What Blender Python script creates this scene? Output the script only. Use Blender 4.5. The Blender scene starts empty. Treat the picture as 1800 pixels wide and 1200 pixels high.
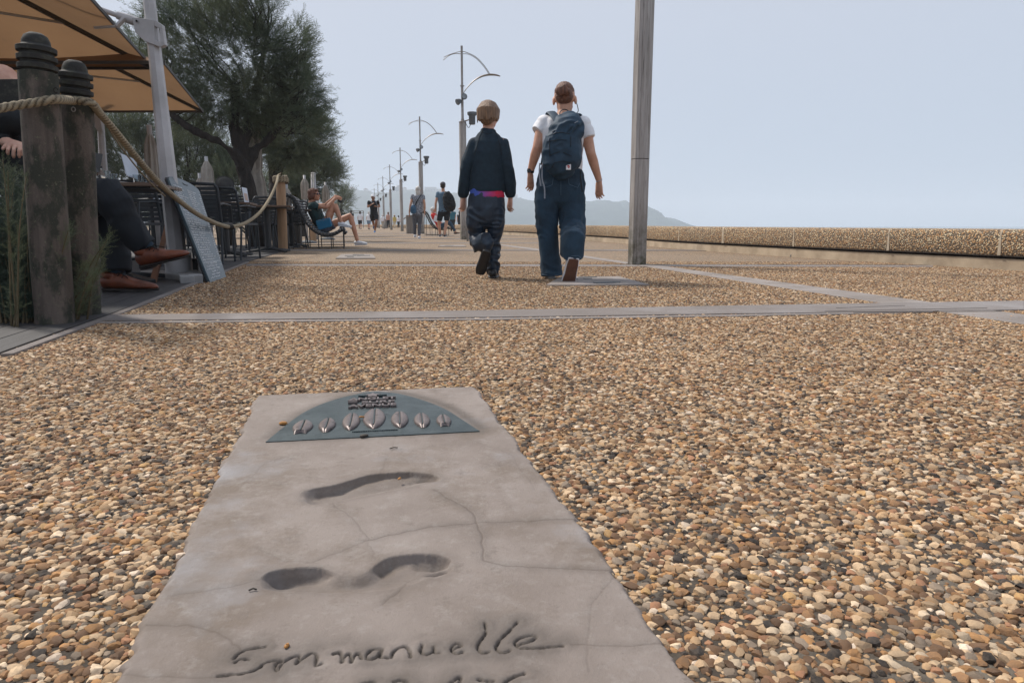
import bpy, bmesh, math, random
import numpy as np
from mathutils import Vector, Matrix, noise, Quaternion
from mathutils.geometry import tessellate_polygon
R = math.radians
random.seed(7)
scene = bpy.context.scene
COL = scene.collection
# ---------------------------------------------------------------- camera, world, sun, exposure
CAMH = 0.45
HOR = 395            # row of the horizon in the 1800x1200 photograph
PITCH = math.atan((600 - HOR) / 1200)
cam_d = bpy.data.cameras.new("camera")
cam = bpy.data.objects.new("camera", cam_d)
COL.objects.link(cam)
cam.location = (0, 0, CAMH)
cam.rotation_euler = (math.pi / 2 - PITCH, 0, 0)
cam_d.lens = 24.0
cam_d.sensor_width = 36.0
cam_d.clip_start = 0.02
cam_d.clip_end = 30000
scene.camera = cam
SUN_EL, SUN_AZ = R(50), R(-55)      # azimuth from +Y, negative to the left
world = bpy.data.worlds.new("World")
scene.world = world
world.use_nodes = True
wn = world.node_tree
wn.nodes.clear()
w_out = wn.nodes.new("ShaderNodeOutputWorld")
w_bg = wn.nodes.new("ShaderNodeBackground")
w_sky = wn.nodes.new("ShaderNodeTexSky")
w_sky.sky_type = 'NISHITA'
w_sky.sun_disc = False
w_sky.sun_elevation = SUN_EL
w_sky.sun_rotation = SUN_AZ
w_sky.air_density = 1.0
w_sky.dust_density = 4.0
w_sky.ozone_density = 2.0
w_mix = wn.nodes.new("ShaderNodeMix")
w_mix.data_type = 'RGBA'
w_mix.inputs[0].default_value = 0.93
w_tc = wn.nodes.new("ShaderNodeTexCoord")
w_map = wn.nodes.new("ShaderNodeMapping")
w_sep = wn.nodes.new("ShaderNodeSeparateXYZ")
w_ramp = wn.nodes.new("ShaderNodeValToRGB")
w_noise = wn.nodes.new("ShaderNodeTexNoise")
w_noise.inputs['Scale'].default_value = 1.6
w_noise.inputs['Detail'].default_value = 3
w_add = wn.nodes.new("ShaderNodeMath"); w_add.operation = 'MULTIPLY_ADD'
w_add.inputs[1].default_value = 0.16
wn.links.new(w_tc.outputs['Generated'], w_noise.inputs['Vector'])
wn.links.new(w_tc.outputs['Generated'], w_sep.inputs[0])
wn.links.new(w_noise.outputs[0], w_add.inputs[0])
wn.links.new(w_sep.outputs['Z'], w_add.inputs[2])
wn.links.new(w_add.outputs[0], w_ramp.inputs[0])
e = w_ramp.color_ramp.elements
SK = 8.3
e[0].position = 0.02; e[0].color = (0.475 * SK, 0.570 * SK, 0.700 * SK, 1)
e[1].position = 0.42; e[1].color = (0.565 * SK, 0.610 * SK, 0.710 * SK, 1)
wn.links.new(w_sky.outputs[0], w_mix.inputs[6])
wn.links.new(w_ramp.outputs[0], w_mix.inputs[7])
wn.links.new(w_mix.outputs[2], w_bg.inputs[0])
w_bg.inputs[1].default_value = 0.13
wn.links.new(w_bg.outputs[0], w_out.inputs[0])
sun_d = bpy.data.lights.new("sun", 'SUN')
sun_d.energy = 4.2
sun_d.angle = R(8)
sun_d.color = (1.0, 0.93, 0.84)
sun = bpy.data.objects.new("sun", sun_d)
COL.objects.link(sun)
sv = Vector((math.sin(SUN_AZ) * math.cos(SUN_EL), math.cos(SUN_AZ) * math.cos(SUN_EL), math.sin(SUN_EL)))
sun.rotation_euler = sv.to_track_quat('Z', 'Y').to_euler()
scene.view_settings.view_transform = 'Standard'
scene.view_settings.look = 'None'
scene.view_settings.exposure = 0.0
scene.view_settings.gamma = 1.0
scene.cycles.volume_bounces = 2
scene.cycles.max_bounces = 6
scene.cycles.transparent_max_bounces = 12
scene.cycles.use_denoising = True

# ---------------------------------------------------------------- pixel <-> place helpers (1800x1200 photograph)
_up = Vector((0, math.sin(PITCH), math.cos(PITCH)))
_fw = Vector((0, math.cos(PITCH), -math.sin(PITCH)))
def ray(px, py):
    return _fw * 1200 + Vector((px - 900, 0, 0)) + _up * (600 - py)
def G(px, py, z=0.0):
    d = ray(px, py); t = (z - CAMH) / d.z
    return Vector((d.x * t, d.y * t, z))
def GS(px, py, z=.011):
    q = G(px, py, z); q.z = 0; return q
def P(px, py, Y):
    d = ray(px, py); t = Y / d.y
    return Vector((d.x * t, Y, CAMH + d.z * t))
AX = Vector((-0.228, 0.974, 0)).normalized()     # along the promenade
BX = Vector((0.974, 0.228, 0)).normalized()      # across it, to the sea

# ---------------------------------------------------------------- object helpers
def tag(o, label=None, cat=None, group=None, kind=None):
    if label: o["label"] = label
    if cat: o["category"] = cat
    if group: o["group"] = group
    if kind: o["kind"] = kind
    return o
def link(name, me, mat=None, parent=None):
    o = bpy.data.objects.new(name, me)
    COL.objects.link(o)
    if mat is not None:
        for m in (mat if isinstance(mat, (list, tuple)) else [mat]):
            me.materials.append(m)
    if parent is not None:
        o.parent = parent
    return o
def empty(name, loc=(0, 0, 0), rz=0.0):
    o = bpy.data.objects.new(name, None)
    COL.objects.link(o)
    o.location = loc; o.rotation_euler = (0, 0, rz)
    o.empty_display_size = 0.1
    return o
def copy_tree(o, parent=None):
    c = o.copy(); COL.objects.link(c)
    if parent is not None: c.parent = parent
    for ch in list(o.children): copy_tree(ch, c)
    return c
def frame_from(d, side=None):
    d = d.normalized()
    s = side if side is not None else (Vector((1, 0, 0)) if abs(d.x) < 0.8 else Vector((0, 1, 0)))
    s = s - d * s.dot(d)
    if s.length < 1e-5:
        s = Vector((0, 1, 0)) - d * d.y
    s.normalize()
    return s, d.cross(s)
class MB:
    """collects shapes into one mesh"""
    def __init__(self): self.v = []; self.f = []; self.mi = []; self.cur = 0
    def add(self, vs, fs):
        b = len(self.v); self.v += [tuple(v) for v in vs]
        self.f += [tuple(i + b for i in f) for f in fs]; self.mi += [self.cur] * len(fs)
    def box(self, c, s, rot=None):
        c = Vector(c); h = Vector(s) / 2
        vs = []
        for z in (-1, 1):
            for y in (-1, 1):
                for x in (-1, 1):
                    p = Vector((x * h.x, y * h.y, z * h.z))
                    if rot is not None: p = rot @ p
                    vs.append(c + p)
        self.add(vs, [(0, 2, 3, 1), (4, 5, 7, 6), (0, 1, 5, 4), (2, 6, 7, 3), (0, 4, 6, 2), (1, 3, 7, 5)])
    def bar(self, a, b, w, h, side=None):
        a = Vector(a); b = Vector(b); s, u = frame_from(b - a, side)
        vs = []
        for p in (a, b):
            for i, j in ((-1, -1), (1, -1), (1, 1), (-1, 1)):
                vs.append(p + s * (i * w / 2) + u * (j * h / 2))
        self.add(vs, [(3, 2, 1, 0), (4, 5, 6, 7), (0, 1, 5, 4), (1, 2, 6, 5), (2, 3, 7, 6), (3, 0, 4, 7)])
    def tube(self, pts, rad, n=10, side=None, dome=False, flat=True):
        pts = [Vector(p) for p in pts]
        if not isinstance(rad, (list, tuple)): rad = [rad] * len(pts)
        elif len(rad) == 2 and len(pts) != 2: rad = [tuple(rad)] * len(pts)
        rad = [r if isinstance(r, (list, tuple)) else (r, r) for r in rad]
        rings = []; s = side
        tl = []
        for i in range(len(pts)):
            a = pts[max(i - 1, 0)]; b = pts[min(i + 1, len(pts) - 1)]
            d = (b - a)
            if d.length < 1e-9: d = Vector((0, 0, 1))
            tl.append(d.normalized())
        if dome:
            def ext(p, d, r, sg):
                q = min(r); out = []
                for k in (0.5, 0.87, 0.99):
                    out.append((p + d * (sg * q * k), (r[0] * math.sqrt(1 - k * k), r[1] * math.sqrt(1 - k * k))))
                return out
            pre = ext(pts[0], tl[0], rad[0], -1)[::-1]; post = ext(pts[-1], tl[-1], rad[-1], 1)
            pts = [q[0] for q in pre] + pts + [q[0] for q in post]
            rad = [q[1] for q in pre] + rad + [q[1] for q in post]
            tl = [tl[0]] * 3 + tl + [tl[-1]] * 3
        vs = []
        for p, d, r in zip(pts, tl, rad):
            s, u = frame_from(d, side if side is not None else s)
            for k in range(n):
                t = 2 * math.pi * k / n
                vs.append(p + s * (math.cos(t) * r[0]) + u * (math.sin(t) * r[1]))
        fs = []
        for i in range(len(pts) - 1):
            for k in range(n):
                a = i * n + k; b = i * n + (k + 1) % n
                fs.append((a, b, b + n, a + n))
        fs.append(tuple(range(n - 1, -1, -1)))
        m = (len(pts) - 1) * n
        fs.append(tuple(range(m, m + n)))
        self.add(vs, fs)
    def ball(self, c, r, nu=14, nv=9, rot=None):
        c = Vector(c); r = r if isinstance(r, (list, tuple)) else (r, r, r)
        vs = []; fs = []
        for i in range(nv + 1):
            ph = math.pi * i / nv
            for k in range(nu):
                t = 2 * math.pi * k / nu
                p = Vector((r[0] * math.sin(ph) * math.cos(t), r[1] * math.sin(ph) * math.sin(t), r[2] * math.cos(ph)))
                if rot is not None: p = rot @ p
                vs.append(c + p)
        for i in range(nv):
            for k in range(nu):
                a = i * nu + k; b = i * nu + (k + 1) % nu
                fs.append((a, a + nu, b + nu, b))
        self.add(vs, fs)
    def lathe(self, prof, c=(0, 0, 0), n=20):
        c = Vector(c); vs = []; fs = []
        for r, z in prof:
            for k in range(n):
                t = 2 * math.pi * k / n
                vs.append(c + Vector((r * math.cos(t), r * math.sin(t), z)))
        for i in range(len(prof) - 1):
            for k in range(n):
                a = i * n + k; b = i * n + (k + 1) % n
                fs.append((a, b, b + n, a + n))
        fs.append(tuple(range(n - 1, -1, -1)))
        m = (len(prof) - 1) * n
        fs.append(tuple(range(m, m + n)))
        self.add(vs, fs)
    def prism(self, poly, d):
        """poly: coplanar 3-D outline, d: thickness vector"""
        poly = [Vector(p) for p in poly]; d = Vector(d); n = len(poly)
        tri = tessellate_polygon([poly])
        vs = poly + [p + d for p in poly]
        fs = [tuple(t) for t in tri] + [tuple(i + n for i in reversed(t)) for t in tri]
        for i in range(n):
            j = (i + 1) % n
            fs.append((i, j, j + n, i + n))
        self.add(vs, fs)
    def mesh(self, name="mesh"):
        me = bpy.data.meshes.new(name)
        me.from_pydata(self.v, [], self.f)
        if any(self.mi): me.polygons.foreach_set("material_index", self.mi)
        me.validate(); me.update()
        bm = bmesh.new(); bm.from_mesh(me)
        bmesh.ops.recalc_face_normals(bm, faces=bm.faces)
        bm.to_mesh(me); bm.free()
        return me
    def build(self, name, mat=None, parent=None, smooth=0, bevel=0.0):
        me = self.mesh(name)
        o = link(name, me, mat, parent)
        if bevel:
            b = o.modifiers.new("bevel", 'BEVEL'); b.width = bevel; b.segments = 2; b.limit_method = 'ANGLE'; b.angle_limit = R(40)
        if smooth:
            me.polygons.foreach_set("use_smooth", [True] * len(me.polygons))
            if smooth < 180:
                me.set_sharp_from_angle(angle=R(smooth))
        return o
def np_mesh(name, V, F, smooth=False):
    V = np.asarray(V, dtype=np.float32); F = np.asarray(F, dtype=np.int32)
    me = bpy.data.meshes.new(name)
    me.vertices.add(len(V)); me.vertices.foreach_set("co", V.ravel())
    k = F.shape[1]
    me.loops.add(F.size); me.loops.foreach_set("vertex_index", F.ravel())
    me.polygons.add(len(F)); me.polygons.foreach_set("loop_start", np.arange(0, F.size, k, dtype=np.int32))
    if smooth: me.polygons.foreach_set("use_smooth", np.ones(len(F), dtype=bool))
    me.update(calc_edges=True)
    return me
def grid_faces(nx, ny):
    i = np.arange(nx - 1)[None, :] + np.arange(ny - 1)[:, None] * nx
    i = i.ravel()
    return np.stack([i, i + 1, i + 1 + nx, i + nx], 1)

# ---------------------------------------------------------------- materials
def nt(m):
    m.use_nodes = True; t = m.node_tree; t.nodes.clear()
    o = t.nodes.new("ShaderNodeOutputMaterial"); b = t.nodes.new("ShaderNodeBsdfPrincipled")
    t.links.new(b.outputs[0], o.inputs[0])
    return t, b, o
def mixc(t, fac, a, b):
    m = t.nodes.new("ShaderNodeMix"); m.data_type = 'RGBA'
    for s, v in ((0, fac), (6, a), (7, b)):
        if isinstance(v, (int, float)): m.inputs[s].default_value = v
        elif isinstance(v, tuple): m.inputs[s].default_value = (v[0], v[1], v[2], 1)
        else: t.links.new(v, m.inputs[s])
    return m.outputs[2]
def coords(t, scale=(1, 1, 1), which='Object'):
    tc = t.nodes.new("ShaderNodeTexCoord"); mp = t.nodes.new("ShaderNodeMapping")
    mp.inputs['Scale'].default_value = scale
    t.links.new(tc.outputs[which], mp.inputs[0])
    return mp.outputs[0]
def nz(t, vec, scale, detail=4, rough=0.55, lo=None, hi=None):
    n = t.nodes.new("ShaderNodeTexNoise"); n.inputs['Scale'].default_value = scale
    n.inputs['Detail'].default_value = detail; n.inputs['Roughness'].default_value = rough
    t.links.new(vec, n.inputs['Vector'])
    if lo is None: return n.outputs[0]
    r = t.nodes.new("ShaderNodeMapRange"); r.inputs[1].default_value = lo; r.inputs[2].default_value = hi
    t.links.new(n.outputs[0], r.inputs[0]); return r.outputs[0]
def bump(t, b, h, strength=0.3, dist=0.01):
    n = t.nodes.new("ShaderNodeBump"); n.inputs['Strength'].default_value = strength; n.inputs['Distance'].default_value = dist
    t.links.new(h, n.inputs['Height']); t.links.new(n.outputs[0], b.inputs['Normal'])
MATS = {}
def pm(name, c1, c2=None, rough=0.7, metal=0.0, sc=(1, 1, 1), ns=8, bs=0.0, bns=40, bd=0.005, lo=0.35, hi=0.65, detail=5, sheen=0.0, trans=0.0, sss=0.0):
    if name in MATS: return MATS[name]
    m = bpy.data.materials.new(name); t, b, o = nt(m)
    v = coords(t, sc)
    if c2 is None: c2 = tuple(x * 0.75 for x in c1)
    c = mixc(t, nz(t, v, ns, detail, 0.6, lo, hi), c1, c2)
    t.links.new(c, b.inputs['Base Color'])
    b.inputs['Roughness'].default_value = rough; b.inputs['Metallic'].default_value = metal
    if sheen: b.inputs['Sheen Weight'].default_value = sheen
    if trans: b.inputs['Transmission Weight'].default_value = trans
    if sss:
        b.inputs['Subsurface Weight'].default_value = sss; b.inputs['Subsurface Radius'].default_value = (0.02, 0.008, 0.004)
    if bs: bump(t, b, nz(t, v, bns, 4, 0.6), bs, bd)
    MATS[name] = m
    return m
# ---------------------------------------------------------------- ground sheet of exposed aggregate
def aggregate_mat(name, scale, bstr=0.8, gain=(1, 1, 1)):
    m = bpy.data.materials.new(name); t, b, o = nt(m)
    v = coords(t)
    w = t.nodes.new("ShaderNodeTexVoronoi"); w.inputs['Scale'].default_value = scale
    t.links.new(v, w.inputs['Vector'])
    ramp = t.nodes.new("ShaderNodeValToRGB"); ramp.color_ramp.interpolation = 'CONSTANT'
    pal = [(p_, tuple(min(.85, c_[i] * gain[i]) for i in range(3))) for p_, c_ in [(0, (.34, .23, .13)), (.2, (.50, .40, .28)), (.36, (.27, .17, .09)), (.48, (.56, .49, .39)), (.62, (.36, .20, .08)),
           (.70, (.16, .11, .07)), (.78, (.42, .31, .19)), (.90, (.24, .22, .20)), (.955, (.06, .06, .06))]]
    el = ramp.color_ramp.elements
    el[0].position = 0; el[0].color = (*pal[0][1], 1)
    el[1].position = pal[1][0]; el[1].color = (*pal[1][1], 1)
    for p_, c_ in pal[2:]:
        q = el.new(p_); q.color = (*c_, 1)
    sp = t.nodes.new("ShaderNodeSeparateColor"); t.links.new(w.outputs['Color'], sp.inputs[0])
    t.links.new(sp.outputs[0], ramp.inputs[0])
    mr = t.nodes.new("ShaderNodeMapRange"); mr.inputs[1].default_value = 0.30; mr.inputs[2].default_value = 0.62
    t.links.new(w.outputs['Distance'], mr.inputs[0])
    gap = mixc(t, mr.outputs[0], ramp.outputs[0], (.13, .10, .07))
    big = nz(t, v, 0.55, 3, 0.5, 0.3, 0.75)
    c = mixc(t, big, gap, mixc(t, 0.3, gap, (.33, .25, .18)))
    t.links.new(c, b.inputs['Base Color'])
    b.inputs['Roughness'].default_value = 0.8
    inv = t.nodes.new("ShaderNodeMath"); inv.operation = 'SUBTRACT'; inv.inputs[0].default_value = 1.0
    t.links.new(w.outputs['Distance'], inv.inputs[1])
    bump(t, b, inv.outputs[0], bstr, 0.012)
    return m
M_AGG = aggregate_mat("aggregate_far", 78, 0.7, (1.02, .89, .74))
M_MORTAR = pm("mortar", (.055, .043, .032), (.22, .19, .15), rough=.95, ns=7, lo=.50, hi=.72, bs=.6, bns=260, bd=.004)

def sheet(name, pts, z, mat, thick=0.0, **kw):
    mb = MB()
    mb.prism([Vector((p.x, p.y, z)) for p in pts], (0, 0, -thick if thick else -0.001))
    return mb.build(name, mat)
# promenade: one slab of ground from behind the camera to the far end, bounded by the sea wall; ends at the beach drop
gm = MB()
TL, TR = GS(452, 693), GS(836, 677)
WALL_BASE = [G(*q) for q in ((1791, 477), (1651, 468), (1489, 458), (1324, 447), (1169, 435.5), (1058, 425), (877, 412), (770, 405), (640, 399.5))]
gpts = [Vector(p) for p in ((-60, -8, 0), (9.5, -8, 0))] + [Vector((w.x + .12, w.y, 0)) for w in [G(2600, 528)] + WALL_BASE] + [Vector(p) for p in ((-90, 330, 0), (-300, 330, 0))]
def holed(mb, outer, z, skirt):
    hole = [Vector((p.x, p.y, z)) for p in HOLE]; outer = [Vector((p.x, p.y, z)) for p in outer]; vs = outer + hole
    tri = tessellate_polygon([outer, hole]); n = len(outer); mb.add(vs, [tuple(t_) for t_ in tri])
    low = [p - Vector((0, 0, skirt)) for p in outer]; mb.add(outer + low, [(i, (i + 1) % n, (i + 1) % n + n, i + n) for i in range(n)])
def ext_edge(p0, p1, y):      # continue an edge seen in the picture
    return GS(p0[0] + (p1[0] - p0[0]) * (y - p0[1]) / (p1[1] - p0[1]), y)
BL = ext_edge((455, 690), (190, 1200), 1330); BR = ext_edge((835, 677), (1233, 1195), 1320)
_c = (TL + TR + BL + BR) / 4
HOLE = [_c + (q - _c) * .93 for q in (TL, TR, BR, BL)]
holed(gm, gpts, 0.0, 8)
ground = gm.build("ground", M_AGG)
tag(ground, "tan exposed aggregate paving of the promenade", kind="structure")

# ---------------------------------------------------------------- slab with footprints
TL, TR = GS(452, 693), GS(836, 677)
def lerp(a, b, t): return a + (b - a) * t
def ext_edge(p0, p1, y):      # continue an edge seen in the picture
    q0, q1 = G(*p0), G(*p1); q = GS(p0[0] + (p1[0] - p0[0]) * (y - p0[1]) / (p1[1] - p0[1]), y)
    return q
BL = ext_edge((455, 690), (190, 1200), 1330); BR = ext_edge((835, 677), (1233, 1195), 1320)
NX, NY = 400, 820
uu = np.linspace(0, 1, NX); vv = np.linspace(0, 1, NY)
# even spacing in place, bilinear between the four corners
U, Vv = np.meshgrid(uu, vv)
def bil(k):
    return ((1 - U) * (1 - Vv) * BL[k] + U * (1 - Vv) * BR[k] + (1 - U) * Vv * TL[k] + U * Vv * TR[k])
SX, SY = bil(0), bil(1)
rs = np.random.RandomState(3)
def fnoise(x, y, s, seed=0, octv=4):
    """cheap value noise on arrays"""
    out = np.zeros_like(x); amp = 1.0; tot = 0
    for o_ in range(octv):
        r_ = np.random.RandomState(seed * 17 + o_)
        T = r_.rand(256, 256)
        xs = x * s * (2 ** o_) + 31.7 * o_ + 100; ys = y * s * (2 ** o_) + 11.3 * o_ + 100
        xi = np.floor(xs).astype(int); yi = np.floor(ys).astype(int)
        fx = xs - xi; fy = ys - yi; fx = fx * fx * (3 - 2 * fx); fy = fy * fy * (3 - 2 * fy)
        a = T[xi % 256, yi % 256]; b = T[(xi + 1) % 256, yi % 256]; c = T[xi % 256, (yi + 1) % 256]; d = T[(xi + 1) % 256, (yi + 1) % 256]
        out += amp * ((a * (1 - fx) + b * fx) * (1 - fy) + (c * (1 - fx) + d * fx) * fy); tot += amp; amp *= 0.5
    return out / tot
# wobble of the cast edges
edge_n = (fnoise(SX, SY, 14, 5) - 0.5)
wgt = np.clip(1 - np.minimum(U, 1 - U) * 12, 0, 1)
SX = SX + (edge_n * 0.026 + (fnoise(SX, SY, 60, 7) - .5) * .012) * wgt
def pdist(poly, closed=False):
    """distance from every slab vertex to a polyline given in photograph pixels"""
    pts = [GS(*p) for p in poly]
    if closed: pts = pts + [pts[0]]
    D = np.full(SX.shape, 9.0)
    for a, b in zip(pts[:-1], pts[1:]):
        dx, dy = b.x - a.x, b.y - a.y; L = dx * dx + dy * dy + 1e-12
        t = np.clip(((SX - a.x) * dx + (SY - a.y) * dy) / L, 0, 1)
        D = np.minimum(D, np.hypot(SX - a.x - t * dx, SY - a.y - t * dy))
    return D
def inside(poly):
    pts = [GS(*p) for p in poly]; I = np.zeros(SX.shape, bool); j = len(pts) - 1
    for i in range(len(pts)):
        a, b = pts[i], pts[j]
        c = ((a.y > SY) != (b.y > SY)) & (SX < (b.x - a.x) * (SY - a.y) / (b.y - a.y + 1e-12) + a.x)
        I ^= c; j = i
    return I
def zpts(z, ox, oy, s): return [(ox + s * a, oy + s * b) for a, b in z]
def smooth(a, lo, hi):
    t = np.clip((a - lo) / (hi - lo), 0, 1); return t * t * (3 - 2 * t)
H = 0.0012 * (fnoise(SX, SY, 9, 1) - .5) + 0.0006 * (fnoise(SX, SY, 90, 2) - .5)
stain_shade = np.zeros_like(SX); crack = np.zeros_like(SX)
def spline(p, n=6, closed=False):
    q = [p[-1]] + p + [p[0], p[1]] if closed else [p[0]] + p + [p[-1]]
    out = []
    for i in range(1, len(q) - 2):
        for k in range(n):
            t = k / n
            out.append(tuple(0.5 * ((2 * q[i][c]) + (-q[i - 1][c] + q[i + 1][c]) * t + (2 * q[i - 1][c] - 5 * q[i][c] + 4 * q[i + 1][c] - q[i + 2][c]) * t * t + (-q[i - 1][c] + 3 * q[i][c] - 3 * q[i + 1][c] + q[i + 2][c]) * t ** 3) for c in range(len(q[0]))))
    if not closed: out.append(tuple(q[-2]))
    return out
foot1 = zpts([(465, 850), (490, 805), (560, 785), (660, 768), (780, 735), (880, 705), (960, 692), (1060, 685), (1140, 680), (1235, 688), (1300, 698), (1345, 722), (1320, 738), (1260, 742), (1200, 758), (1130, 778), (1000, 802), (850, 832), (720, 857), (600, 877), (510, 880)], 400, 640, .2778)
foot2 = zpts([(105, 385), (180, 308), (300, 272), (450, 260), (600, 260), (700, 298), (770, 320), (880, 325), (980, 288), (1060, 225), (1150, 176), (1300, 155), (1400, 148), (1530, 158), (1625, 195), (1610, 222), (1625, 260), (1585, 300), (1520, 335), (1440, 335), (1380, 365), (1250, 405), (1050, 435), (800, 440), (650, 450), (450, 435), (300, 440), (180, 432)], 430, 940, .2222)
def press(poly, deep, heel, toes, ridge, spine=None):
    global H, stain_shade
    pl = spline(poly, 14, True)
    D = pdist(pl, True); I = inside(pl); nu = len(poly) * 14 // 2 + 2
    Df = pdist(pl[:nu]); Dn = pdist(pl[nu - 2:] + [pl[0]])
    h = GS(*heel[0]); hr = heel[1]
    wh = np.exp(-(((SX - h.x) / hr) ** 2 + ((SY - h.y) / (hr * 1.0)) ** 2))
    base = smooth(np.where(I | (Dn < Df), Df, -Df), -.004, .015) * smooth(np.where(I | (Df < Dn), Dn, -Dn), -.008, .028)
    depth = base * (0.0080 + 1.3 * deep * wh) * (.94 + .12 * fnoise(SX, SY, 30, 4, 2))
    for (tp, tr, td) in toes:
        c = GS(*tp); g = np.exp(-(((SX - c.x) / tr) ** 2 + ((SY - c.y) / (tr * .8)) ** 2))
        depth = depth + td * g * smooth(np.where(I, D, -D), -.006, .006)
    for (rp, rd, rw) in ridge:
        dd = pdist(rp); depth = depth + np.where(I, rd * np.exp(-(dd / rw) ** 2), 0)
    if spine:
        depth = depth + .0042 * np.exp(-(pdist(spine) / .017) ** 2)
    for _ in range(1):
        for ax_ in (0, 1):
            depth = (np.roll(depth, 1, ax_) + np.roll(depth, -1, ax_) + 2 * depth) / 4
    H -= depth
    stain_shade = np.maximum(stain_shade, 0.42 * np.clip((depth - .0075) / 0.006, 0, 1) ** 1.1 * (.6 + .5 * fnoise(SX, SY, 70, 6)))  # heel and toe hollows toned darker: brown dirt plus shade put into the colour
    stain_shade = np.maximum(stain_shade, np.where(I, .08 + .22 * smooth(D, 0, .012), .24 * np.exp(-(D / .012) ** 2)) * (.55 + .8 * fnoise(SX, SY, 40, 16)))  # brown dirt and soft shade coloured over the print so its outline reads
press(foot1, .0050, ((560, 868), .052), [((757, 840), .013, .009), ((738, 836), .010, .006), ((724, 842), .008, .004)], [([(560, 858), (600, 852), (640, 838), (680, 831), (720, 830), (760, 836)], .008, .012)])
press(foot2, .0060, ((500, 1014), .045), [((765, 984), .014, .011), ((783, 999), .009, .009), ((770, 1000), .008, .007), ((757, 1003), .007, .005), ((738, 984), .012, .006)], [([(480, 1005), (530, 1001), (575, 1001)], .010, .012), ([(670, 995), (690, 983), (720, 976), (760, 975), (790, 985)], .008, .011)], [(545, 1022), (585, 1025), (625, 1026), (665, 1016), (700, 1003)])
S = .35556
letters = [
 [(270, 215), (205, 222), (150, 240), (116, 272)], [(195, 276), (150, 276), (122, 290)],
 [(35, 357), (100, 350), (165, 345), (230, 325), (262, 300), (310, 283), (345, 284)],
 [(348, 284), (322, 300), (330, 332), (352, 300), (395, 270), (436, 257), (436, 275), (424, 296), (462, 266), (502, 245), (526, 256), (520, 306), (550, 296)],
 [(608, 248), (638, 240), (650, 262), (650, 288), (662, 262), (684, 246), (696, 264), (696, 288), (708, 262), (728, 244), (742, 258), (748, 272)],
 [(845, 224), (800, 228), (770, 258), (785, 277), (822, 262), (848, 226), (840, 262), (876, 268)],
 [(895, 266), (903, 240), (930, 220), (962, 212), (984, 234), (988, 262)],
 [(1048, 204), (1040, 234), (1062, 250), (1096, 240), (1104, 212), (1108, 240), (1130, 244)],
 [(1200, 224), (1240, 206), (1215, 196), (1190, 222), (1212, 246), (1246, 238)],
 [(1356, 96), (1362, 140), (1336, 180), (1321, 212), (1340, 241), (1380, 237)],
 [(1516, 92), (1480, 132), (1430, 180), (1411, 218), (1440, 243), (1480, 233)],
 [(1512, 204), (1570, 190), (1612, 164), (1580, 157), (1530, 170), (1506, 196), (1530, 218), (1610, 220), (1742, 208)],
 [(1175, 400), (1205, 380), (1236, 358), (1224, 410), (1180, 470), (1140, 480)], [(1325, 372), (1365, 380), (1400, 384)],
 [(1400, 470), (1440, 410), (1480, 372), (1552, 344)], [(745, 396), (780, 388), (812, 390), (800, 430), (760, 450)], [(905, 384), (940, 378), (972, 386), (990, 420)],
 [(560, 420), (540, 470), (480, 480), (500, 440)]]
for L in letters:
    pl = spline(zpts(L, 370, 1060, S), 4)
    D = pdist(pl)
    wob = 0.0016 + 0.0036 * fnoise(SX, SY, 220, 8); D = D + .0016 * (fnoise(SX, SY, 300, 14) - .5)
    H -= 0.0048 * np.exp(-(D / (wob*.40)) ** 2) - 0.0005 * np.exp(-((D - .0075) / .003) ** 2)
    stain_shade = np.maximum(stain_shade, np.exp(-(D / .0022) ** 2))
    stain_shade = np.maximum(stain_shade, .6 * np.exp(-(D / .024) ** 2) * smooth(fnoise(SX, SY, 16, 9), .25, .6))
for c_, w_ in (([(765, 862), (790, 876), (818, 890), (838, 915), (848, 945), (850, 985), (900, 995), (960, 997), (1070, 1002)], 1.0),
           ([(640, 950), (700, 936), (760, 926), (850, 917), (930, 915), (1010, 912)], 1.0), ([(585, 885), (612, 905), (632, 925), (650, 947)], .6),
           ([(258, 1100), (330, 1098), (382, 1110), (412, 1130), (428, 1145)], .8), ([(300, 1046), (380, 1035), (455, 1018)], .6),
           ([(1005, 1132), (1080, 1134), (1180, 1130)], .7), ([(540, 990), (580, 975), (640, 952)], .6), ([(640, 950), (655, 965), (658, 985)], .4),
           ([(720, 1010), (700, 1040), (672, 1062)], .7), ([(455, 962), (500, 985), (560, 990)], .4), ([(700, 740), (690, 790), (668, 830)], .3), ([(1080, 1010), (1040, 1060), (1030, 1130), (1036, 1180)], .4),
           ([(820, 768), (900, 800), (940, 860)], .3), ([(520, 800), (470, 812), (430, 850)], .3), ([(150, 1180), (260, 1188), (400, 1190)], .6)):
    pts_ = []
    for a, b in zip(c_[:-1], c_[1:]):
        for k in range(4):
            f = k / 4; pts_.append((lerp(a[0], b[0], f) + random.uniform(-3, 3), lerp(a[1], b[1], f) + random.uniform(-1.5, 1.5)))
    pts_.append(c_[-1])
    D = pdist(pts_)
    crack = np.maximum(crack, .55 * w_ * np.exp(-(D / .0011) ** 2)) * 1.0; H -= .0007 * w_ * np.exp(-(D / .0018) ** 2)
    stain_shade = np.maximum(stain_shade, .25 * w_ * np.exp(-(D / .012) ** 2))
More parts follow.
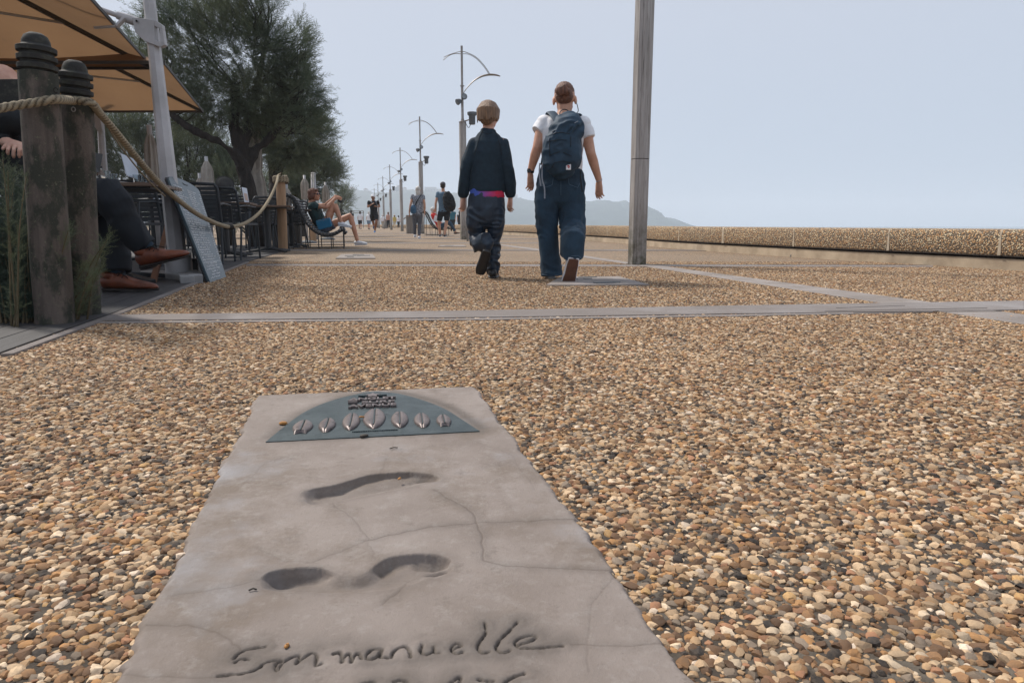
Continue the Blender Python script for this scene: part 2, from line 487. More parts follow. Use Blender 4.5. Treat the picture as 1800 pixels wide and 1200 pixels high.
# plaque bed: brown tide mark round the bronze
pq_arc = [(467, 776), (484, 762), (505, 745), (530, 727), (560, 712), (595, 700), (625, 693), (655, 688), (690, 690), (720, 696), (755, 707), (785, 720), (812, 737), (832, 750), (843, 757)]
D = pdist(pq_arc, True)
stain_shade = np.maximum(stain_shade, .55 * np.exp(-(D / .022) ** 2) * smooth(fnoise(SX, SY, 12, 12), .2, .6))
D = pdist([(690, 688), (720, 693), (760, 704), (800, 720), (845, 752)])
stain_shade = np.maximum(stain_shade, .7 * np.exp(-(D / .02) ** 2))
edge = np.minimum(np.minimum(U, 1 - U) * .6, np.minimum(Vv, 1 - Vv) * 1.2)
H = H - 0.012 * (1 - smooth(edge, -.004, .014)) ** 1.5
Z = 0.011 + H
Z[0, :] = Z[-1, :] = -.02; Z[:, 0] = Z[:, -1] = -.02
me = np_mesh("slab", np.stack([SX.ravel(), SY.ravel(), Z.ravel()], 1), grid_faces(NX, NY), True)
for nm, ar in (("stain_shade", stain_shade), ("crack", crack)):
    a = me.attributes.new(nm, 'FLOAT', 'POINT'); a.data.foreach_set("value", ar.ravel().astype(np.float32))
m = bpy.data.materials.new("cast_concrete"); t, b, o = nt(m); v = coords(t)
def attr(t, n, typ='GEOMETRY'):
    a = t.nodes.new("ShaderNodeAttribute"); a.attribute_name = n; a.attribute_type = typ; return a
c = mixc(t, nz(t, v, 5, 6, .6, .3, .7), (.272, .230, .204), (.175, .140, .118))
c = mixc(t, nz(t, v, 3.3, 7, .7, .50, .62), c, (.165, .128, .100)); c = mixc(t, nz(t, v, 38, 6, .75, .52, .85), c, (.31, .28, .255)); c = mixc(t, nz(t, v, 26, 6, .75, .56, .74), c, (.15, .12, .10))
c = mixc(t, nz(t, v, 3.1, 5, .6, .56, .75), c, (.29, .29, .305))
c = mixc(t, nz(t, v, 210, 2, .6, .64, .76), c, (.19, .155, .13))
c = mixc(t, attr(t, "stain_shade").outputs['Fac'], c, (.062, .050, .040))
c = mixc(t, attr(t, "crack").outputs['Fac'], c, (.07, .048, .035))
t.links.new(c, b.inputs['Base Color']); b.inputs['Roughness'].default_value = .72
bump(t, b, nz(t, v, 190, 8, .8), .55, .0030)
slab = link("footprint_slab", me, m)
tag(slab, "big pale concrete slab in the foreground with two footprints and a scratched signature", "slab", group="footprint slabs set in the promenade")

# ---------------------------------------------------------------- bronze plaque
def bronze(name, ca, cb, rough):
    m = bpy.data.materials.new(name); t, b, o = nt(m); v = coords(t)
    c = mixc(t, nz(t, v, 14, 6, .65, .35, .65), ca, cb)
    c = mixc(t, nz(t, v, 60, 4, .6, .62, .74), c, (.015, .018, .018))
    t.links.new(c, b.inputs['Base Color']); b.inputs['Metallic'].default_value = .35; b.inputs['Roughness'].default_value = rough
    bump(t, b, nz(t, v, 130, 5, .6), .4, .002); return m
M_PAT = bronze("patina", (.036, .052, .056), (.070, .090, .095), .5)
M_POL = bronze("worn_bronze", (.20, .165, .155), (.13, .105, .10), .42)
pc0, pc1 = GS(467, 776, .013), GS(843, 757, .013)
PU = (pc1 - pc0).normalized(); PV = Vector((-PU.y, PU.x, 0))
plaque = empty("bronze_plaque", lerp(pc0, pc1, .5))
tag(plaque, "dark green half disc bronze plaque with seven small surfboards at the head of the slab", "plaque")
pinv = lambda p: p - plaque.location
mb = MB(); ol = [pinv(GS(*p, .013)) for p in spline(pq_arc, 4)]
mb.prism([p + Vector((0, 0, .0045)) for p in ol], (0, 0, .0085))
pb = mb.build("plate", M_PAT, plaque, smooth=30, bevel=.0025)
# surfboards: centre px, top y, bottom y, half width px, tail kind
ZP = .0132
for (cx, ty, by, hw, kind) in ((527, 739, 763, 16, 'fish'), (571, 735, 760, 13.5, 'round'), (614, 725, 757, 14, 'pin'), (656, 716, 754, 18, 'pin'), (703, 722, 752.5, 14, 'pin'), (743.5, 725.5, 752, 13, 'round'), (782.5, 729, 750, 12, 'fish')):
    a = G(cx, by, ZP); bq = G(cx, ty, ZP); L = (bq - a).length * .86; ax = PV.copy()
    if cx < 600: pass
    sd = Vector((ax.y, -ax.x, 0)); W = hw * CAMH / ((by + ty) / 2 - HOR) * 1.05
    mb = MB(); rings = 13; n = 18; vs = []; fs = []
    for i in range(rings):
        f = i / (rings - 1); s_ = math.sin(math.pi * f) ** .55 * (0.9 + .2 * f) if 0 < i < rings - 1 else .02
        if kind == 'fish': s_ = max(s_, (.62 if f < .1 else 0))
        if kind == 'round' and f < .5: s_ = max(s_, .25 if i == 0 else s_)
        for k in range(n):
            th = math.pi * k / (n - 1)
            xx = -math.cos(th); zz = math.sin(th) ** .6 * .008
            if abs(xx) < .1: zz -= .002
            notch = (1 - abs(xx)) * .02 * L * 5 * max(0, 1 - f * 8) if kind == 'fish' else 0
            if i in (0, rings - 1): zz *= .1
            vs.append(pinv(a) + ax * (L * f + notch) + sd * (W * s_ * xx) + Vector((0, 0, zz)))
    for i in range(rings - 1):
        for k in range(n - 1):
            q = i * n + k; fs.append((q, q + 1, q + n + 1, q + n))
    mb.add(vs, fs)
    so = mb.build("surfboard_relief", M_POL, plaque, smooth=50)
    mb = MB(); mb.bar(pinv(a) + ax * L * .1 + Vector((0, 0, .0074)), pinv(a) + ax * L * .93 + Vector((0, 0, .0074)), W * .10, .0022, sd)
    mb.build("stringer", M_PAT, so)
# raised lettering
def text_mesh(s, size, extr, offset=0.0):
    cu = bpy.data.curves.new("t", 'FONT'); cu.body = s; cu.size = size; cu.extrude = extr; cu.offset = offset
    cu.align_x = 'CENTER'; cu.align_y = 'CENTER'
    ob = bpy.data.objects.new("t", cu); COL.objects.link(ob)
    bpy.context.view_layer.update()
    me = bpy.data.meshes.new_from_object(ob.evaluated_get(bpy.context.evaluated_depsgraph_get()))
    bpy.data.objects.remove(ob); bpy.data.curves.remove(cu)
    return me
def place_text(me, c, ux, uy, w, h, mat, parent, name, zt=.006):
    xs = [q.co.x for q in me.vertices]; ys = [q.co.y for q in me.vertices]; zs = [q.co.z for q in me.vertices]
    x0, x1, y0, y1 = min(xs), max(xs), min(ys), max(ys)
    un = ux.cross(uy).normalized(); zr = max(max(zs) - min(zs), 1e-6)
    for q in me.vertices:
        fx = (q.co.x - x0) / (x1 - x0) - .5; fy = (q.co.y - y0) / (y1 - y0) - .5; fz = (q.co.z - min(zs)) / zr
        q.co = c + ux * (fx * w) + uy * (fy * h) + un * (fz * zt)
    return link(name, me, mat, parent)
for s_, py, xa, xb, hh in (("ANGLET", 703.4, 614, 696, .0225), ("SURF", 709.2, 636, 694, .021), ("AVENUE", 715.2, 613, 697, .0225)):
    c = G((xa + xb) / 2, py, ZP); w = (xb - xa) * CAMH / (py - HOR) * .965
    place_text(text_mesh(s_, 1, .1, .03), pinv(c), PU, PV, w, hh, M_POL, plaque, "lettering", .006)
mb = MB()
for (x0_, x1_, y0_) in ((612, 628, 708.0), (612, 628, 710.4)):
    a = G(x0_, y0_, ZP); bq = G(x1_, y0_ - .4, ZP); mb.bar(pinv(a) + Vector((0, 0, .003)), pinv(bq) + Vector((0, 0, .003)), .006, .008)
mb.build("lettering", M_POL, plaque)
mb = MB(); c = pinv(G(655, 698.0, ZP)); st = []
for k in range(10):
    rr = (.021 if k % 2 == 0 else .010); th = math.pi / 2 + k * math.pi / 5
    st.append(c + PU * (rr * math.cos(th)) + PV * (rr * math.sin(th) * 1.1))
mb.prism(st, (0, 0, .007)); mb.build("star_relief", M_POL, plaque)
for sg in (-1, 1):
    mb = MB()
    mb.prism([c + PU * (sg * .014) - PV * .004, c + PU * (sg * .036) + PV * .002, c + PU * (sg * .034) + PV * .014, c + PU * (sg * .012) + PV * .012], (0, 0, .006))
    mb.build("wing_relief", M_PAT, plaque)
mb = MB()
for k in range(26):      # small worn raised line at the foot of the plaque
    x = 620 + k * 3.1; a = G(x, 765.5 - (x - 467) * .0505 - 4.5 + 6, ZP); mb.box(pinv(a) + Vector((0, 0, .001)), (random.uniform(.0015, .003), random.uniform(.003, .006), .003))
mb.build("worn_lettering", M_PAT, plaque)
# crumbs, bits of leaf on the slab
M_LEAF = pm("dry_leaf", (.42, .20, .05), (.30, .12, .03), rough=.7)
M_DARKBIT = pm("dark_pebble", (.06, .05, .04), rough=.8)
def bit(name, px, py, size, mat, label, cat, group):
    mb = MB(); c = G(px, py, .0115)
    mb.ball((0, 0, size * .3), (size, size * .6, size * .35), 8, 5)
    o = mb.build(name, mat, smooth=180)
    for q in o.data.vertices: q.co += Vector((random.uniform(-1, 1), random.uniform(-1, 1), 0)) * size * .15
    o.location = c; o.rotation_euler = (0, 0, random.uniform(0, 6)); tag(o, label, cat, group); return o
bit("dry_leaf", 498, 746, .011, M_LEAF, "curled orange dry leaf at the left rim of the plaque", "leaf", None).location.z = .012
bit("pebble", 640, 768, .010, M_DARKBIT, "dark round pebble at the lower edge of the plaque", "pebble", None)
bit("seed", 702, 842, .005, M_LEAF, "tiny orange seed inside the upper footprint", "seed", None)
bit("seed", 504, 1136, .0045, M_LEAF, "tiny orange seed above the first letter of the signature", "seed", None)
o = bit("dry_leaf", 636, 738.5, .006, M_LEAF, "tiny orange leaf beside the largest surfboard on the plaque", "leaf", None); o.location.z = .018
for (px, py, nm) in ((692, 788, "thin dark twig lying below the plaque"), (444, 1037, "thin dark twig left of the lower footprint")):
    mb = MB(); a, bq = G(px - 7, py, .013), G(px + 7, py - 1.5, .013); mb.tube([a, lerp(a, bq, .5) + Vector((0, .002, .001)), bq], .0011, 6)
    tag(mb.build("twig", M_DARKBIT, smooth=180), nm, "twig")

# ---------------------------------------------------------------- strips of paving / wood between the bays
M_WOODG = bpy.data.materials.new("grey_board"); t, b, o = nt(M_WOODG); v = coords(t, (3, 60, 20)); v2 = coords(t)
c = mixc(t, nz(t, v, 1.5, 6, .7, .3, .7), (.23, .20, .185), (.14, .12, .108)); c = mixc(t, nz(t, v2, 1.2, 4, .6, .5, .7), c, (.27, .25, .245))
t.links.new(c, b.inputs['Base Color']); b.inputs['Roughness'].default_value = .85; bump(t, b, nz(t, v, 4, 6, .7), .5, .004)
M_CONC = pm("strip_concrete", (.30, .265, .245), (.20, .172, .152), rough=.85, ns=3, bs=.3, bns=120)
M_GAP = pm("gap", (.02, .017, .015), rough=1)
def strip(name, quads, z, mat, label):
    mb = MB()
    for q in quads: mb.prism([Vector((g.x, g.y, z)) for g in [G(*p) for p in q]], (0, 0, -.012))
    o = mb.build(name, mat, bevel=.002); tag(o, label, kind="structure"); return o
strip("path_strip", [[(196, 556), (800, 549), (1300, 539.5), (1800, 531), (1800, 547), (1300, 554), (800, 561), (170, 566.5)]], .0100, M_WOODG, "grey weathered board crossing the paving")
strip("path_strip", [[(160, 568.3), (800, 562.6), (1300, 555.4), (1640, 549.5), (1640, 551.0), (1300, 557.6), (800, 564.8), (150, 570.4)]], .0085, M_CONC, "thin edge board beside the crossing strip")
strip("path_strip", [[(1135, 464.6), (1600, 528), (2200, 609), (2200, 633), (1662, 551), (1551, 534.5), (1124, 467.6)]], .0075, M_CONC, "pale concrete strip running along the promenade")
strip("path_strip", [[(1100, 461), (1114, 463), (1100, 464.5), (950, 441.5), (870, 430.3), (800, 420.3), (870, 428.6), (955, 439)]], .0072, M_CONC, "pale concrete strip running along the promenade")
for (ya, yb, w) in ((466.5, 468.5, 3.0), (440, 440.5, 1.4), (427.5, 427.5, .8), (420, 420, .6), (415, 415, .5), (411.5, 411.5, .4), (409, 409, .3)):
    xa = 615 - (ya - HOR) * 2.55; xb = 1640 if ya > 460 else (1300 if ya > 430 else 1000)
    strip("path_strip", [[(xa, ya - w * .5), (xb, yb - w * .5), (xb, yb + w * .5), (xa, ya + w * .5)]], .0065, M_WOODG, "thin grey cross strip further up the promenade")
    strip("pavement_joint", [[(xa, ya - w * .5 - w * .28), (xb, yb - w * .5 - w * .28), (xb, yb - w * .5), (xa, ya - w * .5)]], .0060, M_GAP, "dark joint beside a cross strip")
for (p, q) in (((1470, 541), (1590, 537)), ((1450, 547), (1735, 541)), ((1500, 549), (1760, 546.5))):
    a, bq = G(*p, .0105), G(*q, .0105); mb = MB(); mb.bar(a, bq, .006, .0015); tag(mb.build("pavement_joint", M_GAP), "dark open joint in the grey boards", kind="structure")
# two small far slabs
def small_slab(pts, marks, label):
    mb = MB(); mb.prism([G(*p, .012) for p in pts], (0, 0, -.012)); r = empty("footprint_slab", G(*pts[0]))
    o = mb.build("slab", m_sl, r); o.location = -r.location
    for mk in marks:
        k = MB(); 
        for (a, bq, w) in mk: k.bar(G(*a, .0135), G(*bq, .0135), w, .006)
        q = k.build("relief", M_PAT, r); q.location = -r.location
    tag(r, label, "slab", group="footprint slabs set in the promenade")
m_sl = M_CONC
small_slab([(590, 453.5), (660, 453.5), (655, 446.5), (600, 446.5)], [[((607, 449.5), (625, 449.0), .05), ((620, 447.6), (640, 447.4), .07), ((628, 449.4), (650, 449), .05), ((610, 451.6), (622, 451.5), .04)]], "small pale slab in the paving just in front of the slatted bench")
small_slab([(960, 500.5), (1142, 500.0), (1088, 485.5), (985, 486)], [[((1018, 487.5), (1048, 486.8), .04), ((1025, 489.5), (1040, 489.5), .03), ((1045, 497.0), (1088, 495.6), .05), ((1000, 490), (1015, 490), .03)]], "pale slab in the paving under the feet of the woman with the backpack")
small_slab([(770, 432.8), (820, 432.8), (815, 430.6), (776, 430.6)], [[((782, 431.6), (796, 431.4), .05)]], "thin pale slab in the paving left of the boy's feet")

# ---------------------------------------------------------------- café deck
M_DECK = bpy.data.materials.new("deck_boards"); t, b, o = nt(M_DECK); v = coords(t); 
rot = t.nodes.new("ShaderNodeMapping"); rot.inputs['Rotation'].default_value = (0, 0, R(-13.2)); t.links.new(v, rot.inputs[0])
mp = t.nodes.new("ShaderNodeMapping"); mp.inputs['Scale'].default_value = (30, 1.2, 1); t.links.new(rot.outputs[0], mp.inputs[0])
c = mixc(t, nz(t, mp.outputs[0], 1.5, 6, .7, .3, .7), (.060, .058, .060), (.030, .029, .030))
t.links.new(c, b.inputs['Base Color']); b.inputs['Roughness'].default_value = .7; bump(t, b, nz(t, mp.outputs[0], 4, 6, .7), .5, .004)
e0 = G(0, 625); e1 = G(215, 549)
deck_pts_px = [(-260, 720), (0, 625), (100, 588), (205, 551), (320, 508), (432, 461), (475, 449), (530, 431)]
edge_w = [G(*p) for p in deck_pts_px]
mb = MB()
# separate boards running along the promenade, set in the deck object as surface pattern
def deck_u(p): return p.dot(BX)
for k in range(70):
    off = -k * .145
    def sh(p): return p + BX * off
    a = [Vector((p.x, p.y, .012)) + BX * (off) for p in edge_w]; bq = [q - BX * .138 for q in a]
    vs = a + bq; n_ = len(a)
    mb.add(vs + [q - Vector((0, 0, .02)) for q in vs], [(i, i + 1, n_ + i + 1, n_ + i) for i in range(n_ - 1)] + [(i + 2 * n_, i + 1 + 2 * n_, i + 1, i) for i in range(n_ - 1)])
deck = mb.build("terrace", M_DECK); tag(deck, "dark worn wooden boards of the café terrace", kind="structure")
for (p, q) in (((0, 625), (198, 553)), ((198, 553), (432, 461))):
    a, bq = G(*p, .006) + BX * .02, G(*q, .006) + BX * .02; mb = MB(); mb.bar(a, bq, .04, .014); tag(mb.build("kerb", M_WOODG, bevel=.003), "grey edging board of the café terrace", kind="structure")

# ---------------------------------------------------------------- loose look of the aggregate near the camera: real pebbles
def pebble_mesh(seed):
    r_ = random.Random(seed); bm = bmesh.new(); bmesh.ops.create_icosphere(bm, subdivisions=2, radius=1)
    off = Vector((seed * 3.1, seed * 1.7, 0))
    for q in bm.verts:
        d = q.co.normalized(); k = 1 + .34 * noise.noise(d * 1.1 + off) + .18 * noise.noise(d * 2.6 + off)
        q.co = Vector((d.x * (1 + .15 * r_.random()), d.y * .78, d.z * .44)) * k
    # a few chipped planes
    for _ in range(9):
        nrm = Vector((r_.gauss(0, 1), r_.gauss(0, 1), r_.gauss(0, .6))).normalized(); dd = r_.uniform(.42, .72)
        for q in bm.verts:
            e_ = q.co.dot(nrm) - dd
            if e_ > 0: q.co -= nrm * e_ * .9
    me = bpy.data.meshes.new("pebble"); bm.to_mesh(me); bm.free()
    me.polygons.foreach_set("use_smooth", [True] * len(me.polygons)); me.set_sharp_from_angle(angle=R(24)); return me
M_PEB = bpy.data.materials.new("pebbles"); t, b, o = nt(M_PEB); v = coords(t)
c = mixc(t, nz(t, v, 1.8, 4, .6, .35, .7), attr(t, "pcol", 'INSTANCER').outputs['Color'], mixc(t, .45, attr(t, "pcol", 'INSTANCER').outputs['Color'], (.16, .12, .09)))
t.links.new(c, b.inputs['Base Color']); b.inputs['Roughness'].default_value = .75; b.inputs['Specular IOR Level'].default_value = .2
bump(t, b, nz(t, v, 6, 4, .7), .25, .05)
pcol = bpy.data.collections.new("pebble_kinds")
for k in range(7):
    me = pebble_mesh(k + 1); me.materials.append(M_PEB); po = bpy.data.objects.new("pebble_kind", me); pcol.objects.link(po)
def inpoly(X, Y, poly):
    I = np.zeros(X.shape, bool); j = len(poly) - 1
    for i in range(len(poly)):
        a, b = poly[i], poly[j]
        c = ((a[1] > Y) != (b[1] > Y)) & (X < (b[0] - a[0]) * (Y - a[1]) / (b[1] - a[1] + 1e-12) + a[0]); I ^= c; j = i
    return I
def scatter(y0, y1, half_k, extra, cell, smin, smax, seed):
    r_ = np.random.RandomState(seed)
    X, Y = np.meshgrid(np.arange(-half_k * y1 - extra, half_k * y1 + extra, cell), np.arange(y0, y1, cell * .87))
    X = X + (np.arange(X.shape[0]) % 2)[:, None] * cell / 2
    X = (X + r_.uniform(-.42, .42, X.shape) * cell).ravel(); Y = (Y + r_.uniform(-.42, .42, Y.shape) * cell).ravel()
    keep = np.abs(X) < half_k * Y + extra
    keep &= ~inpoly(X, Y, [(TL.x + .008, TL.y - .008), (TR.x - .008, TR.y - .008), (BR.x - .010, BR.y), (BL.x + .010, BL.y)])
    dp = [(p.x, p.y) for p in edge_w]; keep &= ~inpoly(X, Y, dp + [(-30, 30), (-30, -3)])
    gp = [(p.x, p.y) for p in gpts]; keep &= inpoly(X, Y, gp)
    # bald patches where mortar shows
    bald = fnoise(X, Y, 3.2, 21, 5); keep &= ~((bald > .78) & (r_.rand(len(X)) < .45))
    return X[keep], Y[keep], r_
parts = [scatter(.42, 3.75, .86, .35, .0090, 0, 0, 1), scatter(3.75, 8.4, .82, .2, .0120, 0, 0, 2)]
PAL = np.array([(.52, .37, .21), (.66, .53, .36), (.35, .205, .095), (.74, .66, .52), (.50, .28, .10), (.175, .105, .06), (.56, .43, .28), (.31, .275, .235), (.045, .047, .052), (.42, .22, .12), (.60, .40, .16), (.80, .74, .66)])
PW = np.array([.15, .15, .16, .08, .07, .15, .08, .07, .07, .05, .02, .015]); PW = PW / PW.sum()
XX = np.concatenate([p[0] for p in parts]); YY = np.concatenate([p[1] for p in parts]); NP = len(XX)
far = (YY > 3.75)
r_ = np.random.RandomState(5)
pat = fnoise(XX, YY, 1.3, 33, 4)
sc_ = r_.gamma(6, 1 / 6., NP) * np.where(far, .0074, .0077); sc_ = np.clip(sc_, .0034, .0125)
co = np.stack([XX, YY, r_.uniform(-.0012, .0022, NP)], 1).astype(np.float32)
idx = r_.choice(len(PAL), NP, p=PW)
PAL = PAL * .8 + PAL.mean(1, keepdims=True) * .2
colr = PAL[idx] * np.array([.95, .815, .68]) * r_.uniform(.62, 1.22, (NP, 1)) * (0.80 + .4 * pat)[:, None]
rotv = np.stack([r_.uniform(-.30, .30, NP), r_.uniform(-.30, .30, NP), r_.uniform(0, 6.283, NP)], 1).astype(np.float32)
pme = bpy.data.meshes.new("pebbles"); pme.vertices.add(NP); pme.vertices.foreach_set("co", co.ravel())
a = pme.attributes.new("pcol", 'FLOAT_COLOR', 'POINT'); a.data.foreach_set("color", np.concatenate([colr, np.ones((NP, 1))], 1).astype(np.float32).ravel())
a = pme.attributes.new("prot", 'FLOAT_VECTOR', 'POINT'); a.data.foreach_set("vector", rotv.ravel())
a = pme.attributes.new("psc", 'FLOAT', 'POINT'); a.data.foreach_set("value", sc_.astype(np.float32))
peb = link("pebbles", pme, M_PEB); tag(peb, "small tan brown and white pebbles of the exposed aggregate", kind="stuff")
ng = bpy.data.node_groups.new("scatter_pebbles", 'GeometryNodeTree')
ng.interface.new_socket("Geometry", in_out='INPUT', socket_type='NodeSocketGeometry'); ng.interface.new_socket("Geometry", in_out='OUTPUT', socket_type='NodeSocketGeometry')
gi = ng.nodes.new("NodeGroupInput"); go = ng.nodes.new("NodeGroupOutput"); m2p = ng.nodes.new("GeometryNodeMeshToPoints")
iop = ng.nodes.new("GeometryNodeInstanceOnPoints"); ci = ng.nodes.new("GeometryNodeCollectionInfo")
ci.inputs['Collection'].default_value = pcol; ci.inputs['Separate Children'].default_value = True; ci.inputs['Reset Children'].default_value = True
def gattr(name, typ):
    n = ng.nodes.new("GeometryNodeInputNamedAttribute"); n.data_type = typ; n.inputs['Name'].default_value = name; return n.outputs['Attribute']
ng.links.new(gi.outputs[0], m2p.inputs[0]); ng.links.new(m2p.outputs[0], iop.inputs['Points']); ng.links.new(ci.outputs[0], iop.inputs['Instance'])
iop.inputs['Pick Instance'].default_value = True
e2r = ng.nodes.new("FunctionNodeEulerToRotation"); ng.links.new(gattr("prot", 'FLOAT_VECTOR'), e2r.inputs[0]); ng.links.new(e2r.outputs[0], iop.inputs['Rotation'])
ng.links.new(gattr("psc", 'FLOAT'), iop.inputs['Scale']); ng.links.new(iop.outputs[0], go.inputs[0])
md = peb.modifiers.new("scatter", 'NODES'); md.node_group = ng
# matching mortar bed under the real pebbles
mb = MB(); holed(mb, [Vector((p[0], p[1], .0015)) for p in ((-3.1, .1), (3.1, .1), (4.9, 6.2), (5.0, 7.0), (4.5, 8.4), (-6.9, 8.4), (-6.9, 3.8))], .0015, .001)
tag(mb.build("ground", M_MORTAR), "sandy mortar between the pebbles", kind="structure")
print("PEBBLES", NP)
# ---------------------------------------------------------------- sea wall
WALLP = [(8.8, -3.0)] + [(q.x, q.y) for q in [G(2600, 528)] + WALL_BASE] + [(-62, 240)]
wp = [Vector((a, b, 0)) for a, b in spline(WALLP, 16)]
def wnorm(i):
    d = (wp[min(i + 1, len(wp) - 1)] - wp[max(i - 1, 0)]).normalized(); return Vector((d.y, -d.x, 0))   # to the sea
M_WAGG = aggregate_mat("wall_aggregate", 62, 0.9, (1.7, 1.5, 1.25))
M_PLINTH = pm("plinth_concrete", (.52, .42, .30), (.30, .23, .16), rough=.9, ns=3.0, bs=.4, bns=60, lo=.3, hi=.7)
def wall_run(prof, i0, i1):
    mb = MB(); n = len(prof); vs = []; fs = []
    for i in range(i0, i1 + 1):
        nn = wnorm(i); y = wp[i].y; k = 1 + max(0, min(1, (y - 7) / 32)) * .14
        for (o_, z_) in prof: vs.append(wp[i] + nn * o_ + Vector((0, 0, z_ * k)))
    m_ = i1 - i0
    for i in range(m_):
        for j in range(n):
            a = i * n + j; b = i * n + (j + 1) % n; fs.append((a, b, b + n, a + n))
    fs.append(tuple(range(n - 1, -1, -1))); fs.append(tuple(range(m_ * n, m_ * n + n)))
    mb.add(vs, fs); return mb
wall = empty("sea_wall", (0, 0, 0)); tag(wall, "long low pebble faced sea wall along the right edge of the promenade", "wall")
wall_run([(0, -.05), (0, .115), (.5, .115), (.5, -.05)], 0, len(wp) - 1).build("plinth", M_PLINTH, wall)
capprof = [(-.020, .150), (-.030, .165), (-.034, .345), (-.030, .374), (-.02, .396), (.03, .406), (.46, .406), (.51, .396), (.545, .35), (.545, .150)]
joint = []
def pxw(q): return 900 + 1200 * q.x / (q.y * math.cos(PITCH) + .45 * math.sin(PITCH))
seg = [0] + [min(range(12, len(wp)), key=lambda i: abs(pxw(wp[i]) - x)) for x in (1755, 1564, 1393, 1275, 1191, 1071, 1000, 955, 905, 860)] + [len(wp) - 20,  len(wp) - 1]
seg = sorted(set(seg))
seg = [s for s in seg if s < len(wp)]
for a_, b_ in zip(seg[:-1], seg[1:]):
    wall_run(capprof, a_, b_).build("coping_block", M_WAGG, wall, smooth=40)
M_JOINT = pm("joint_mortar", (.50, .42, .32), (.36, .29, .21), rough=.95, ns=9)
for s_ in seg[1:-1]:
    mb = MB(); nn = wnorm(s_); d = Vector((-nn.y, nn.x, 0)); k = 1 + max(0, min(1, (wp[s_].y - 7) / 32)) * .14
    c = wp[s_]; vs = []; fs = []
    pr = [(-.033, .149), (-.037, .346), (-.033, .377), (-.021, .399), (.03, .4095), (.46, .4095)]
    for j, (o_, z_) in enumerate(pr):
        w_ = (.022 if abs(pxw(c) - 1275) < 20 else .006) + .012 * abs(noise.noise(Vector((s_, j * .7, 0)))) + (.012 if j == 0 else 0)
        vs += [c + nn * o_ + Vector((0, 0, z_ * k)) - d * w_, c + nn * o_ + Vector((0, 0, z_ * k)) + d * w_]
    for j in range(len(pr) - 1): fs.append((2 * j, 2 * j + 1, 2 * j + 3, 2 * j + 2))
    mb.add(vs, fs); mb.build("mortar_joint", M_JOINT, wall, smooth=180)
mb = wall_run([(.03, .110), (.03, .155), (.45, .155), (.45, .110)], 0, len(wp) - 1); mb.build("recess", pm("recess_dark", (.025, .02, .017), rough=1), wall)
mb = wall_run([(-.02, .139), (-.02, .150), (.4, .150), (.4, .139)], 0, len(wp) - 1); mb.build("steel_edge", pm("rust_dark", (.05, .04, .033), rough=.8), wall)
for s_ in range(20, len(wp) - 20, 9):     # damp runs down the coping
    pass
# drain mouth
mb = MB(); c = G(1397, 451.5) + Vector((-.012, -.01, .0)); prev = None
for k in range(9):
    th = math.pi * k / 8; q = c + Vector((math.cos(th) * .055, 0, math.sin(th) * .05))
    if prev is not None: mb.bar(prev, q, .02, .008)
    prev = q
mb.build("drain_rim", pm("galvanised", (.5, .48, .44), rough=.5, metal=.4), wall)
mb = MB(); mb.tube([c + Vector((0, .012, .0)), c + Vector((0, .016, 0))], .05, 14); mb.build("drain_hole", M_GAP, wall)

# ---------------------------------------------------------------- sea, beach, headland
M_SEA = bpy.data.materials.new("sea_water"); t, b, o = nt(M_SEA); v = coords(t, (1, .3, 1))
b.inputs['Base Color'].default_value = (.10, .16, .19, 1); b.inputs['Roughness'].default_value = .25
bump(t, b, nz(t, v, .5, 8, .65), .5, .4)
mb = MB(); mb.add([(-1800, -200, -6), (3400, -200, -6), (3400, 3000, -6), (-1800, 3000, -6)], [(0, 1, 2, 3)])
tag(mb.build("sea", M_SEA), "calm hazy sea beyond the wall", kind="structure")
# headland profile in photograph pixels at its distance
prof = [(380, 352), (520, 344), (575, 340), (600, 336), (612, 333), (640, 335), (660, 338), (690, 337), (720, 333), (740, 336), (765, 335), (790, 338), (820, 341), (850, 343), (880, 344), (905, 347), (930, 352), (960, 353), (1000, 355), (1030, 354), (1062, 352), (1085, 355), (1098, 353), (1112, 361), (1135, 362), (1150, 370), (1162, 380), (1180, 384), (1192, 390), (1205, 395.5), (1218, 397.6), (1235, 400)]
DH = 1500.0
hx = [P(a, b, DH) for a, b in spline([(float(a), float(b)) for a, b in prof], 14)]
nrow = 26; V = []; nxh = len(hx)
for j in range(nrow):
    f = (j - 13) / 13.0
    for i, q in enumerate(hx):
        s = q.x; y = DH + f * 330
        h = max(q.z + 6, .3)
        shp = max(0, 1 - abs(f) ** 1.5) ** .9
        n1 = noise.noise(Vector((s * .012, y * .012, 0))); n2 = noise.noise(Vector((s * .08, y * .05, 3))); n3 = noise.noise(Vector((s * .35, y * .3, 7)))
        z = -6.5 + h * shp * (1 + .10 * n1 * min(1, abs(f) * 4)) + (2.6 * n2 + 2.2 * max(0, n3)) * min(1, h / 25) * min(1, shp * 2)
        V.append((s * (1 + f * .12), y, z))
M_HILL = pm("wooded_hill", (.022, .042, .040), (.045, .070, .060), rough=.95, ns=.03, lo=.35, hi=.6)
hl = link("hills", np_mesh("hills", V, grid_faces(nxh, nrow), False), M_HILL); tag(hl, "wooded headland across the bay fading into the haze", kind="structure")
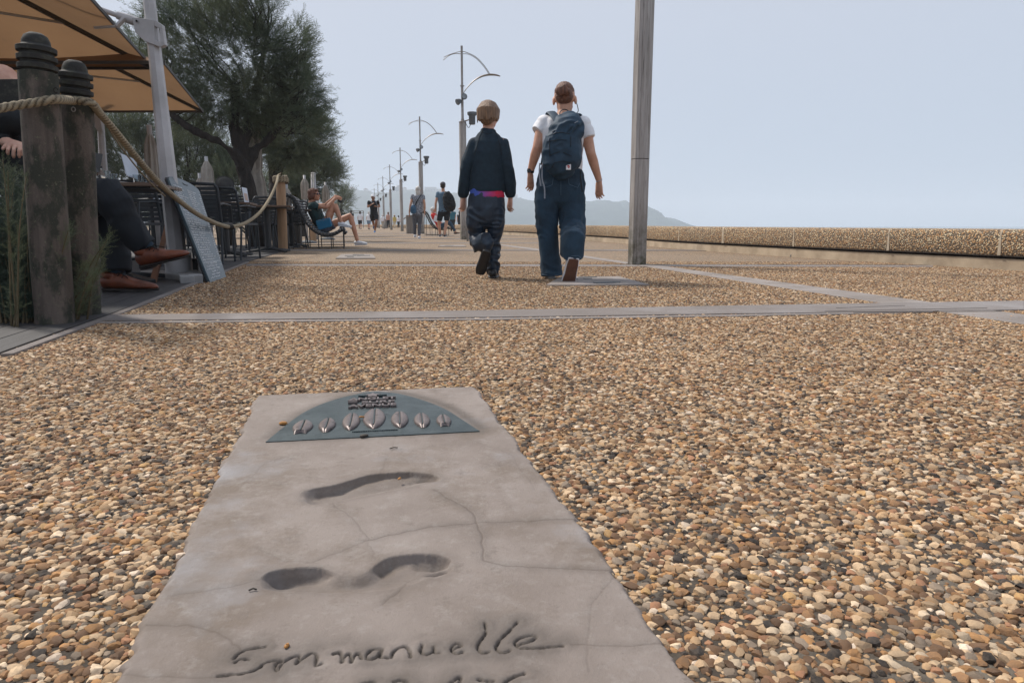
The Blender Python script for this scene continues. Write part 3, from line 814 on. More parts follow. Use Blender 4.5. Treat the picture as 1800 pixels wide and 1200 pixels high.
# nearer left shoulder of the hill behind the people
V = []; prof2 = [(300, 372), (520, 366), (600, 362), (680, 366), (760, 364), (830, 369), (900, 374), (980, 380), (1060, 384), (1140, 391), (1190, 396), (1230, 400)]
hx = [P(a, b, 1230) for a, b in spline([(float(a), float(b)) for a, b in prof2], 16)]
for j in range(14):
    f = (j - 7) / 7.0
    for q in hx:
        y = 1230 + f * 90; h = max(q.z + 6, .2); shp = max(0, 1 - abs(f) ** 1.6)
        V.append((q.x, y, -6.5 + h * shp + 2.5 * noise.noise(Vector((q.x * .06, y * .05, 5))) * min(1, shp * 2) * min(1, h / 20)))
tag(link("hills", np_mesh("hills", V, grid_faces(len(hx), 14), False), M_HILL), "lower slopes of the wooded headland", kind="structure")
# villas on the headland
M_VW = pm("villa_wall", (.62, .60, .56), (.5, .48, .45), rough=.8, ns=.2)
M_VR = pm("villa_roof", (.30, .14, .09), (.25, .12, .08), rough=.8, ns=.2)
M_VG = pm("villa_glass", (.05, .06, .07), rough=.3)
def villa(px, py, w, h, roof, label, D=1490):
    c = P(px, py, D); r = empty("villa", (c.x, c.y, c.z - h))
    mb = MB(); mb.box((0, 0, h / 2 - 3), (w, w * .8, h + 6)); 
    mb.build("wall", M_VW, r)
    mb = MB()
    if roof == 'flat': mb.box((0, 0, h + .4), (w * 1.06, w * .86, .8))
    elif roof == 'dome': mb.ball((0, 0, h), (w * .5, w * .5, w * .42), 16, 10)
    else: mb.prism([(-w * .55, -w * .45, h), (w * .55, -w * .45, h), (0, -w * .45, h + w * .3)], (0, w * .9, 0))
    mb.build("roof", M_VG if roof == 'dome' else M_VR if roof == 'gable' else M_VW, r, smooth=40)
    for a_ in range(max(1, int(h / 5))):
        for k in range(int(w / 6)):
            mb = MB(); mb.box((-w / 2 + 3 + k * 6, -w * .4 - .1, 2.2 + a_ * 4.2), (2.2, .3, 2.4)); mb.build("window", M_VG, r)
    tag(r, label, "villa", group="villas on the headland")
villa(618, 331, 12, 7, 'gable', "leftmost pale villa with gabled roof on the hazy headland")
villa(643, 333, 9, 6, 'gable', "small gabled villa second from left on the hazy headland")
villa(700, 333, 22, 8, 'dome', "wide pale building with rounded roof on the hazy headland")
villa(712, 331, 8, 9, 'gable', "narrow gabled house right beside the round roofed building on the headland")
villa(757, 330, 24, 12, 'flat', "tall flat roofed block on the headland between the two walkers", 1488)
villa(775, 333, 16, 8, 'flat', "lower flat roofed block beside the tall one on the headland")
villa(886, 336, 13, 13, 'flat', "tower like pale building on the headland just right of the boy")
villa(895, 341, 14, 7, 'gable', "low gabled house next to the tower like building on the headland")
villa(905, 343, 12, 8, 'flat', "flat roofed house right of the tower like building on the headland")
# a far beach shelf on which distant people stand is the promenade itself
# ---------------------------------------------------------------- haze
mb = MB(); mb.box((800, 1400, 44), (5400, 3300, 104))
hz = mb.build("haze"); hm = bpy.data.materials.new("haze_air"); hm.use_nodes = True; t = hm.node_tree; t.nodes.clear()
o = t.nodes.new("ShaderNodeOutputMaterial"); vol = t.nodes.new("ShaderNodeVolumePrincipled")
vol.inputs['Color'].default_value = (.88, .93, 1.0, 1); vol.inputs['Density'].default_value = .0006; vol.inputs['Anisotropy'].default_value = 0.1
t.links.new(vol.outputs[0], o.inputs['Volume']); hz.data.materials.append(hm)
tag(hz, "thin sea haze filling the air over the promenade and bay", kind="stuff")
# ---------------------------------------------------------------- figures: one continuous voxel-merged surface per body or garment
def wrinkle_fn(amp, sc=(14, 14, 6), seed=0, ridge=True):
    off = Vector((seed * 7.3, seed * 3.1, seed))
    def f(c):
        p = Vector((c.x * sc[0], c.y * sc[1], c.z * sc[2])) + off
        w = Vector((noise.noise(p * .5 + Vector((9, 0, 0))), noise.noise(p * .5 + Vector((0, 9, 0))), noise.noise(p * .5)))
        n = noise.noise(p + w * 1.6)
        return amp * ((1 - abs(n) * 3.2) if ridge else n)
    return f
def skin(name, mb, voxel, mat, parent, smooth=3, wr=None, fac=0.5):
    me = mb.mesh("tmp"); o = bpy.data.objects.new("tmp", me); COL.objects.link(o)
    r = o.modifiers.new("r", 'REMESH'); r.mode = 'VOXEL'; r.voxel_size = voxel; r.adaptivity = 0
    if smooth:
        s_ = o.modifiers.new("s", 'SMOOTH'); s_.iterations = smooth; s_.factor = fac
    dg = bpy.context.evaluated_depsgraph_get(); dg.update()
    nm = bpy.data.meshes.new_from_object(o.evaluated_get(dg))
    bpy.data.objects.remove(o); bpy.data.meshes.remove(me)
    if wr is not None:
        nr = [v.normal.copy() for v in nm.vertices]
        for v, n in zip(nm.vertices, nr): v.co += n * wr(v.co)
    nm.materials.clear(); nm.name = name
    nm.polygons.foreach_set("use_smooth", [True] * len(nm.polygons)); nm.update()
    return link(name, nm, mat, parent)
M_SKIN = pm("skin_tan", (.60, .34, .24), (.50, .26, .17), rough=.55, ns=14, bs=.1, bns=300, bd=.001, sss=.12)
M_SKINP = pm("skin_pale", (.68, .42, .32), (.58, .32, .24), rough=.55, ns=14, bs=.1, bns=300, bd=.001, sss=.12)
M_SKINB = pm("skin_brown", (.33, .155, .085), (.25, .11, .06), rough=.45, ns=14, sss=.1)
def hand(mb, wrist, d, side, L=.175, curl=.5, r=.0085, spread=.3):
    """wrist position, direction of the fingers, side = towards the thumb"""
    d = d.normalized(); side = (side - d * side.dot(d)).normalized(); nn = d.cross(side)
    if nn.y < 0: nn = -nn     # fingers curl along nn (forward)
    palm = wrist + d * (L * .48)
    mb.tube([wrist - d * .02, wrist + d * L * .12, wrist + d * L * .32, palm], [(r * 2.6, r * 2.3), (r * 3.3, r * 1.8), (r * 4.2, r * 1.6), (r * 4.4, r * 1.4)], 12, side, True)
    for k, fl in enumerate((.46, .52, .48, .38)):
        o_ = (1.5 - k) / 1.5
        a = palm + side * (o_ * r * 3.3) - d * .006
        fd = (d + side * (o_ * .14 * spread * 2)).normalized()
        c1 = curl * (1 + .15 * k)
        p1 = a + fd * (L * fl * .42); d2 = (fd * math.cos(c1) + nn * math.sin(c1)); p2 = p1 + d2 * (L * fl * .33)
        d3 = (fd * math.cos(c1 * 1.9) + nn * math.sin(c1 * 1.9)); p3 = p2 + d3 * (L * fl * .25)
        mb.tube([a, p1, p2, p3], [r * 1.0, r * .98, r * .88, r * .72], 8, None, True)
    a = wrist + d * L * .14 + side * r * 2.3; p1 = a + (d * .8 + side * .38 + nn * .3).normalized() * L * .2; p2 = p1 + (d * .95 + side * .15 + nn * .3).normalized() * L * .19; p3 = p2 + (d + nn * .2).normalized() * L * .12
    mb.tube([a, p1, p2, p3], [r * 1.5, r * 1.15, r * 1.0, r * .75], 8, None, True)
def head(mb, c, fwd, up, h=1.0, ears=True):
    """skull centre, facing, up"""
    up = up.normalized(); fwd = (fwd - up * fwd.dot(up)).normalized(); rt = fwd.cross(up)
    M = Matrix((rt, fwd, up)).transposed()
    q = lambda x, y, z: c + (rt * x + fwd * y + up * z) * h
    mb.ball(q(0, -.012, .022), (.074 * h, .092 * h, .088 * h), rot=M)
    mb.ball(q(0, .028, -.035), (.058 * h, .062 * h, .075 * h), rot=M)
    mb.ball(q(0, .062, -.088), (.026 * h, .022 * h, .020 * h), rot=M)       # chin
    mb.tube([q(0, .082, .008), q(0, .098, -.022), q(0, .104, -.034)], [.009 * h, .012 * h, .015 * h], 8, rt, True)   # nose
    mb.ball(q(0, .083, -.062), (.026 * h, .010 * h, .008 * h), rot=M, nu=10, nv=6)    # mouth
    mb.tube([q(-.04, .074, .018), q(0, .086, .020), q(.04, .074, .018)], .010 * h, 8, None, True)     # brow
    for s_ in (-1, 1):
        mb.ball(q(s_ * .036, .066, -.03), (.022 * h, .022 * h, .020 * h), rot=M, nu=10, nv=6)
        if ears: mb.ball(q(s_ * .077, -.004, -.015), (.011 * h, .019 * h, .032 * h), rot=M, nu=10, nv=7)
    return q, M
def limb(mb, pts, rad, n=14, side=None, dome=True):
    P_ = []; R_ = []
    rad = [r if isinstance(r, tuple) else (r, r) for r in rad]
    for i in range(len(pts) - 1):
        for k in range(4):
            f = k / 4; P_.append(pts[i].lerp(pts[i + 1], f)); R_.append((lerp(rad[i][0], rad[i + 1][0], f), lerp(rad[i][1], rad[i + 1][1], f)))
    P_.append(pts[-1]); R_.append(rad[-1])
    mb.tube(P_, R_, n, side, dome)
    if not dome: mb.ball(pts[0], min(rad[0]) * .98, 14, 9)
def foot_shape(mb, heel, toe, up, L, w=1.0, sole=False):
    d = (toe - heel).normalized(); up = (up - d * up.dot(d)).normalized(); s = d.cross(up)
    if sole:
        pts = [heel + d * (L * f) for f in (.02, .2, .5, .75, .92)]
        mb.tube(pts, [(.032 * w, .012), (.036 * w, .012), (.037 * w, .012), (.044 * w, .012), (.034 * w, .011)], 14, s, True)
    else:
        mb.tube([heel + d * (L * f) + up * z for f, z in ((.06, .045), (.25, .045), (.5, .038), (.72, .030), (.92, .024))],
                [(.033 * w, .040), (.036 * w, .045), (.038 * w, .034), (.043 * w, .026), (.032 * w, .018)], 14, s, True)
class Fig:
    def __init__(self, label, px, py, cat="person", Y=None, **kw):
        self.b = G(px, py) if Y is None else Vector((P(px, HOR, Y).x, Y, 0))
        self.Y = self.b.y
        self.root = empty("person", self.b); tag(self.root, label, cat, kw.get('group'))
    def __call__(self, px, py, dy=0.0): return P(px, py, self.Y + dy) - self.b
def hair_mat(name, a, b, sc=(60, 60, 6)):
    m = bpy.data.materials.new(name); t, bs, o = nt(m); v = coords(t, sc)
    n1 = nz(t, v, 1.4, 5, .65, .3, .7)
    t.links.new(mixc(t, n1, a, b), bs.inputs['Base Color']); bs.inputs['Roughness'].default_value = .45
    bump(t, bs, n1, .9, .006); return m
M_HBROWN = hair_mat("hair_brown", (.24, .10, .055), (.06, .024, .014))
M_HLIGHT = hair_mat("hair_light_brown", (.32, .19, .105), (.09, .05, .028))
M_HRED = hair_mat("hair_auburn", (.22, .075, .032), (.07, .02, .01))
M_HSILV = hair_mat("hair_silver", (.70, .68, .64), (.45, .43, .40))
M_HDARK = hair_mat("hair_dark", (.04, .03, .025), (.015, .012, .01))
def cloth(name, a, b=None, rough=.85, **kw):
    k = dict(ns=20, bs=.35, bns=500, bd=.0012); k.update(kw); return pm(name, a, b, rough=rough, **k)
M_WHITE = cloth("white_cotton", (.80, .80, .82), (.72, .73, .76))
M_NAVY = cloth("navy_knit", (.010, .029, .047), (.006, .019, .033), ns=30)
M_NAVYP = pm("navy_nylon", (.012, .030, .055), (.007, .018, .036), rough=.5, ns=9, bs=.2, bns=400, bd=.001)
M_DENIM = bpy.data.materials.new("denim"); t, b, o = nt(M_DENIM); v = coords(t)
c = mixc(t, nz(t, v, 5, 4, .6, .4, .75), (.010, .026, .046), (.022, .058, .100)); c = mixc(t, nz(t, coords(t, (1, 1, .3)), 420, 2, .6, .5, .8), c, (.03, .075, .12))
t.links.new(c, b.inputs['Base Color']); b.inputs['Roughness'].default_value = .9;  bump(t, b, nz(t, v, 600, 2, .5), .4, .001)
M_BLACK = cloth("black_cloth", (.010, .013, .017), (.006, .008, .011))
M_BLKSHOE = pm("black_leather", (.012, .013, .016), (.02, .021, .024), rough=.4, ns=30, bs=.2, bns=120)
M_SHOEW = pm("white_shoe", (.72, .73, .75), (.60, .61, .64), rough=.5, ns=30)
M_SOLE = pm("gum_sole", (.13, .055, .030), (.09, .038, .022), rough=.65, ns=40, bs=.5, bns=260, bd=.003)
M_STITCH = pm("stitch_blue", (.10, .17, .25), rough=.8)
M_STRAP = pm("grey_webbing", (.30, .33, .38), (.22, .25, .30), rough=.8, ns=90)

# ================= woman with the backpack
w = Fig("woman walking away in a white t shirt and wide dark jeans, brown hair pinned up", 985, 490)
V3 = Vector
body = MB()
skc = w(992.5, 174, .02)
hq, hM = head(body, skc, V3((.12, 1, -.35)), V3((0, .3, 1)), 1.14)
limb(body, [w(990, 210, -.03), w(991, 196, -.01), skc + V3((0, -.03, -.03))], [(.062, .06), (.052, .052), (.055, .055)])
body.tube([w(985, 335), w(985, 310), w(987, 285), w(988, 250), w(989, 222), w(990, 208)], [(.155, .10), (.155, .10), (.12, .085), (.14, .095), (.155, .085), (.08, .06)], 18, V3((1, 0, 0)), True)
shL, elL, wrL = w(955, 217), w(944.5, 260, -.03), w(932, 303, .03)
shR, elR, wrR = w(1027, 219), w(1038.5, 270, -.03), w(1053, 317, .03)
for a_, b_, c_, sg in ((shL, elL, wrL, 1), (shR, elR, wrR, -1)):
    limb(body, [a_, a_.lerp(b_, .5), b_, b_.lerp(c_, .3), c_.lerp(b_, .25), c_], [.052, .047, .040, .041, .031, .026])
    body.ball(b_ + V3((0, -.022, 0)), (.020, .014, .022), 10, 7)
    hand(body, c_, V3((.04 * sg, .05, -1)) if sg > 0 else V3((.03, .05, -1)), V3((.75 * sg, .65, 0)), .172, .42, .0086, .2)
# lower legs (inside the jeans)
hipL, hipR = w(966, 330), w(1006, 330)
knL, anL = w(962, 402, .03), w(969, 470, .02)
toeR = G(1000, 497.0) + V3((0, .02, .012)) - w.b; heelR = P(1009, 453, toeR.y + w.b.y - .085) - w.b
anR = heelR + V3((0, .035, .09)); knR = w(1006, 400, -.02)
limb(body, [hipL, knL, anL], [.085, .055, .038]); limb(body, [hipR, knR, anR], [.085, .055, .038])
skin("body", body, .0042, M_SKIN, w.root, 2)
# hair
hb = MB()
hb.ball(hq(0, -.022, .036), (.083, .094, .086), rot=hM); hb.ball(hq(0, -.055, -.005), (.074, .060, .070), rot=hM)
hb.ball(hq(-.018, -.108, .012), (.050, .042, .046), rot=hM); hb.ball(hq(.018, -.11, -.004), (.036, .03, .03), rot=hM); hb.ball(hq(-.02, -.118, -.012), (.026, .02, .026), rot=hM); hb.ball(hq(0, -.125, .024), (.024, .02, .03), rot=hM)
hb.tube([hq(.072, .02, .02), hq(.083, .012, -.006), hq(.084, .004, -.026)], .007, 6, None, True)
sw = lambda c: .0035 * noise.noise(V3((math.atan2(c.x - skc.x, c.z - skc.z) * 22, c.y * 9, (c - skc).length * 30)))
hs = skin("hair", hb, .0045, M_HBROWN, w.root, 2, sw)
# glasses cord / mask loop
mb = MB(); mb.tube(spline([tuple(hq(.079, .02, -.01)), tuple(hq(.092, .035, -.05)), tuple(hq(.094, .03, -.085)), tuple(hq(.078, .03, -.10))], 4), .0035, 6); mb.build("glasses_arm", M_BLKSHOE, w.root, smooth=180)
# t-shirt
sh = MB()
sh.tube([w(988, 306), w(988, 296), w(988, 275), w(988, 250), w(989.5, 228), w(990, 214), w(991, 206, 0.0), w(991, 201.5, 0.0)], [(.165, .115), (.166, .118), (.168, .12), (.182, .124), (.192, .120), (.168, .105), (.115, .085), (.070, .068)], 22, V3((1, 0, 0)), False)
limb(sh, [w(960, 217), w(951, 225), w(944.5, 232, -.01)], [(.066, .066), (.066, .070), (.056, .072)], dome=False); sh.ball(shL + V3((.01, 0, .002)), .066); sh.ball(shR + V3((-.01, 0, .002)), .066); limb(sh, [w(1022, 219), w(1031, 231), w(1034.5, 243, -.01)], [(.062, .064), (.064, .068), (.058, .072)], dome=False)
skin("t_shirt", sh, .006, M_WHITE, w.root, 3, wrinkle_fn(.0028, (9, 9, 5), 1))
# jeans
jn = MB()
jn.tube([w(986, 342), w(986, 325), w(986, 306), w(987, 290)], [(.185, .125), (.205, .135), (.190, .130), (.160, .110)], 20, V3((1, 0, 0)), True)
limb(jn, [w(965, 325), w(961.5, 355), w(961, 400, .02), w(966.5, 450, .01), w(969.5, 476, 0), w(970, 484, 0)], [(.102, .12), (.104, .115), (.086, .10), (.083, .11), (.088, .12), (.090, .122)], 18, V3((1, 0, 0)), False)
kn2 = knR + V3((.0, -.01, 0))
limb(jn, [w(1006, 325), w(1006, 360), kn2, kn2.lerp(anR, .55), anR + V3((-.008, .02, .05)), anR + V3((-.008, .07, -.075))], [(.104, .12), (.108, .112), (.105, .098), (.096, .092), (.094, .10), (.092, .115)], 18, V3((1, 0, 0)), False)
wr1 = wrinkle_fn(.0055, (7, 7, 10), 2)
def jw(c):
    z = c.z; k = .35 + 1.0 * math.exp(-((z - .45) / .10) ** 2) + .9 * math.exp(-((z - .72) / .06) ** 2) + .8 * math.exp(-((z - .12) / .08) ** 2)
    return wr1(c) * k * 1.25
jo = skin("jeans", jn, .006, M_DENIM, w.root, 3, jw)
mb = MB()     # pocket seams, hem stitching laid on the cloth
def onback(px, py, dy): return w(px, py, dy)
def surf(o, px, py, lift=.003):
    """point on object o's surface seen at that pixel"""
    og = V3((0, 0, CAMH)) - w.b if o.parent == w.root else V3((0, 0, CAMH)) - o.parent.location
    dd = ray(px, py).normalized()
    hit, loc, n, i = o.ray_cast(og, dd)
    return (loc + n * lift) if hit else None
def stitch(o, pts, r=.0016, steps=8):
    out = []
    for a, b in zip(pts[:-1], pts[1:]):
        for k in range(steps):
            q = surf(o, lerp(a[0], b[0], k / steps), lerp(a[1], b[1], k / steps))
            if q is not None: out.append(q)
    q = surf(o, *pts[-1])
    if q is not None: out.append(q)
    if len(out) > 1: m9 = MB(); m9.tube(out, r, 5); m9.build("stitching", M_STITCH, o, smooth=180)
bpy.context.view_layer.update()
for pl in ([(951, 304), (948, 325), (961, 329), (971, 325), (974, 304)], [(998, 304), (1000, 324), (1015, 330), (1019, 322)], [(986, 312), (986, 343)], [(1021, 306), (1025, 335)], [(954, 482), (968, 485), (985, 482)], [(986, 470), (994, 458), (1005, 450), (1016, 449), (1023, 456)]): stitch(jo, pl)
# shoes
fs = MB(); foot_shape(fs, anL * 1 + V3((0, -.05, -anL.z)), V3((anL.x - .005, .2, 0)), V3((0, 0, 1)), .25); so = skin("shoe", fs, .005, M_SHOEW, w.root, 2)
fs = MB(); foot_shape(fs, V3((anL.x, anL.y - .05, .012)), V3((anL.x - .005, .2, .012)), V3((0, 0, 1)), .25, 1.12, True); skin("sole", fs, .004, M_SHOEW, so, 1)
fup = V3((0, .82, .57)); fs = MB(); tdir = (toeR - heelR).normalized()
foot_shape(fs, heelR + fup * .006, toeR + fup * .006, fup, .265, 1.25); so = skin("shoe", fs, .005, M_SHOEW, w.root, 2)
fs = MB(); foot_shape(fs, heelR, toeR, fup, .272, 1.38, True); skin("midsole", fs, .004, M_SHOEW, so, 1)
fs = MB(); foot_shape(fs, heelR - fup * .008 + tdir * .008, toeR - fup * .008, fup, .258, 1.24, True); skin("sole", fs, .004, M_SOLE, so, 1)
# watch and bracelet
dL = (wrL - elL).normalized(); mb = MB(); mb.tube([wrL - dL * .022, wrL - dL * .002], .0305, 16); o = mb.build("watch_strap", M_BLACK, w.root, smooth=40, bevel=.002)
mb = MB(); mb.box(wrL - dL * .012 + V3((-.012, -.026, 0)), (.032, .012, .034)); mb.build("watch_face", M_BLKSHOE, o, bevel=.003)
dR = (wrR - elR).normalized(); mb = MB(); mb.tube([wrR - dR * .004, wrR + dR * .002], .0285, 14); mb.build("bracelet", pm("silver_cord", (.4, .42, .45), rough=.5), w.root, smooth=40)

# ================= her backpack
bp = empty("backpack", w.b + w(989, 300, -.2)); bl = bp.location - w.b
tag(bp, "dark navy roll top backpack carried on the walking woman's back", "backpack")
W2 = lambda px, py, dy=0.0: w(px, py, dy) - bl
pk = MB()
pk.tube([W2(992, 304, -.20), W2(990, 298, -.21), W2(988, 285, -.22), W2(987, 268, -.22), W2(989, 252, -.22), W2(993, 238, -.215), W2(997, 228, -.21), W2(998, 218, -.20), W2(996, 209, -.19), W2(994, 204, -.18)],
        [(.085, .05), (.115, .080), (.148, .098), (.155, .10), (.146, .098), (.125, .088), (.130, .092), (.122, .085), (.10, .06), (.085, .035)], 22, V3((1, 0, 0)), True)
pk.ball(W2(1012, 222, -.24), (.05, .05, .035)); pk.ball(W2(965, 275, -.20), (.055, .06, .12)); pk.ball(W2(1013, 270, -.20), (.045, .06, .12))
wrb = wrinkle_fn(.009, (8, 8, 12), 5)
def bw(c):
    p = c + bl; k = .55 + 1.2 * math.exp(-((p.z - w(990, 235).z) / .05) ** 2)
    return wrb(c) * k
M_PACK = pm("pack_cloth", (.013, .046, .084), (.009, .031, .058), rough=.7, ns=10, bs=.3, bns=500, bd=.001)
po_ = skin("pack_bag", pk, .006, M_PACK, bp, 2, bw)
bpy.context.view_layer.update()
def psurf(px, py, lift=.003):
    dd = ray(px, py).normalized(); hit, loc, n, i = po_.ray_cast(V3((0, 0, CAMH)) - bp.location, dd)
    return loc + n * lift if hit else None
def cord(name, pts, r, mat, parent=bp):
    m2 = MB(); out = []
    for a, b in zip(pts[:-1], pts[1:]):
        for k in range(6):
            q = psurf(lerp(a[0], b[0], k / 6), lerp(a[1], b[1], k / 6))
            if q is not None: out.append(q)
    if len(out) > 2: m2.tube(out, r, 6); m2.build(name, mat, parent, smooth=180)
M_CORD = pm("dark_cord", (.006, .014, .022), rough=.7)
for pts in ([(963, 249), (980, 246), (1000, 247)], [(967, 273), (987, 265)], [(967, 275), (966, 255), (968, 246)], [(1003, 240), (1003, 262)], [(970, 295), (975, 286), (990, 283), (1010, 288)], [(990, 268), (1008, 276)], [(971, 236), (985, 233), (1005, 236)]): cord("elastic_cord", pts, .0028, M_CORD)
for px0, px1, py0, py1 in ((970.5, 976, 229, 233), (972, 978, 232, 236), (963.5, 966.5, 241, 249), (1010, 1016, 214, 217)):
    a, b_ = psurf(px0, py1, .004), psurf(px1, py0, .004)
    if a is not None and b_ is not None:
        m2 = MB(); m2.bar(a, b_, .010, .005, V3((0, -1, 0))); m2.build("buckle", M_STRAP, bp, bevel=.0015)
# badge with the red curled emblem
m2 = MB(); bc = psurf(999, 293.5, .004); 
n_ = V3((0, -1, .12)).normalized(); ux = V3((1, 0, 0)); uy = n_.cross(ux) * -1; uy = V3((0, .12, 1)).normalized()
m2.prism([bc + ux * x_ + uy * y_ for x_, y_ in ((-.019, -.022), (.019, -.022), (.019, .022), (-.019, .022))], n_ * .004); bo = m2.build("badge", M_WHITE, bp, bevel=.0015)
m2 = MB(); em = [(.004, -.014), (.008, -.004), (.010, .004), (.006, .011), (-.002, .013), (-.009, .010), (-.012, .003), (-.006, .001), (-.003, .005), (.001, .003), (-.003, -.002), (-.006, -.004), (-.001, -.008)]
m2.prism([bc + n_ * .0055 + ux * x_ + uy * y_ for x_, y_ in em], n_ * .0015); m2.build("emblem", pm("red_emblem", (.55, .03, .02), rough=.6), bo)
# straps over the shoulders, top handle, dangling webbing
for (a, b_, c_, d_) in (((965, 203, .03), (968, 197, -.03), (975, 204, -.12), (981, 213, -.17)), ((1017, 205, .03), (1012, 201, -.03), (1004, 207, -.12), (999, 214, -.17))):
    m2 = MB(); pts = [W2(*q) for q in spline([a, b_, c_, d_], 5)]; m2.tube(pts, (.034, .008), 12, V3((1, 0, .1))); m2.build("shoulder_strap", M_PACK, bp, smooth=60)
m2 = MB(); m2.tube([W2(*q) for q in spline([(984, 207, -.15), (984.5, 197, -.12), (992, 192.5, -.11), (1001, 197, -.12), (1002, 207, -.15)], 5)], (.010, .004), 8, V3((0, 1, 0))); m2.build("top_handle", M_CORD, bp, smooth=60)
for pts in ([(949, 287, -.16), (948, 305, -.165), (950.5, 327, -.165)], [(953, 290, -.16), (953, 314, -.17), (957, 330, -.17), (957.5, 349, -.165)], [(1020, 300, -.15), (1021, 320, -.155), (1024, 338, -.15)], [(958, 246, -.13), (954, 270, -.14), (951, 290, -.15)], [(1021, 245, -.13), (1022, 262, -.14), (1021, 279, -.14)]):
    m2 = MB(); m2.tube([W2(*q) for q in spline(pts, 5)], (.0055, .0018), 8, V3((1, 0, 0))); m2.build("hanging_strap", M_STRAP if pts[0][0] < 954 else M_CORD, bp, smooth=60)

# ================= boy
y = Fig("boy walking away in a dark navy pullover and navy trousers, light brown hair", 862, 489)
body = MB(); skc2 = y(859, 204, .0)
hq, hM = head(body, skc2, V3((.25, 1, -.12)), V3((.02, .1, 1)), .98)
limb(body, [y(858, 232), y(858.5, 222), skc2 + V3((0, -.02, -.04))], [(.052, .05), (.046, .046), (.05, .05)])
body.tube([y(856, 365), y(856, 340), y(857, 310), y(857, 275), y(858, 250), y(858, 236)], [(.135, .09), (.135, .09), (.11, .08), (.12, .085), (.13, .08), (.07, .05)], 16, V3((1, 0, 0)), True)
shL, elL, wrL = y(835, 252), y(817.5, 298, -.02), y(814.5, 346, .03); shR, elR, wrR = y(882, 252), y(894, 299, -.02), y(897.5, 346, .03)
for a_, b_, c_, sg in ((shL, elL, wrL, 1), (shR, elR, wrR, -1)):
    limb(body, [a_, b_, c_], [.045, .034, .023]); hand(body, c_, V3((-.06 if sg > 0 else -.10, .05, -1)), V3((.6 * sg, .75, 0)), .145, .5, .0078, .2)
hipL, hipR = y(840, 360), y(869, 360); knL = y(839, 415, .04); toe = y(844, 479, -.10); heel = y(856.5, 441, -.20); anL = heel + V3((0, .05, .06)); knR = y(868, 420, .03); anR = y(866, 468, .0)
limb(body, [hipL, knL, anL], [.075, .048, .034]); limb(body, [hipR, knR, anR], [.075, .048, .034])
skin("body", body, .0042, M_SKINP, y.root, 2)
hb = MB(); hb.ball(hq(0, -.018, .036), (.086, .098, .088), rot=hM); hb.ball(hq(0, -.045, -.012), (.080, .070, .062), rot=hM); hb.ball(hq(0, -.058, -.045), (.055, .045, .045), rot=hM); hb.ball(hq(.0, .03, .075), (.07, .07, .035), rot=hM)
for s_ in (-1, 1): hb.ball(hq(s_ * .066, .022, .0), (.018, .03, .045), rot=hM)
for k in range(90):      # locks of hair
    th = random.uniform(-2.3, 2.3) - math.pi / 2 + random.uniform(-.2, .2); r0 = random.uniform(.02, .085)
    a = hq(.078 * math.cos(th) * .75, -.012 + .092 * math.sin(th) * .75, .100); b_ = hq(.090 * math.cos(th), -.014 + .104 * math.sin(th), .045); c_ = hq(.089 * math.cos(th), -.012 + .100 * math.sin(th), random.uniform(-.062, -.03) if math.sin(th) < -.1 else random.uniform(-.02, .02))
    hb.tube([a, b_, c_], [.006, .009, .004], 6, None, True)
hs2 = skin("hair", hb, .0042, M_HLIGHT, y.root, 1)
sw_ = MB()
sw_.tube([y(856, 339), y(856, 334), y(857, 318), y(857, 290), y(857, 268), y(858, 250), y(858, 240), y(858, 232), y(858.5, 227)], [(.140, .105), (.145, .110), (.143, .110), (.137, .106), (.140, .106), (.130, .098), (.100, .078), (.066, .062), (.060, .058)], 22, V3((1, 0, 0)), False)
for a_, b_, c_ in ((shL, elL, wrL), (shR, elR, wrR)):
    m_ = b_.lerp(c_, .5); limb(sw_, [a_ + V3((0, 0, -.01)), a_.lerp(b_, .5), b_, m_, c_.lerp(b_, .12), c_ + (c_ - b_).normalized() * .002], [.060, .054, .049, .049, .044, .031], dome=False)
wv = wrinkle_fn(.0075, (7, 7, 4), 8)
def sww(c): return wv(c) * (.35 + min(1, abs(c.x) * 5)) * .8
swo = skin("pullover", sw_, .0055, M_NAVY, y.root, 3, sww)
bpy.context.view_layer.update(); _w, w = w, y; mb = MB()
for pl in ([(849, 229), (843, 240), (837, 262), (834, 275)], [(869, 229), (874, 240), (880, 262), (882, 275)], [(848, 233), (858, 236), (868, 233)], [(829, 333), (842, 335.5), (858, 336), (872, 335.5), (883, 333)], [(808, 340), (815, 342), (821, 341)], [(890, 341), (896, 342), (902, 340)]):
    out = []
    for a, b_ in zip(pl[:-1], pl[1:]):
        for k in range(8):
            dd = ray(lerp(a[0], b_[0], k / 8), lerp(a[1], b_[1], k / 8)).normalized(); hit, loc, n, i_ = swo.ray_cast(V3((0, 0, CAMH)) - y.b, dd)
            if hit and (not out or (loc - out[-1]).length < .06): out.append(loc + n * .001)
    if len(out) > 2: m2 = MB(); m2.tube(out, .0022, 5); m2.build("seam", M_BLACK, swo, smooth=180)
w = _w
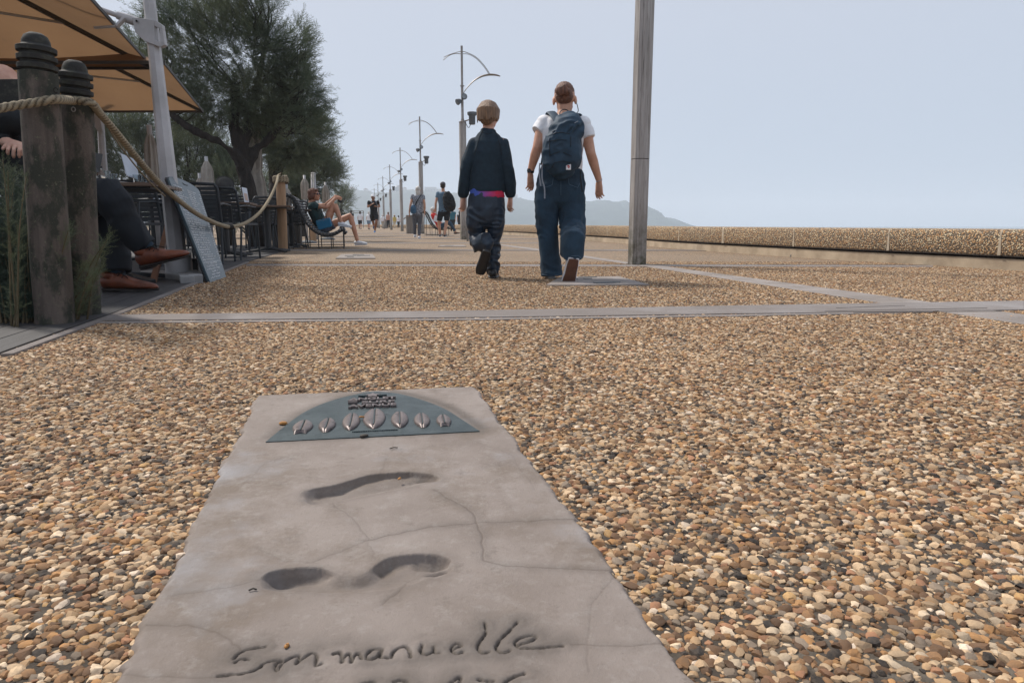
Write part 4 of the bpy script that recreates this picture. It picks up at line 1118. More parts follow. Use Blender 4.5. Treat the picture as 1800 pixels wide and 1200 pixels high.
# t-shirt hem showing below
m_ = bpy.data.materials.new("printed_hem"); t, b, o = nt(m_); v = coords(t); sp = t.nodes.new("ShaderNodeSeparateXYZ"); t.links.new(v, sp.inputs[0])
mr = t.nodes.new("ShaderNodeMapRange"); mr.inputs[1].default_value = -.10; mr.inputs[2].default_value = .06; t.links.new(sp.outputs[0], mr.inputs[0])
c = mixc(t, mr.outputs[0], (.05, .10, .42), (.60, .02, .07)); c = mixc(t, nz(t, coords(t, (12, 12, 60)), 1.2, 3, .6, .6, .8), c, (.10, .14, .40)); t.links.new(c, b.inputs['Base Color']); b.inputs['Roughness'].default_value = .8
th_ = MB(); th_.tube([y(856, 347.5), y(856, 345), y(856, 336)], [(.142, .112), (.148, .116), (.142, .11)], 22, V3((1, 0, 0)), True); skin("t_shirt", th_, .006, m_, y.root, 2, wrinkle_fn(.003, (12, 12, 9), 3))
tr = MB()
tr.tube([y(855, 378), y(855, 365), y(855, 352), y(856, 344)], [(.150, .115), (.160, .122), (.155, .118), (.146, .114)], 20, V3((1, 0, 0)), True)
limb(tr, [y(838, 368), y(836.5, 392), knL, y(841, 430, -.05), anL + V3((-.01, .0, .03)), anL + V3((-.005, .02, -.01))], [(.084, .10), (.078, .092), (.070, .076), (.064, .07), (.058, .064), (.05, .06)], 16, V3((1, 0, 0)))
limb(tr, [y(871, 368), y(872, 392), y(868.5, 418, .03), y(867.5, 440, .02), y(867, 462, 0), y(866, 474, 0)], [(.080, .10), (.070, .09), (.056, .075), (.056, .07), (.054, .066), (.048, .06)], 16, V3((1, 0, 0)))
wq = wrinkle_fn(.009, (8, 8, 13), 6)
def tw(c): return wq(c) * (.30 + 1.0 * smoothstep(1 - c.z / .75)) * (1 - .9 * smoothstep((c.z - .62) / .08))
def smoothstep(x): x = max(0, min(1, x)); return x * x * (3 - 2 * x)
skin("trousers", tr, .006, M_NAVYP, y.root, 2, tw)
fup = V3((0, .85, .52)); fs = MB(); foot_shape(fs, heel + fup * .006, toe, fup, .245, 1.05); so = skin("shoe", fs, .005, M_BLKSHOE, y.root, 2)
fs = MB(); foot_shape(fs, heel, toe, fup, .250, 1.12, True); skin("sole", fs, .0045, M_BLKSHOE, so, 1)
fs = MB(); foot_shape(fs, V3((anR.x, -.06, 0)), V3((anR.x + .01, .18, 0)), V3((0, 0, 1)), .25, 1.1); fs.tube([V3((anR.x, -.02, .05)), V3((anR.x, -.015, .10))], [.040, .036], 12); so = skin("shoe", fs, .005, M_BLKSHOE, y.root, 2)
fs = MB(); foot_shape(fs, V3((anR.x, -.062, .014)), V3((anR.x + .01, .18, .014)), V3((0, 0, 1)), .255, 1.2, True); skin("sole", fs, .0045, M_BLKSHOE, so, 1)
# ---------------------------------------------------------------- lamp columns
M_TIMB = bpy.data.materials.new("column_timber"); t, b, o = nt(M_TIMB); v = coords(t, (22, 22, .9)); vz = coords(t)
c = mixc(t, nz(t, v, 1.6, 6, .65, .32, .68), (.46, .43, .41), (.25, .225, .205)); c = mixc(t, nz(t, v, 4, 4, .6, .58, .72), c, (.06, .05, .042))
sp = t.nodes.new("ShaderNodeSeparateXYZ"); t.links.new(vz, sp.inputs[0]); mr = t.nodes.new("ShaderNodeMapRange"); mr.inputs[1].default_value = .75; mr.inputs[2].default_value = 0; t.links.new(sp.outputs[2], mr.inputs[0])
mm = t.nodes.new("ShaderNodeMath"); mm.operation = 'MULTIPLY'; t.links.new(mr.outputs[0], mm.inputs[0]); t.links.new(nz(t, vz, 9, 5, .7, .3, .6), mm.inputs[1])
c = mixc(t, mm.outputs[0], c, (.075, .068, .035)); t.links.new(c, b.inputs['Base Color']); b.inputs['Roughness'].default_value = .85; bump(t, b, nz(t, v, 3, 6, .7), .5, .006)
M_STEEL = pm("lamp_steel", (.34, .32, .31), (.24, .20, .17), rough=.45, metal=.55, ns=9)
M_GREY = pm("lamp_grey", (.13, .14, .15), (.09, .10, .11), rough=.55, ns=20)
def make_lamp():
    r = empty("street_lamp")
    a, c_ = .098, .040
    oc = [(a, -c_), (a, c_), (c_, a), (-c_, a), (-a, c_), (-a, -c_), (-c_, -a), (c_, -a)]
    rz = Matrix.Rotation(R(62), 3, 'Z')
    def octring(mb, z0, z1, k=1.0, seam=True):
        pts = []
        for i in range(8):
            p = Vector((oc[i][0], oc[i][1], 0)); q = Vector((oc[(i + 1) % 8][0], oc[(i + 1) % 8][1], 0))
            if i % 2 == 0 and seam:      # wide faces carry a seam groove
                m = (p + q) / 2; n = m.normalized(); d = (q - p).normalized()
                pts += [p, m - d * .003, m - n * .006, m + d * .003]
            else: pts.append(p)
        mb.prism([rz @ (p * k) + Vector((0, 0, z0)) for p in pts], (0, 0, z1 - z0))
    mb = MB(); octring(mb, 0, 1.16); octring(mb, 1.168, 3.46); mb.build("column", M_TIMB, r)
    mb = MB(); octring(mb, 1.158, 1.170, .97, False); mb.build("joint_band", M_GAP, r)
    mb = MB(); mb.lathe([(.105, 3.455), (.11, 3.465), (.11, 3.49), (.055, 3.51), (.04, 3.6), (.037, 4.48), (.034, 4.5), (.034, 5.64), (.0, 5.645)], n=14); mb.build("mast", M_STEEL, r, smooth=40)
    mb = MB(); mb.lathe([(.034, 4.50), (.066, 4.505), (.066, 4.525), (.034, 4.53)], n=14); mb.build("collar", M_STEEL, r, smooth=40)
    for yy in (-.055, .055):
        mb = MB(); pts = spline([(-.54, yy, 5.26 - yy * .5), (-.38, yy, 5.36), (-.2, yy, 5.425), (0, yy, 5.45 - yy * .4), (.2, yy, 5.43), (.42, yy, 5.33), (.62, yy, 5.15), (.78, yy, 4.95), (.83, yy, 4.86)], 4); mb.tube([Vector(p) for p in pts], .010, 6); mb.build("arc_rod", M_STEEL, r, smooth=180)
    mb = MB(); pts = spline([(.03, 0, 4.30), (.16, 0, 4.48), (.34, 0, 4.66), (.55, 0, 4.79), (.78, 0, 4.86), (1.0, 0, 4.865), (1.15, 0, 4.835)], 4); n_ = len(pts)
    mb.tube([Vector(p) for p in pts], [(.012 + .085 * math.sin(math.pi * min(1, (i / n_) ** 1.5)) ** 1.2 + .004, .010 + .016 * math.sin(math.pi * (i / n_) ** 1.4)) for i in range(n_)], 14, Vector((0, 1, 0))); mb.build("luminaire", M_STEEL, r, smooth=50)
    for (cx, cy, cz, d) in ((.035, -.10, 4.19, Vector((.15, -1, .05))), (-.12, -.04, 4.06, Vector((-.8, -.4, -.45)))):
        d = d.normalized(); mb = MB(); c0 = Vector((cx, cy, cz)); mb.tube([c0 - d * .09, c0 - d * .07, c0, c0 + d * .05, c0 + d * .055], [.035, .06, .085, .092, .082], 16); s_ = mb.build("spotlight", M_GREY, r, smooth=50)
        mb = MB(); mb.tube([c0 + d * .052, c0 + d * .06], .066, 16); mb.build("lens", pm("spot_glass", (.20, .22, .24), (.3, .32, .34), rough=.15), s_)
        mb = MB(); mb.bar((0, 0, cz), c0, .02, .02); mb.build("bracket", M_GREY, s_)
    mb = MB(); mb.lathe([(.085, 3.42), (.095, 3.44), (.10, 3.66), (.135, 3.70)], (.29, 0, 0), 14); fl = mb.build("floodlight", M_GREY, r, smooth=40)
    mb = MB(); mb.lathe([(.135, 3.70), (.145, 3.705), (.145, 3.77), (.13, 3.78)], (.29, 0, 0), 14); mb.build("lid", M_GREY, fl, smooth=40)
    mb = MB(); mb.bar((.03, 0, 3.50), (.22, 0, 3.56), .03, .03); mb.build("bracket", pm("orange_bracket", (.22, .12, .06), rough=.6), fl)
    mb = MB(); mb.tube([Vector(p) for p in spline([(.06, -.05, 3.53), (.12, -.06, 3.38), (.18, -.06, 3.32), (.24, -.05, 3.42)], 5)], .009, 6); mb.build("cable", M_BLACK, fl, smooth=180)
    return r
proto = make_lamp(); LG = "lamp posts in a row along the promenade"
lab = ["tall thick timber lamp column nearest of its row, cut off by the top edge", "lamp column with curved arm standing just behind the boy", "second complete lamp column, behind the silver haired walker", "third complete lamp column up the promenade", "fourth complete lamp column up the promenade", "fifth complete lamp column up the promenade, quite small", "farthest small lamp column, beside the jogger"]
lp = [(1119.5, 465.5), (815.5, 421), (742, 411), (707, 406.5), (688, 404), (675.5, 402.3), (666.5, 401.3), (660, 400.5)]
lab.append("tiny last lamp column in the haze")
for i, (px, py) in enumerate(lp):
    o = proto if i == 0 else copy_tree(proto); o.location = G(px, py); o.rotation_euler = (0, 0, R(11)); tag(o, lab[i], "lamp post", LG)

for z in (.45, .75, 1.10, 1.3, 1.75, 1.82, 2.3, 2.9):
    for an in (62 - 90 - 22, 62 - 180 + 22):
        q = Vector((math.cos(R(an)), math.sin(R(an)), 0)); mb = MB(); mb.tube([q * .090 + Vector((0, 0, z)), q * .1025 + Vector((0, 0, z))], .004, 6); mb.build("bolt", M_GAP, proto)
# ---------------------------------------------------------------- slatted benches
M_SLAT = pm("bench_slat", (.06, .062, .066), (.20, .20, .20), rough=.30, ns=8, lo=.5, hi=.8, bs=.2, bns=80)
M_BFR = pm("bench_frame", (.02, .022, .025), rough=.4, ns=12)
prof_px = [(503, 351), (508, 349.5), (514, 350.5), (521, 355.5), (526, 363.7), (531, 375), (537.3, 389), (545.5, 401), (555, 409), (565, 413.2), (577, 413), (586, 409.5), (592, 405.8), (598, 405.7), (602.7, 413.0)]
bprof = [((x - 515.8) / 88, (438 - y_) / 88) for x, y_ in prof_px]
def make_bench(L=1.5):
    r = empty("slatted_bench")
    pr = spline([(a, b_, 0) for a, b_ in bprof], 12)
    # even arc spacing
    acc = [0]
    for a, b_ in zip(pr[:-1], pr[1:]): acc.append(acc[-1] + math.hypot(b_[0] - a[0], b_[1] - a[1]))
    N = 27
    def at(s):
        for i in range(len(acc) - 1):
            if acc[i + 1] >= s:
                f = (s - acc[i]) / (acc[i + 1] - acc[i] + 1e-9); return Vector((lerp(pr[i][0], pr[i + 1][0], f), 0, lerp(pr[i][1], pr[i + 1][1], f)))
        return Vector((pr[-1][0], 0, pr[-1][1]))
    for k in range(N):
        s = acc[-1] * (k + .5) / N; p = at(s); d = (at(s + .01) - at(s - .01)).normalized()
        mb = MB(); mb.bar(p + Vector((0, -.0, 0)), p + Vector((0, L, 0)), acc[-1] / N * .60, .030, d); mb.build("slat", M_SLAT, r, bevel=.003)
    for yy in (.06, L - .06):
        mb = MB(); pts = [at(acc[-1] * k / 30) for k in range(31)]
        off = []
        for k in range(31):
            d = (at(acc[-1] * k / 30 + .01) - at(acc[-1] * k / 30 - .01)).normalized(); n = Vector((d.z, 0, -d.x)); off.append(pts[k] + n * .035 + Vector((0, yy, 0)))
        mb.tube(off, (.012, .02), 8, Vector((0, 1, 0))); mb.build("side_rail", M_BFR, r, smooth=180)
        base = .035 if yy < .5 else .035
        mb = MB(); mb.bar((0.0, yy, base), (.93, yy, base), .016, .016); mb.build("foot_rail", M_BFR, r)
        for u in (0.0, .225, .455, .69, .915):
            top = min((abs(q.x - u) + (5 if (u < .02 and q.z > .6) else 0), q.z) for q in off)[1] if u > .05 else .96
            mb = MB(); mb.bar((u, yy, 0), (u, yy, top), .018, .018); mb.build("leg", M_BFR, r)
    return r
bench = make_bench(); bench.location = G(515.8, 438); bench.rotation_euler = (0, 0, R(13.2)); tag(bench, "curved black slatted bench the woman in sunglasses reclines on", "bench", "slatted benches facing the sea")
bench2 = copy_tree(bench); bench2.location = G(750, 414.5); bench2.rotation_euler = (0, 0, R(10)); tag(bench2, "curved slatted bench with the person in red lying back on it", "bench", "slatted benches facing the sea")

# ---------------------------------------------------------------- simpler figures
def dummy_foot(F, an, d, mat, L=.25, solemat=None, up=V3((0, 0, 1))):
    fs = MB(); d = d.normalized(); foot_shape(fs, an - d * .06 - up * .075, an + d * .19 - up * .075, up, L, 1.05); so = skin("shoe", fs, .009, mat, F.root, 1)
    if solemat:
        fs = MB(); foot_shape(fs, an - d * .065 - up * .068, an + d * .195 - up * .068, up, L + .01, 1.15, True); skin("sole", fs, .008, solemat, so, 1)
def figure(label, px, py, J, top, bot, hair, skinm=M_SKIN, Y=None, h=1.0, sleeve=.5, leg=1.0, fwd=V3((0, 1, 0)), shoe=M_BLKSHOE, vox=.012, dress=False, hairlen=.5, hat=None, torso=.165, arms=True, hemz=None, group=None, wide=1.0, backz=(1, 0, 0), sole=None, up=V3((0, 0, 1)), wr=True):
    F = Fig(label, px, py, Y=Y, group=group)
    q_ = lambda k: F(*J[k])
    side = V3(backz)
    body = MB(); hc = q_('head'); hq, hM = head(body, hc, fwd, up, h)
    nk = q_('neck'); pel = q_('pelvis'); ch = nk.lerp(pel, .30); ws = nk.lerp(pel, .68)
    limb(body, [nk, hc + (nk - hc) * .3], [.055 * h, .05 * h]); body.tube([pel, ws, ch, nk.lerp(ch, .35), nk], [(.15 * h, .1 * h), (.125 * h, .09 * h), (torso * .88 * h, .1 * h), (.14 * h, .08 * h), (.06 * h, .055 * h)], 14, side, True)
    tp = MB()
    tp.tube([pel + (pel - ws).normalized() * (.02 if hemz is None else hemz), pel, ws, ch, nk.lerp(ch, .35), nk.lerp(ch, .08)], [(.165 * h * wide, .118 * h), (.165 * h * wide, .118 * h), (.155 * h * wide, .11 * h), (torso * h * 1.02, .122 * h), (torso * h * .95, .105 * h), (.085 * h, .075 * h)], 16, side, False)
    if arms:
        for sd in 'LR':
            a_, b_, c_ = q_('sh' + sd), q_('el' + sd), q_('wr' + sd)
            limb(body, [a_, a_.lerp(b_, .5), b_, b_.lerp(c_, .3), c_], [.050 * h, .043 * h, .036 * h, .037 * h, .024 * h])
            hd = q_('ha' + sd) - c_ if ('ha' + sd) in J else c_ - b_
            hand(body, c_, hd, V3((.3 if sd == 'L' else -.3, 1, .2)), .165 * h, .7, .0088, .2)
            e_ = a_.lerp(b_, min(1, sleeve * 1.6)) if sleeve < .62 else b_.lerp(c_, (sleeve - .62) / .38)
            limb(tp, [a_, a_.lerp(e_, .5), e_] if sleeve < .62 else [a_, b_, e_], [.062 * h, .062 * h, .058 * h if sleeve < .62 else .045 * h], dome=False)
    bt = MB()
    if bot is not None:
        bt.tube([pel.lerp(q_('hipL').lerp(q_('hipR'), .5), 1.0) - V3((0, 0, 0)), pel, pel.lerp(ws, .25)], [(.165 * h, .115 * h), (.168 * h, .118 * h), (.145 * h, .105 * h)], 16, side, True)
    for sd in 'LR':
        a_, b_, c_ = q_('hip' + sd), q_('kn' + sd), q_('an' + sd)
        limb(body, [a_, b_, b_.lerp(c_, .35), c_], [.082 * h, .052 * h, .054 * h, .032 * h])
        e_ = a_.lerp(b_, leg * 2) if leg < .5 else b_.lerp(c_, (leg - .5) * 2)
        if bot is not None: limb(bt, [a_, e_] if leg < .5 else [a_, b_, b_.lerp(e_, .4), e_], [.098 * h, .085 * h] if leg < .5 else [.095 * h, .066 * h, .062 * h, .046 * h], dome=False)
        fd = q_('toe' + sd) - c_ if ('toe' + sd) in J else fwd * .2
        fd = V3((fd.x, fd.y, fd.z + .05)); dummy_foot(F, c_ + V3((0, 0, 0)), fd, shoe, .25 * h, sole)
    skin("body", body, vox * .62, skinm, F.root, 2)
    if top is not None: skin("dress" if dress else "shirt", tp, vox * .8, top, F.root, 2, wrinkle_fn(.005, (8, 8, 5), len(label)) if wr else None)
    if bot is not None: skin("trousers" if leg > .6 else "shorts", bt, vox * .8, bot, F.root, 2, wrinkle_fn(.005, (8, 8, 8), len(label) + 1) if wr else None)
    hb = MB(); hb.ball(hq(0, -.02, .035), (.084 * h, .098 * h, .086 * h), rot=hM); hb.ball(hq(0, -.045, -.04 * hairlen * 2), (.078 * h, .055 * h, .08 * h * (hairlen + .5)), rot=hM)
    skin("hair", hb, vox * .7, hair, F.root, 2, wrinkle_fn(.004, (40, 40, 14), 2, False))
    if hat is not None:
        mb = MB(); mb.ball(hq(0, -.01, .045), (.090 * h, .104 * h, .082 * h), 16, 9, rot=hM); mb.ball(hq(0, .10, .035), (.065 * h, .06 * h, .010), 12, 6, rot=hM)
        skin("cap", mb, vox * .6, hat, F.root, 1)
    for s_ in (-1, 1):
        mb = MB(); mb.ball(hq(s_ * .031, .083, -.002), (.012 * h, .010 * h, .008 * h), 8, 6, rot=hM); mb.build("eye", M_BLKSHOE, F.root, smooth=180)
    return F, q_, hq, hM
# silver haired woman
M_PRINT = bpy.data.materials.new("speckled_print"); t, b, o = nt(M_PRINT); v = coords(t)
c = mixc(t, nz(t, v, 55, 3, .6, .45, .55), (.045, .06, .085), (.40, .42, .47)); t.links.new(c, b.inputs['Base Color']); b.inputs['Roughness'].default_value = .85
M_LEGG = cloth("grey_leggings", (.075, .080, .092), (.10, .105, .12)); M_TEEB = cloth("blue_grey_cotton", (.12, .20, .28), (.085, .15, .22)); M_BLUEBAG = pm("blue_bag", (.035, .12, .22), (.025, .09, .17), rough=.5)
F, q_, hq, hM = figure("silver haired woman walking away in a dark speckled top and grey leggings", 733, 419.5, dict(head=(735, 333.5), neck=(735, 342), pelvis=(733.5, 374), shL=(725.5, 345), shR=(743.5, 345.5), elL=(721.8, 360, -.03), elR=(746.5, 360, -.03), wrL=(719.5, 374, .04), wrR=(746.3, 374.5, .03), haL=(720, 381, .06), haR=(746.5, 380, .06), hipL=(729.5, 378), hipR=(738, 378), knL=(729, 393, .03), knR=(737.3, 394, .02), anL=(729.3, 412.5, .12), anR=(736.6, 415.2, -.1)), M_PRINT, M_LEGG, M_HSILV, sleeve=.22, leg=.98, shoe=M_SHOEW, hairlen=1.0, hemz=.06, torso=.175, sole=M_SHOEW)
def bag(name, label, cat, c, s, mat, wr_=.004, strap=None, flat=False):
    r = empty(name, c); tag(r, label, cat); mb = MB()
    if flat: mb.box((0, 0, 0), s)
    else: mb.tube([V3((0, 0, -s[2] * .5)), V3((0, 0, -s[2] * .35)), V3((0, 0, 0)), V3((0, 0, s[2] * .3)), V3((0, 0, s[2] * .48))], [(s[0] * .38, s[1] * .3), (s[0] * .5, s[1] * .5), (s[0] * .5, s[1] * .52), (s[0] * .42, s[1] * .42), (s[0] * .25, s[1] * .25)], 18, V3((1, 0, 0)), True)
    skin("bag_body", mb, .010, mat, r, 2, wrinkle_fn(wr_, (9, 9, 9), 3))
    if strap:
        mb = MB(); mb.tube([V3(q) - c for q in strap], (.015, .004), 8, V3((1, 0, 0))); mb.build("strap", M_CORD, r, smooth=180)
    return r
c = F.b + F(726.5, 367.5, -.16); o = bag("shoulder_bag", "small blue crossbody bag behind the silver haired woman's hip", "bag", c, (.19, .08, .25), M_BLUEBAG, strap=[F.b + F(*p) for p in ((729, 362, -.15), (734, 352, -.155), (740, 342.5, -.11), (741, 341, -.0))])
mb = MB(); mb.box((0, -.045, .02), (.17, .012, .09)); mb.build("flap", M_BLUEBAG, o, bevel=.004)
# man with the cap
F, q_, hq, hM = figure("man walking away in a blue grey t shirt, dark shorts and dark cap", 777, 418.5, dict(head=(778.5, 326.5), neck=(779, 336.5), pelvis=(780, 371), shL=(770, 340), shR=(789, 340.5), elL=(765.8, 358, -.03), elR=(793, 358, .05), wrL=(766.2, 371.5, .05), wrR=(792, 368, .14), haL=(767, 377.5, .06), hipL=(775, 374), hipR=(786, 374), knL=(771.5, 391, .05), knR=(784.6, 391, 0), anL=(773.2, 411.8, .10), anR=(781.5, 412.5, -.08), toeR=(785, 414, .1)), M_TEEB, M_BLACK, M_HDARK, sleeve=.26, leg=.40, hat=cloth("patterned_cap", (.10, .10, .12), (.035, .03, .04), ns=60, lo=.45, hi=.55), hemz=.03, torso=.185, wide=1.02, sole=M_SHOEW, hairlen=.3, h=1.05)
r = bag("backpack", "black rucksack hanging from the capped man's right shoulder", "backpack", F.b + F(789, 353.5, -.2), (.40, .24, .56), M_BLACK, .012, [F.b + F(*p) for p in ((785, 343, -.15), (784, 337, -.05), (784, 336.5, .05))]); r.rotation_euler = (0, R(-12), 0)
# jogger coming this way
F, q_, hq, hM = figure("jogger in a black t shirt dress and cap running towards the camera", 657, 416.5, dict(head=(655.5, 346.5), neck=(656, 352.5), pelvis=(657.5, 376), shL=(664, 355), shR=(648.5, 355), elL=(667.5, 363, .05), elR=(646.5, 364, .05), wrL=(663, 363.5, -.22), wrR=(653, 359.5, -.24), haL=(660, 362.5, -.26), haR=(656.5, 357, -.26), hipL=(661.5, 379), hipR=(653.5, 379), knL=(661.5, 390, -.2), knR=(656, 391.5, .05), anL=(658.8, 405.8, 0.0), anR=(657, 397, .40), toeL=(658.3, 408, -.12), toeR=(657, 400, .45)), M_BLACK, M_BLACK, M_HDARK, M_SKINB, Y=30, fwd=V3((0, -1, 0)), sleeve=.26, leg=.36, hat=M_WHITE, shoe=pm("blue_shoe", (.03, .18, .45), (.02, .10, .3), rough=.5), torso=.17, hemz=.12, hairlen=.3, up=V3((0, 0, 1)))
mb = MB(); mb.tube([F(652, 353.5, -.12), F(655, 358, -.16)], (.015, .004), 8); mb.tube([F(661, 353, -.12), F(661.5, 362, -.15)], (.015, .004), 8); mb.build("pack_straps", M_STRAP, F.root, smooth=180)

# woman on the bench
by_ = 15.0 - .45
F = Fig("woman with auburn hair and sunglasses reclining sideways on the slatted bench, dark green top", 572, 432, Y=14.35)
body = MB(); fw_ = V3((1, -.30, -.12)); hc = F(552.5, 342.5); hq, hM = head(body, hc, fw_, V3((-.12, 0, 1)), 1.12)
pel = F(568, 400); ch = F(553, 370); nk = F(547.5, 355)
limb(body, [nk, hc + V3((-.02, 0, -.08))], [.058, .052]); body.tube([pel, F(561, 387), ch, F(549, 360), nk], [(.165, .115), (.15, .11), (.165, .12), (.14, .09), (.06, .06)], 16, V3((0, 1, 0)), True)
for dy, el, wr_, ha in ((-.16, (574, 364.5, -.16), (590.2, 347.8, .02), (597.5, 350, .05)), (.20, (572, 361, .22), (590, 345, .12), (597, 349.5, .08))):
    a_ = F(550.5, 362, dy); b_ = F(*el); c_ = F(*wr_); limb(body, [a_, a_.lerp(b_, .5), b_, b_.lerp(c_, .3), c_], [.052, .047, .040, .040, .027]); hand(body, c_, F(*ha) - c_, V3((.4, 0, .8)), .17, 1.0, .009, .15)
hp1, kn1, an1 = F(570, 402, -.10), F(587.5, 357.5, -.06), F(600, 391, -.12)
hp2, kn2, an2 = F(570, 402, .12), F(615.5, 379, .20), F(628.5, 424, .15)
for a_, b_, c_ in ((hp1, kn1, an1), (hp2, kn2, an2)): limb(body, [a_, a_.lerp(b_, .5), b_, b_.lerp(c_, .3), c_], [.092, .080, .058, .058, .036])
skin("body", body, .0058, pm("skin_bench", (.52, .26, .16), (.42, .19, .11), rough=.5, ns=14, sss=.1), F.root, 2)
hb = MB(); hb.ball(hq(0, -.024, .038), (.100, .112, .104), rot=hM); hb.ball(hq(0, -.065, -.035), (.096, .072, .098), rot=hM); hb.ball(hq(-.06, .0, -.02), (.034, .05, .075), rot=hM); hb.ball(hq(.06, .0, -.02), (.034, .05, .075), rot=hM); hb.ball(hq(0, .055, .078), (.062, .04, .028), rot=hM)
skin("hair", hb, .006, M_HRED, F.root, 1, wrinkle_fn(.006, (34, 34, 16), 4, False))
for s_ in (-1, 1):
    mb = MB(); mb.ball(hq(s_ * .034, .094, .006), (.030, .010, .022), 14, 8, rot=hM); mb.build("sunglass_lens", M_BLKSHOE, F.root, smooth=180)
    mb = MB(); mb.bar(hq(s_ * .066, .085, .010), hq(s_ * .084, .0, .006), .006, .012); mb.build("sunglass_arm", M_BLKSHOE, F.root)
M_GREEN = cloth("dark_green_cotton", (.010, .042, .046), (.007, .030, .034))
tp = MB(); tp.tube([F(570, 402), F(568, 397), F(561, 387), F(553.5, 371), F(550, 361), F(548, 355.5)], [(.175, .13), (.18, .14), (.175, .135), (.19, .135), (.17, .105), (.08, .075)], 18, V3((0, 1, 0)), False)
for dy, ex in ((-.17, 559.5), (.20, 561)): limb(tp, [F(550.5, 361, dy), F(ex, 365, dy)], [.068, .066], dome=False)
skin("shirt", tp, .0075, M_GREEN, F.root, 3, wrinkle_fn(.006, (8, 8, 8), 12))
st = MB(); st.tube([F(563, 401), F(571, 402.5)], [(.17, .11), (.17, .10)], 16, V3((0, 1, 0)), True)
for a_, b_ in ((hp1, kn1), (hp2, kn2)): limb(st, [a_, a_.lerp(b_, .36)], [.104, .100], dome=False)
skin("shorts", st, .008, pm("grey_denim_shorts", (.13, .15, .20), (.09, .10, .14), rough=.9), F.root, 2, wrinkle_fn(.005, (9, 9, 9), 3))
for an, tp_ in ((an1, F(616, 401, -.12)), (an2, F(647, 431.5, .12))):
    d = (tp_ - an); d = V3((d.x, d.y, d.z + (.09 if an is an1 else .10))).normalized(); up_ = V3((-.1, 0, 1)); fs = MB(); b0 = an - up_ * .075
    foot_shape(fs, b0 - d * .07, b0 + d * .22, up_, .28, 1.1); fs.tube([b0 + V3((0, 0, .03)), b0 + V3((0, 0, .085))], [.042, .038], 12); so = skin("shoe", fs, .0065, M_SHOEW, F.root, 2)
    fs = MB(); foot_shape(fs, b0 - d * .075, b0 + d * .225, up_, .29, 1.2, True); skin("sole", fs, .006, M_SHOEW, so, 1)
# phone in her hand, watch
ph = MB(); ph.box((0, 0, 0), (.09, .012, .05), Matrix.Rotation(R(25), 3, 'Y')); o = ph.build("phone", M_BLKSHOE, bevel=.004); o.location = F.b + F(597.5, 354, .0); tag(o, "small dark phone held over the knee of the woman on the bench", "phone")
# blue handbag on the bench
M_HB = pm("turquoise_leather", (.018, .19, .34), (.012, .14, .27), rough=.42, ns=6, bs=.15, bns=90)
hbg = empty("handbag", F.b + F(571, 394, -.30)); tag(hbg, "bright blue leather handbag on the bench against the reclining woman's hip", "handbag")
mb = MB(); q = lambda px, py, dy=0: F(px, py, -.30 + dy) - F(571, 394, -.30)
mb.prism([q(556.8, 388), q(580.5, 382.5), q(582.2, 386), q(584.6, 397), q(582.5, 399), q(563, 404.5), q(560.5, 403), q(556.5, 391)], (0, -.07, 0)); mb.build("bag_body", M_HB, hbg, bevel=.012, smooth=60)
mb = MB(); mb.tube([q(*p) for p in spline([(560, 388, -.03), (561, 380, -.03), (566, 372, -.04), (571, 374, -.04), (574.5, 384, -.03)], 6)], .006, 8); mb.build("handle", M_CORD, hbg, smooth=180)
mb = MB(); mb.bar(q(557.5, 389.5, -.075), q(581, 384, -.075), .004, .004); mb.ball(q(569, 387.5, -.077), .007, 8, 6); mb.build("zip", M_STEEL, hbg)
# person lying back on the far bench
M_REDC = cloth("red_cotton", (.62, .03, .02), (.5, .02, .02)); M_JEANM = cloth("mid_jeans", (.03, .07, .11), (.02, .05, .085))
F, q_, hq, hM = figure("person in a red top and jeans lying back on the farther slatted bench", 775, 414, dict(head=(762, 369, .4), neck=(760, 375, .4), pelvis=(773.5, 397, .4), shL=(761, 378, .6), shR=(760, 378, .2), elL=(767, 387, .62), elR=(767, 388, .15), wrL=(772, 390, .5), wrR=(774.5, 390, .25), hipL=(775, 398, .5), hipR=(775, 398, .3), knL=(788, 391.5, .5), knR=(790, 390, .25), anL=(796, 399.5, .5), anR=(801, 408, .25), toeL=(801, 394, .5), toeR=(808, 409.5, .2)), M_REDC, M_JEANM, M_HSILV, Y=26.3, fwd=V3((1, -.1, .3)), up=V3((-.35, 0, 1)), backz=(0, 1, 0), sleeve=.3, leg=.95, shoe=pm("brown_shoe_far", (.10, .05, .03), rough=.6), hairlen=.4, hemz=.05)
mb = MB(); mb.prism([V3((-.11, 0, -.08)), V3((.07, 0, -.14)), V3((.14, 0, .08)), V3((-.04, 0, .14))], (0, .03, 0)); o = mb.build("book", M_WHITE, bevel=.004); o.location = F.b + F(766.5, 384.5, .08); tag(o, "open pale book held by the person in red", "book")
mb = MB(); mb.bar((-.06, -.004, -.02), (.09, -.004, -.04), .003, .16, V3((0, 1, 0))); mb.build("page", M_SHOEW, o)

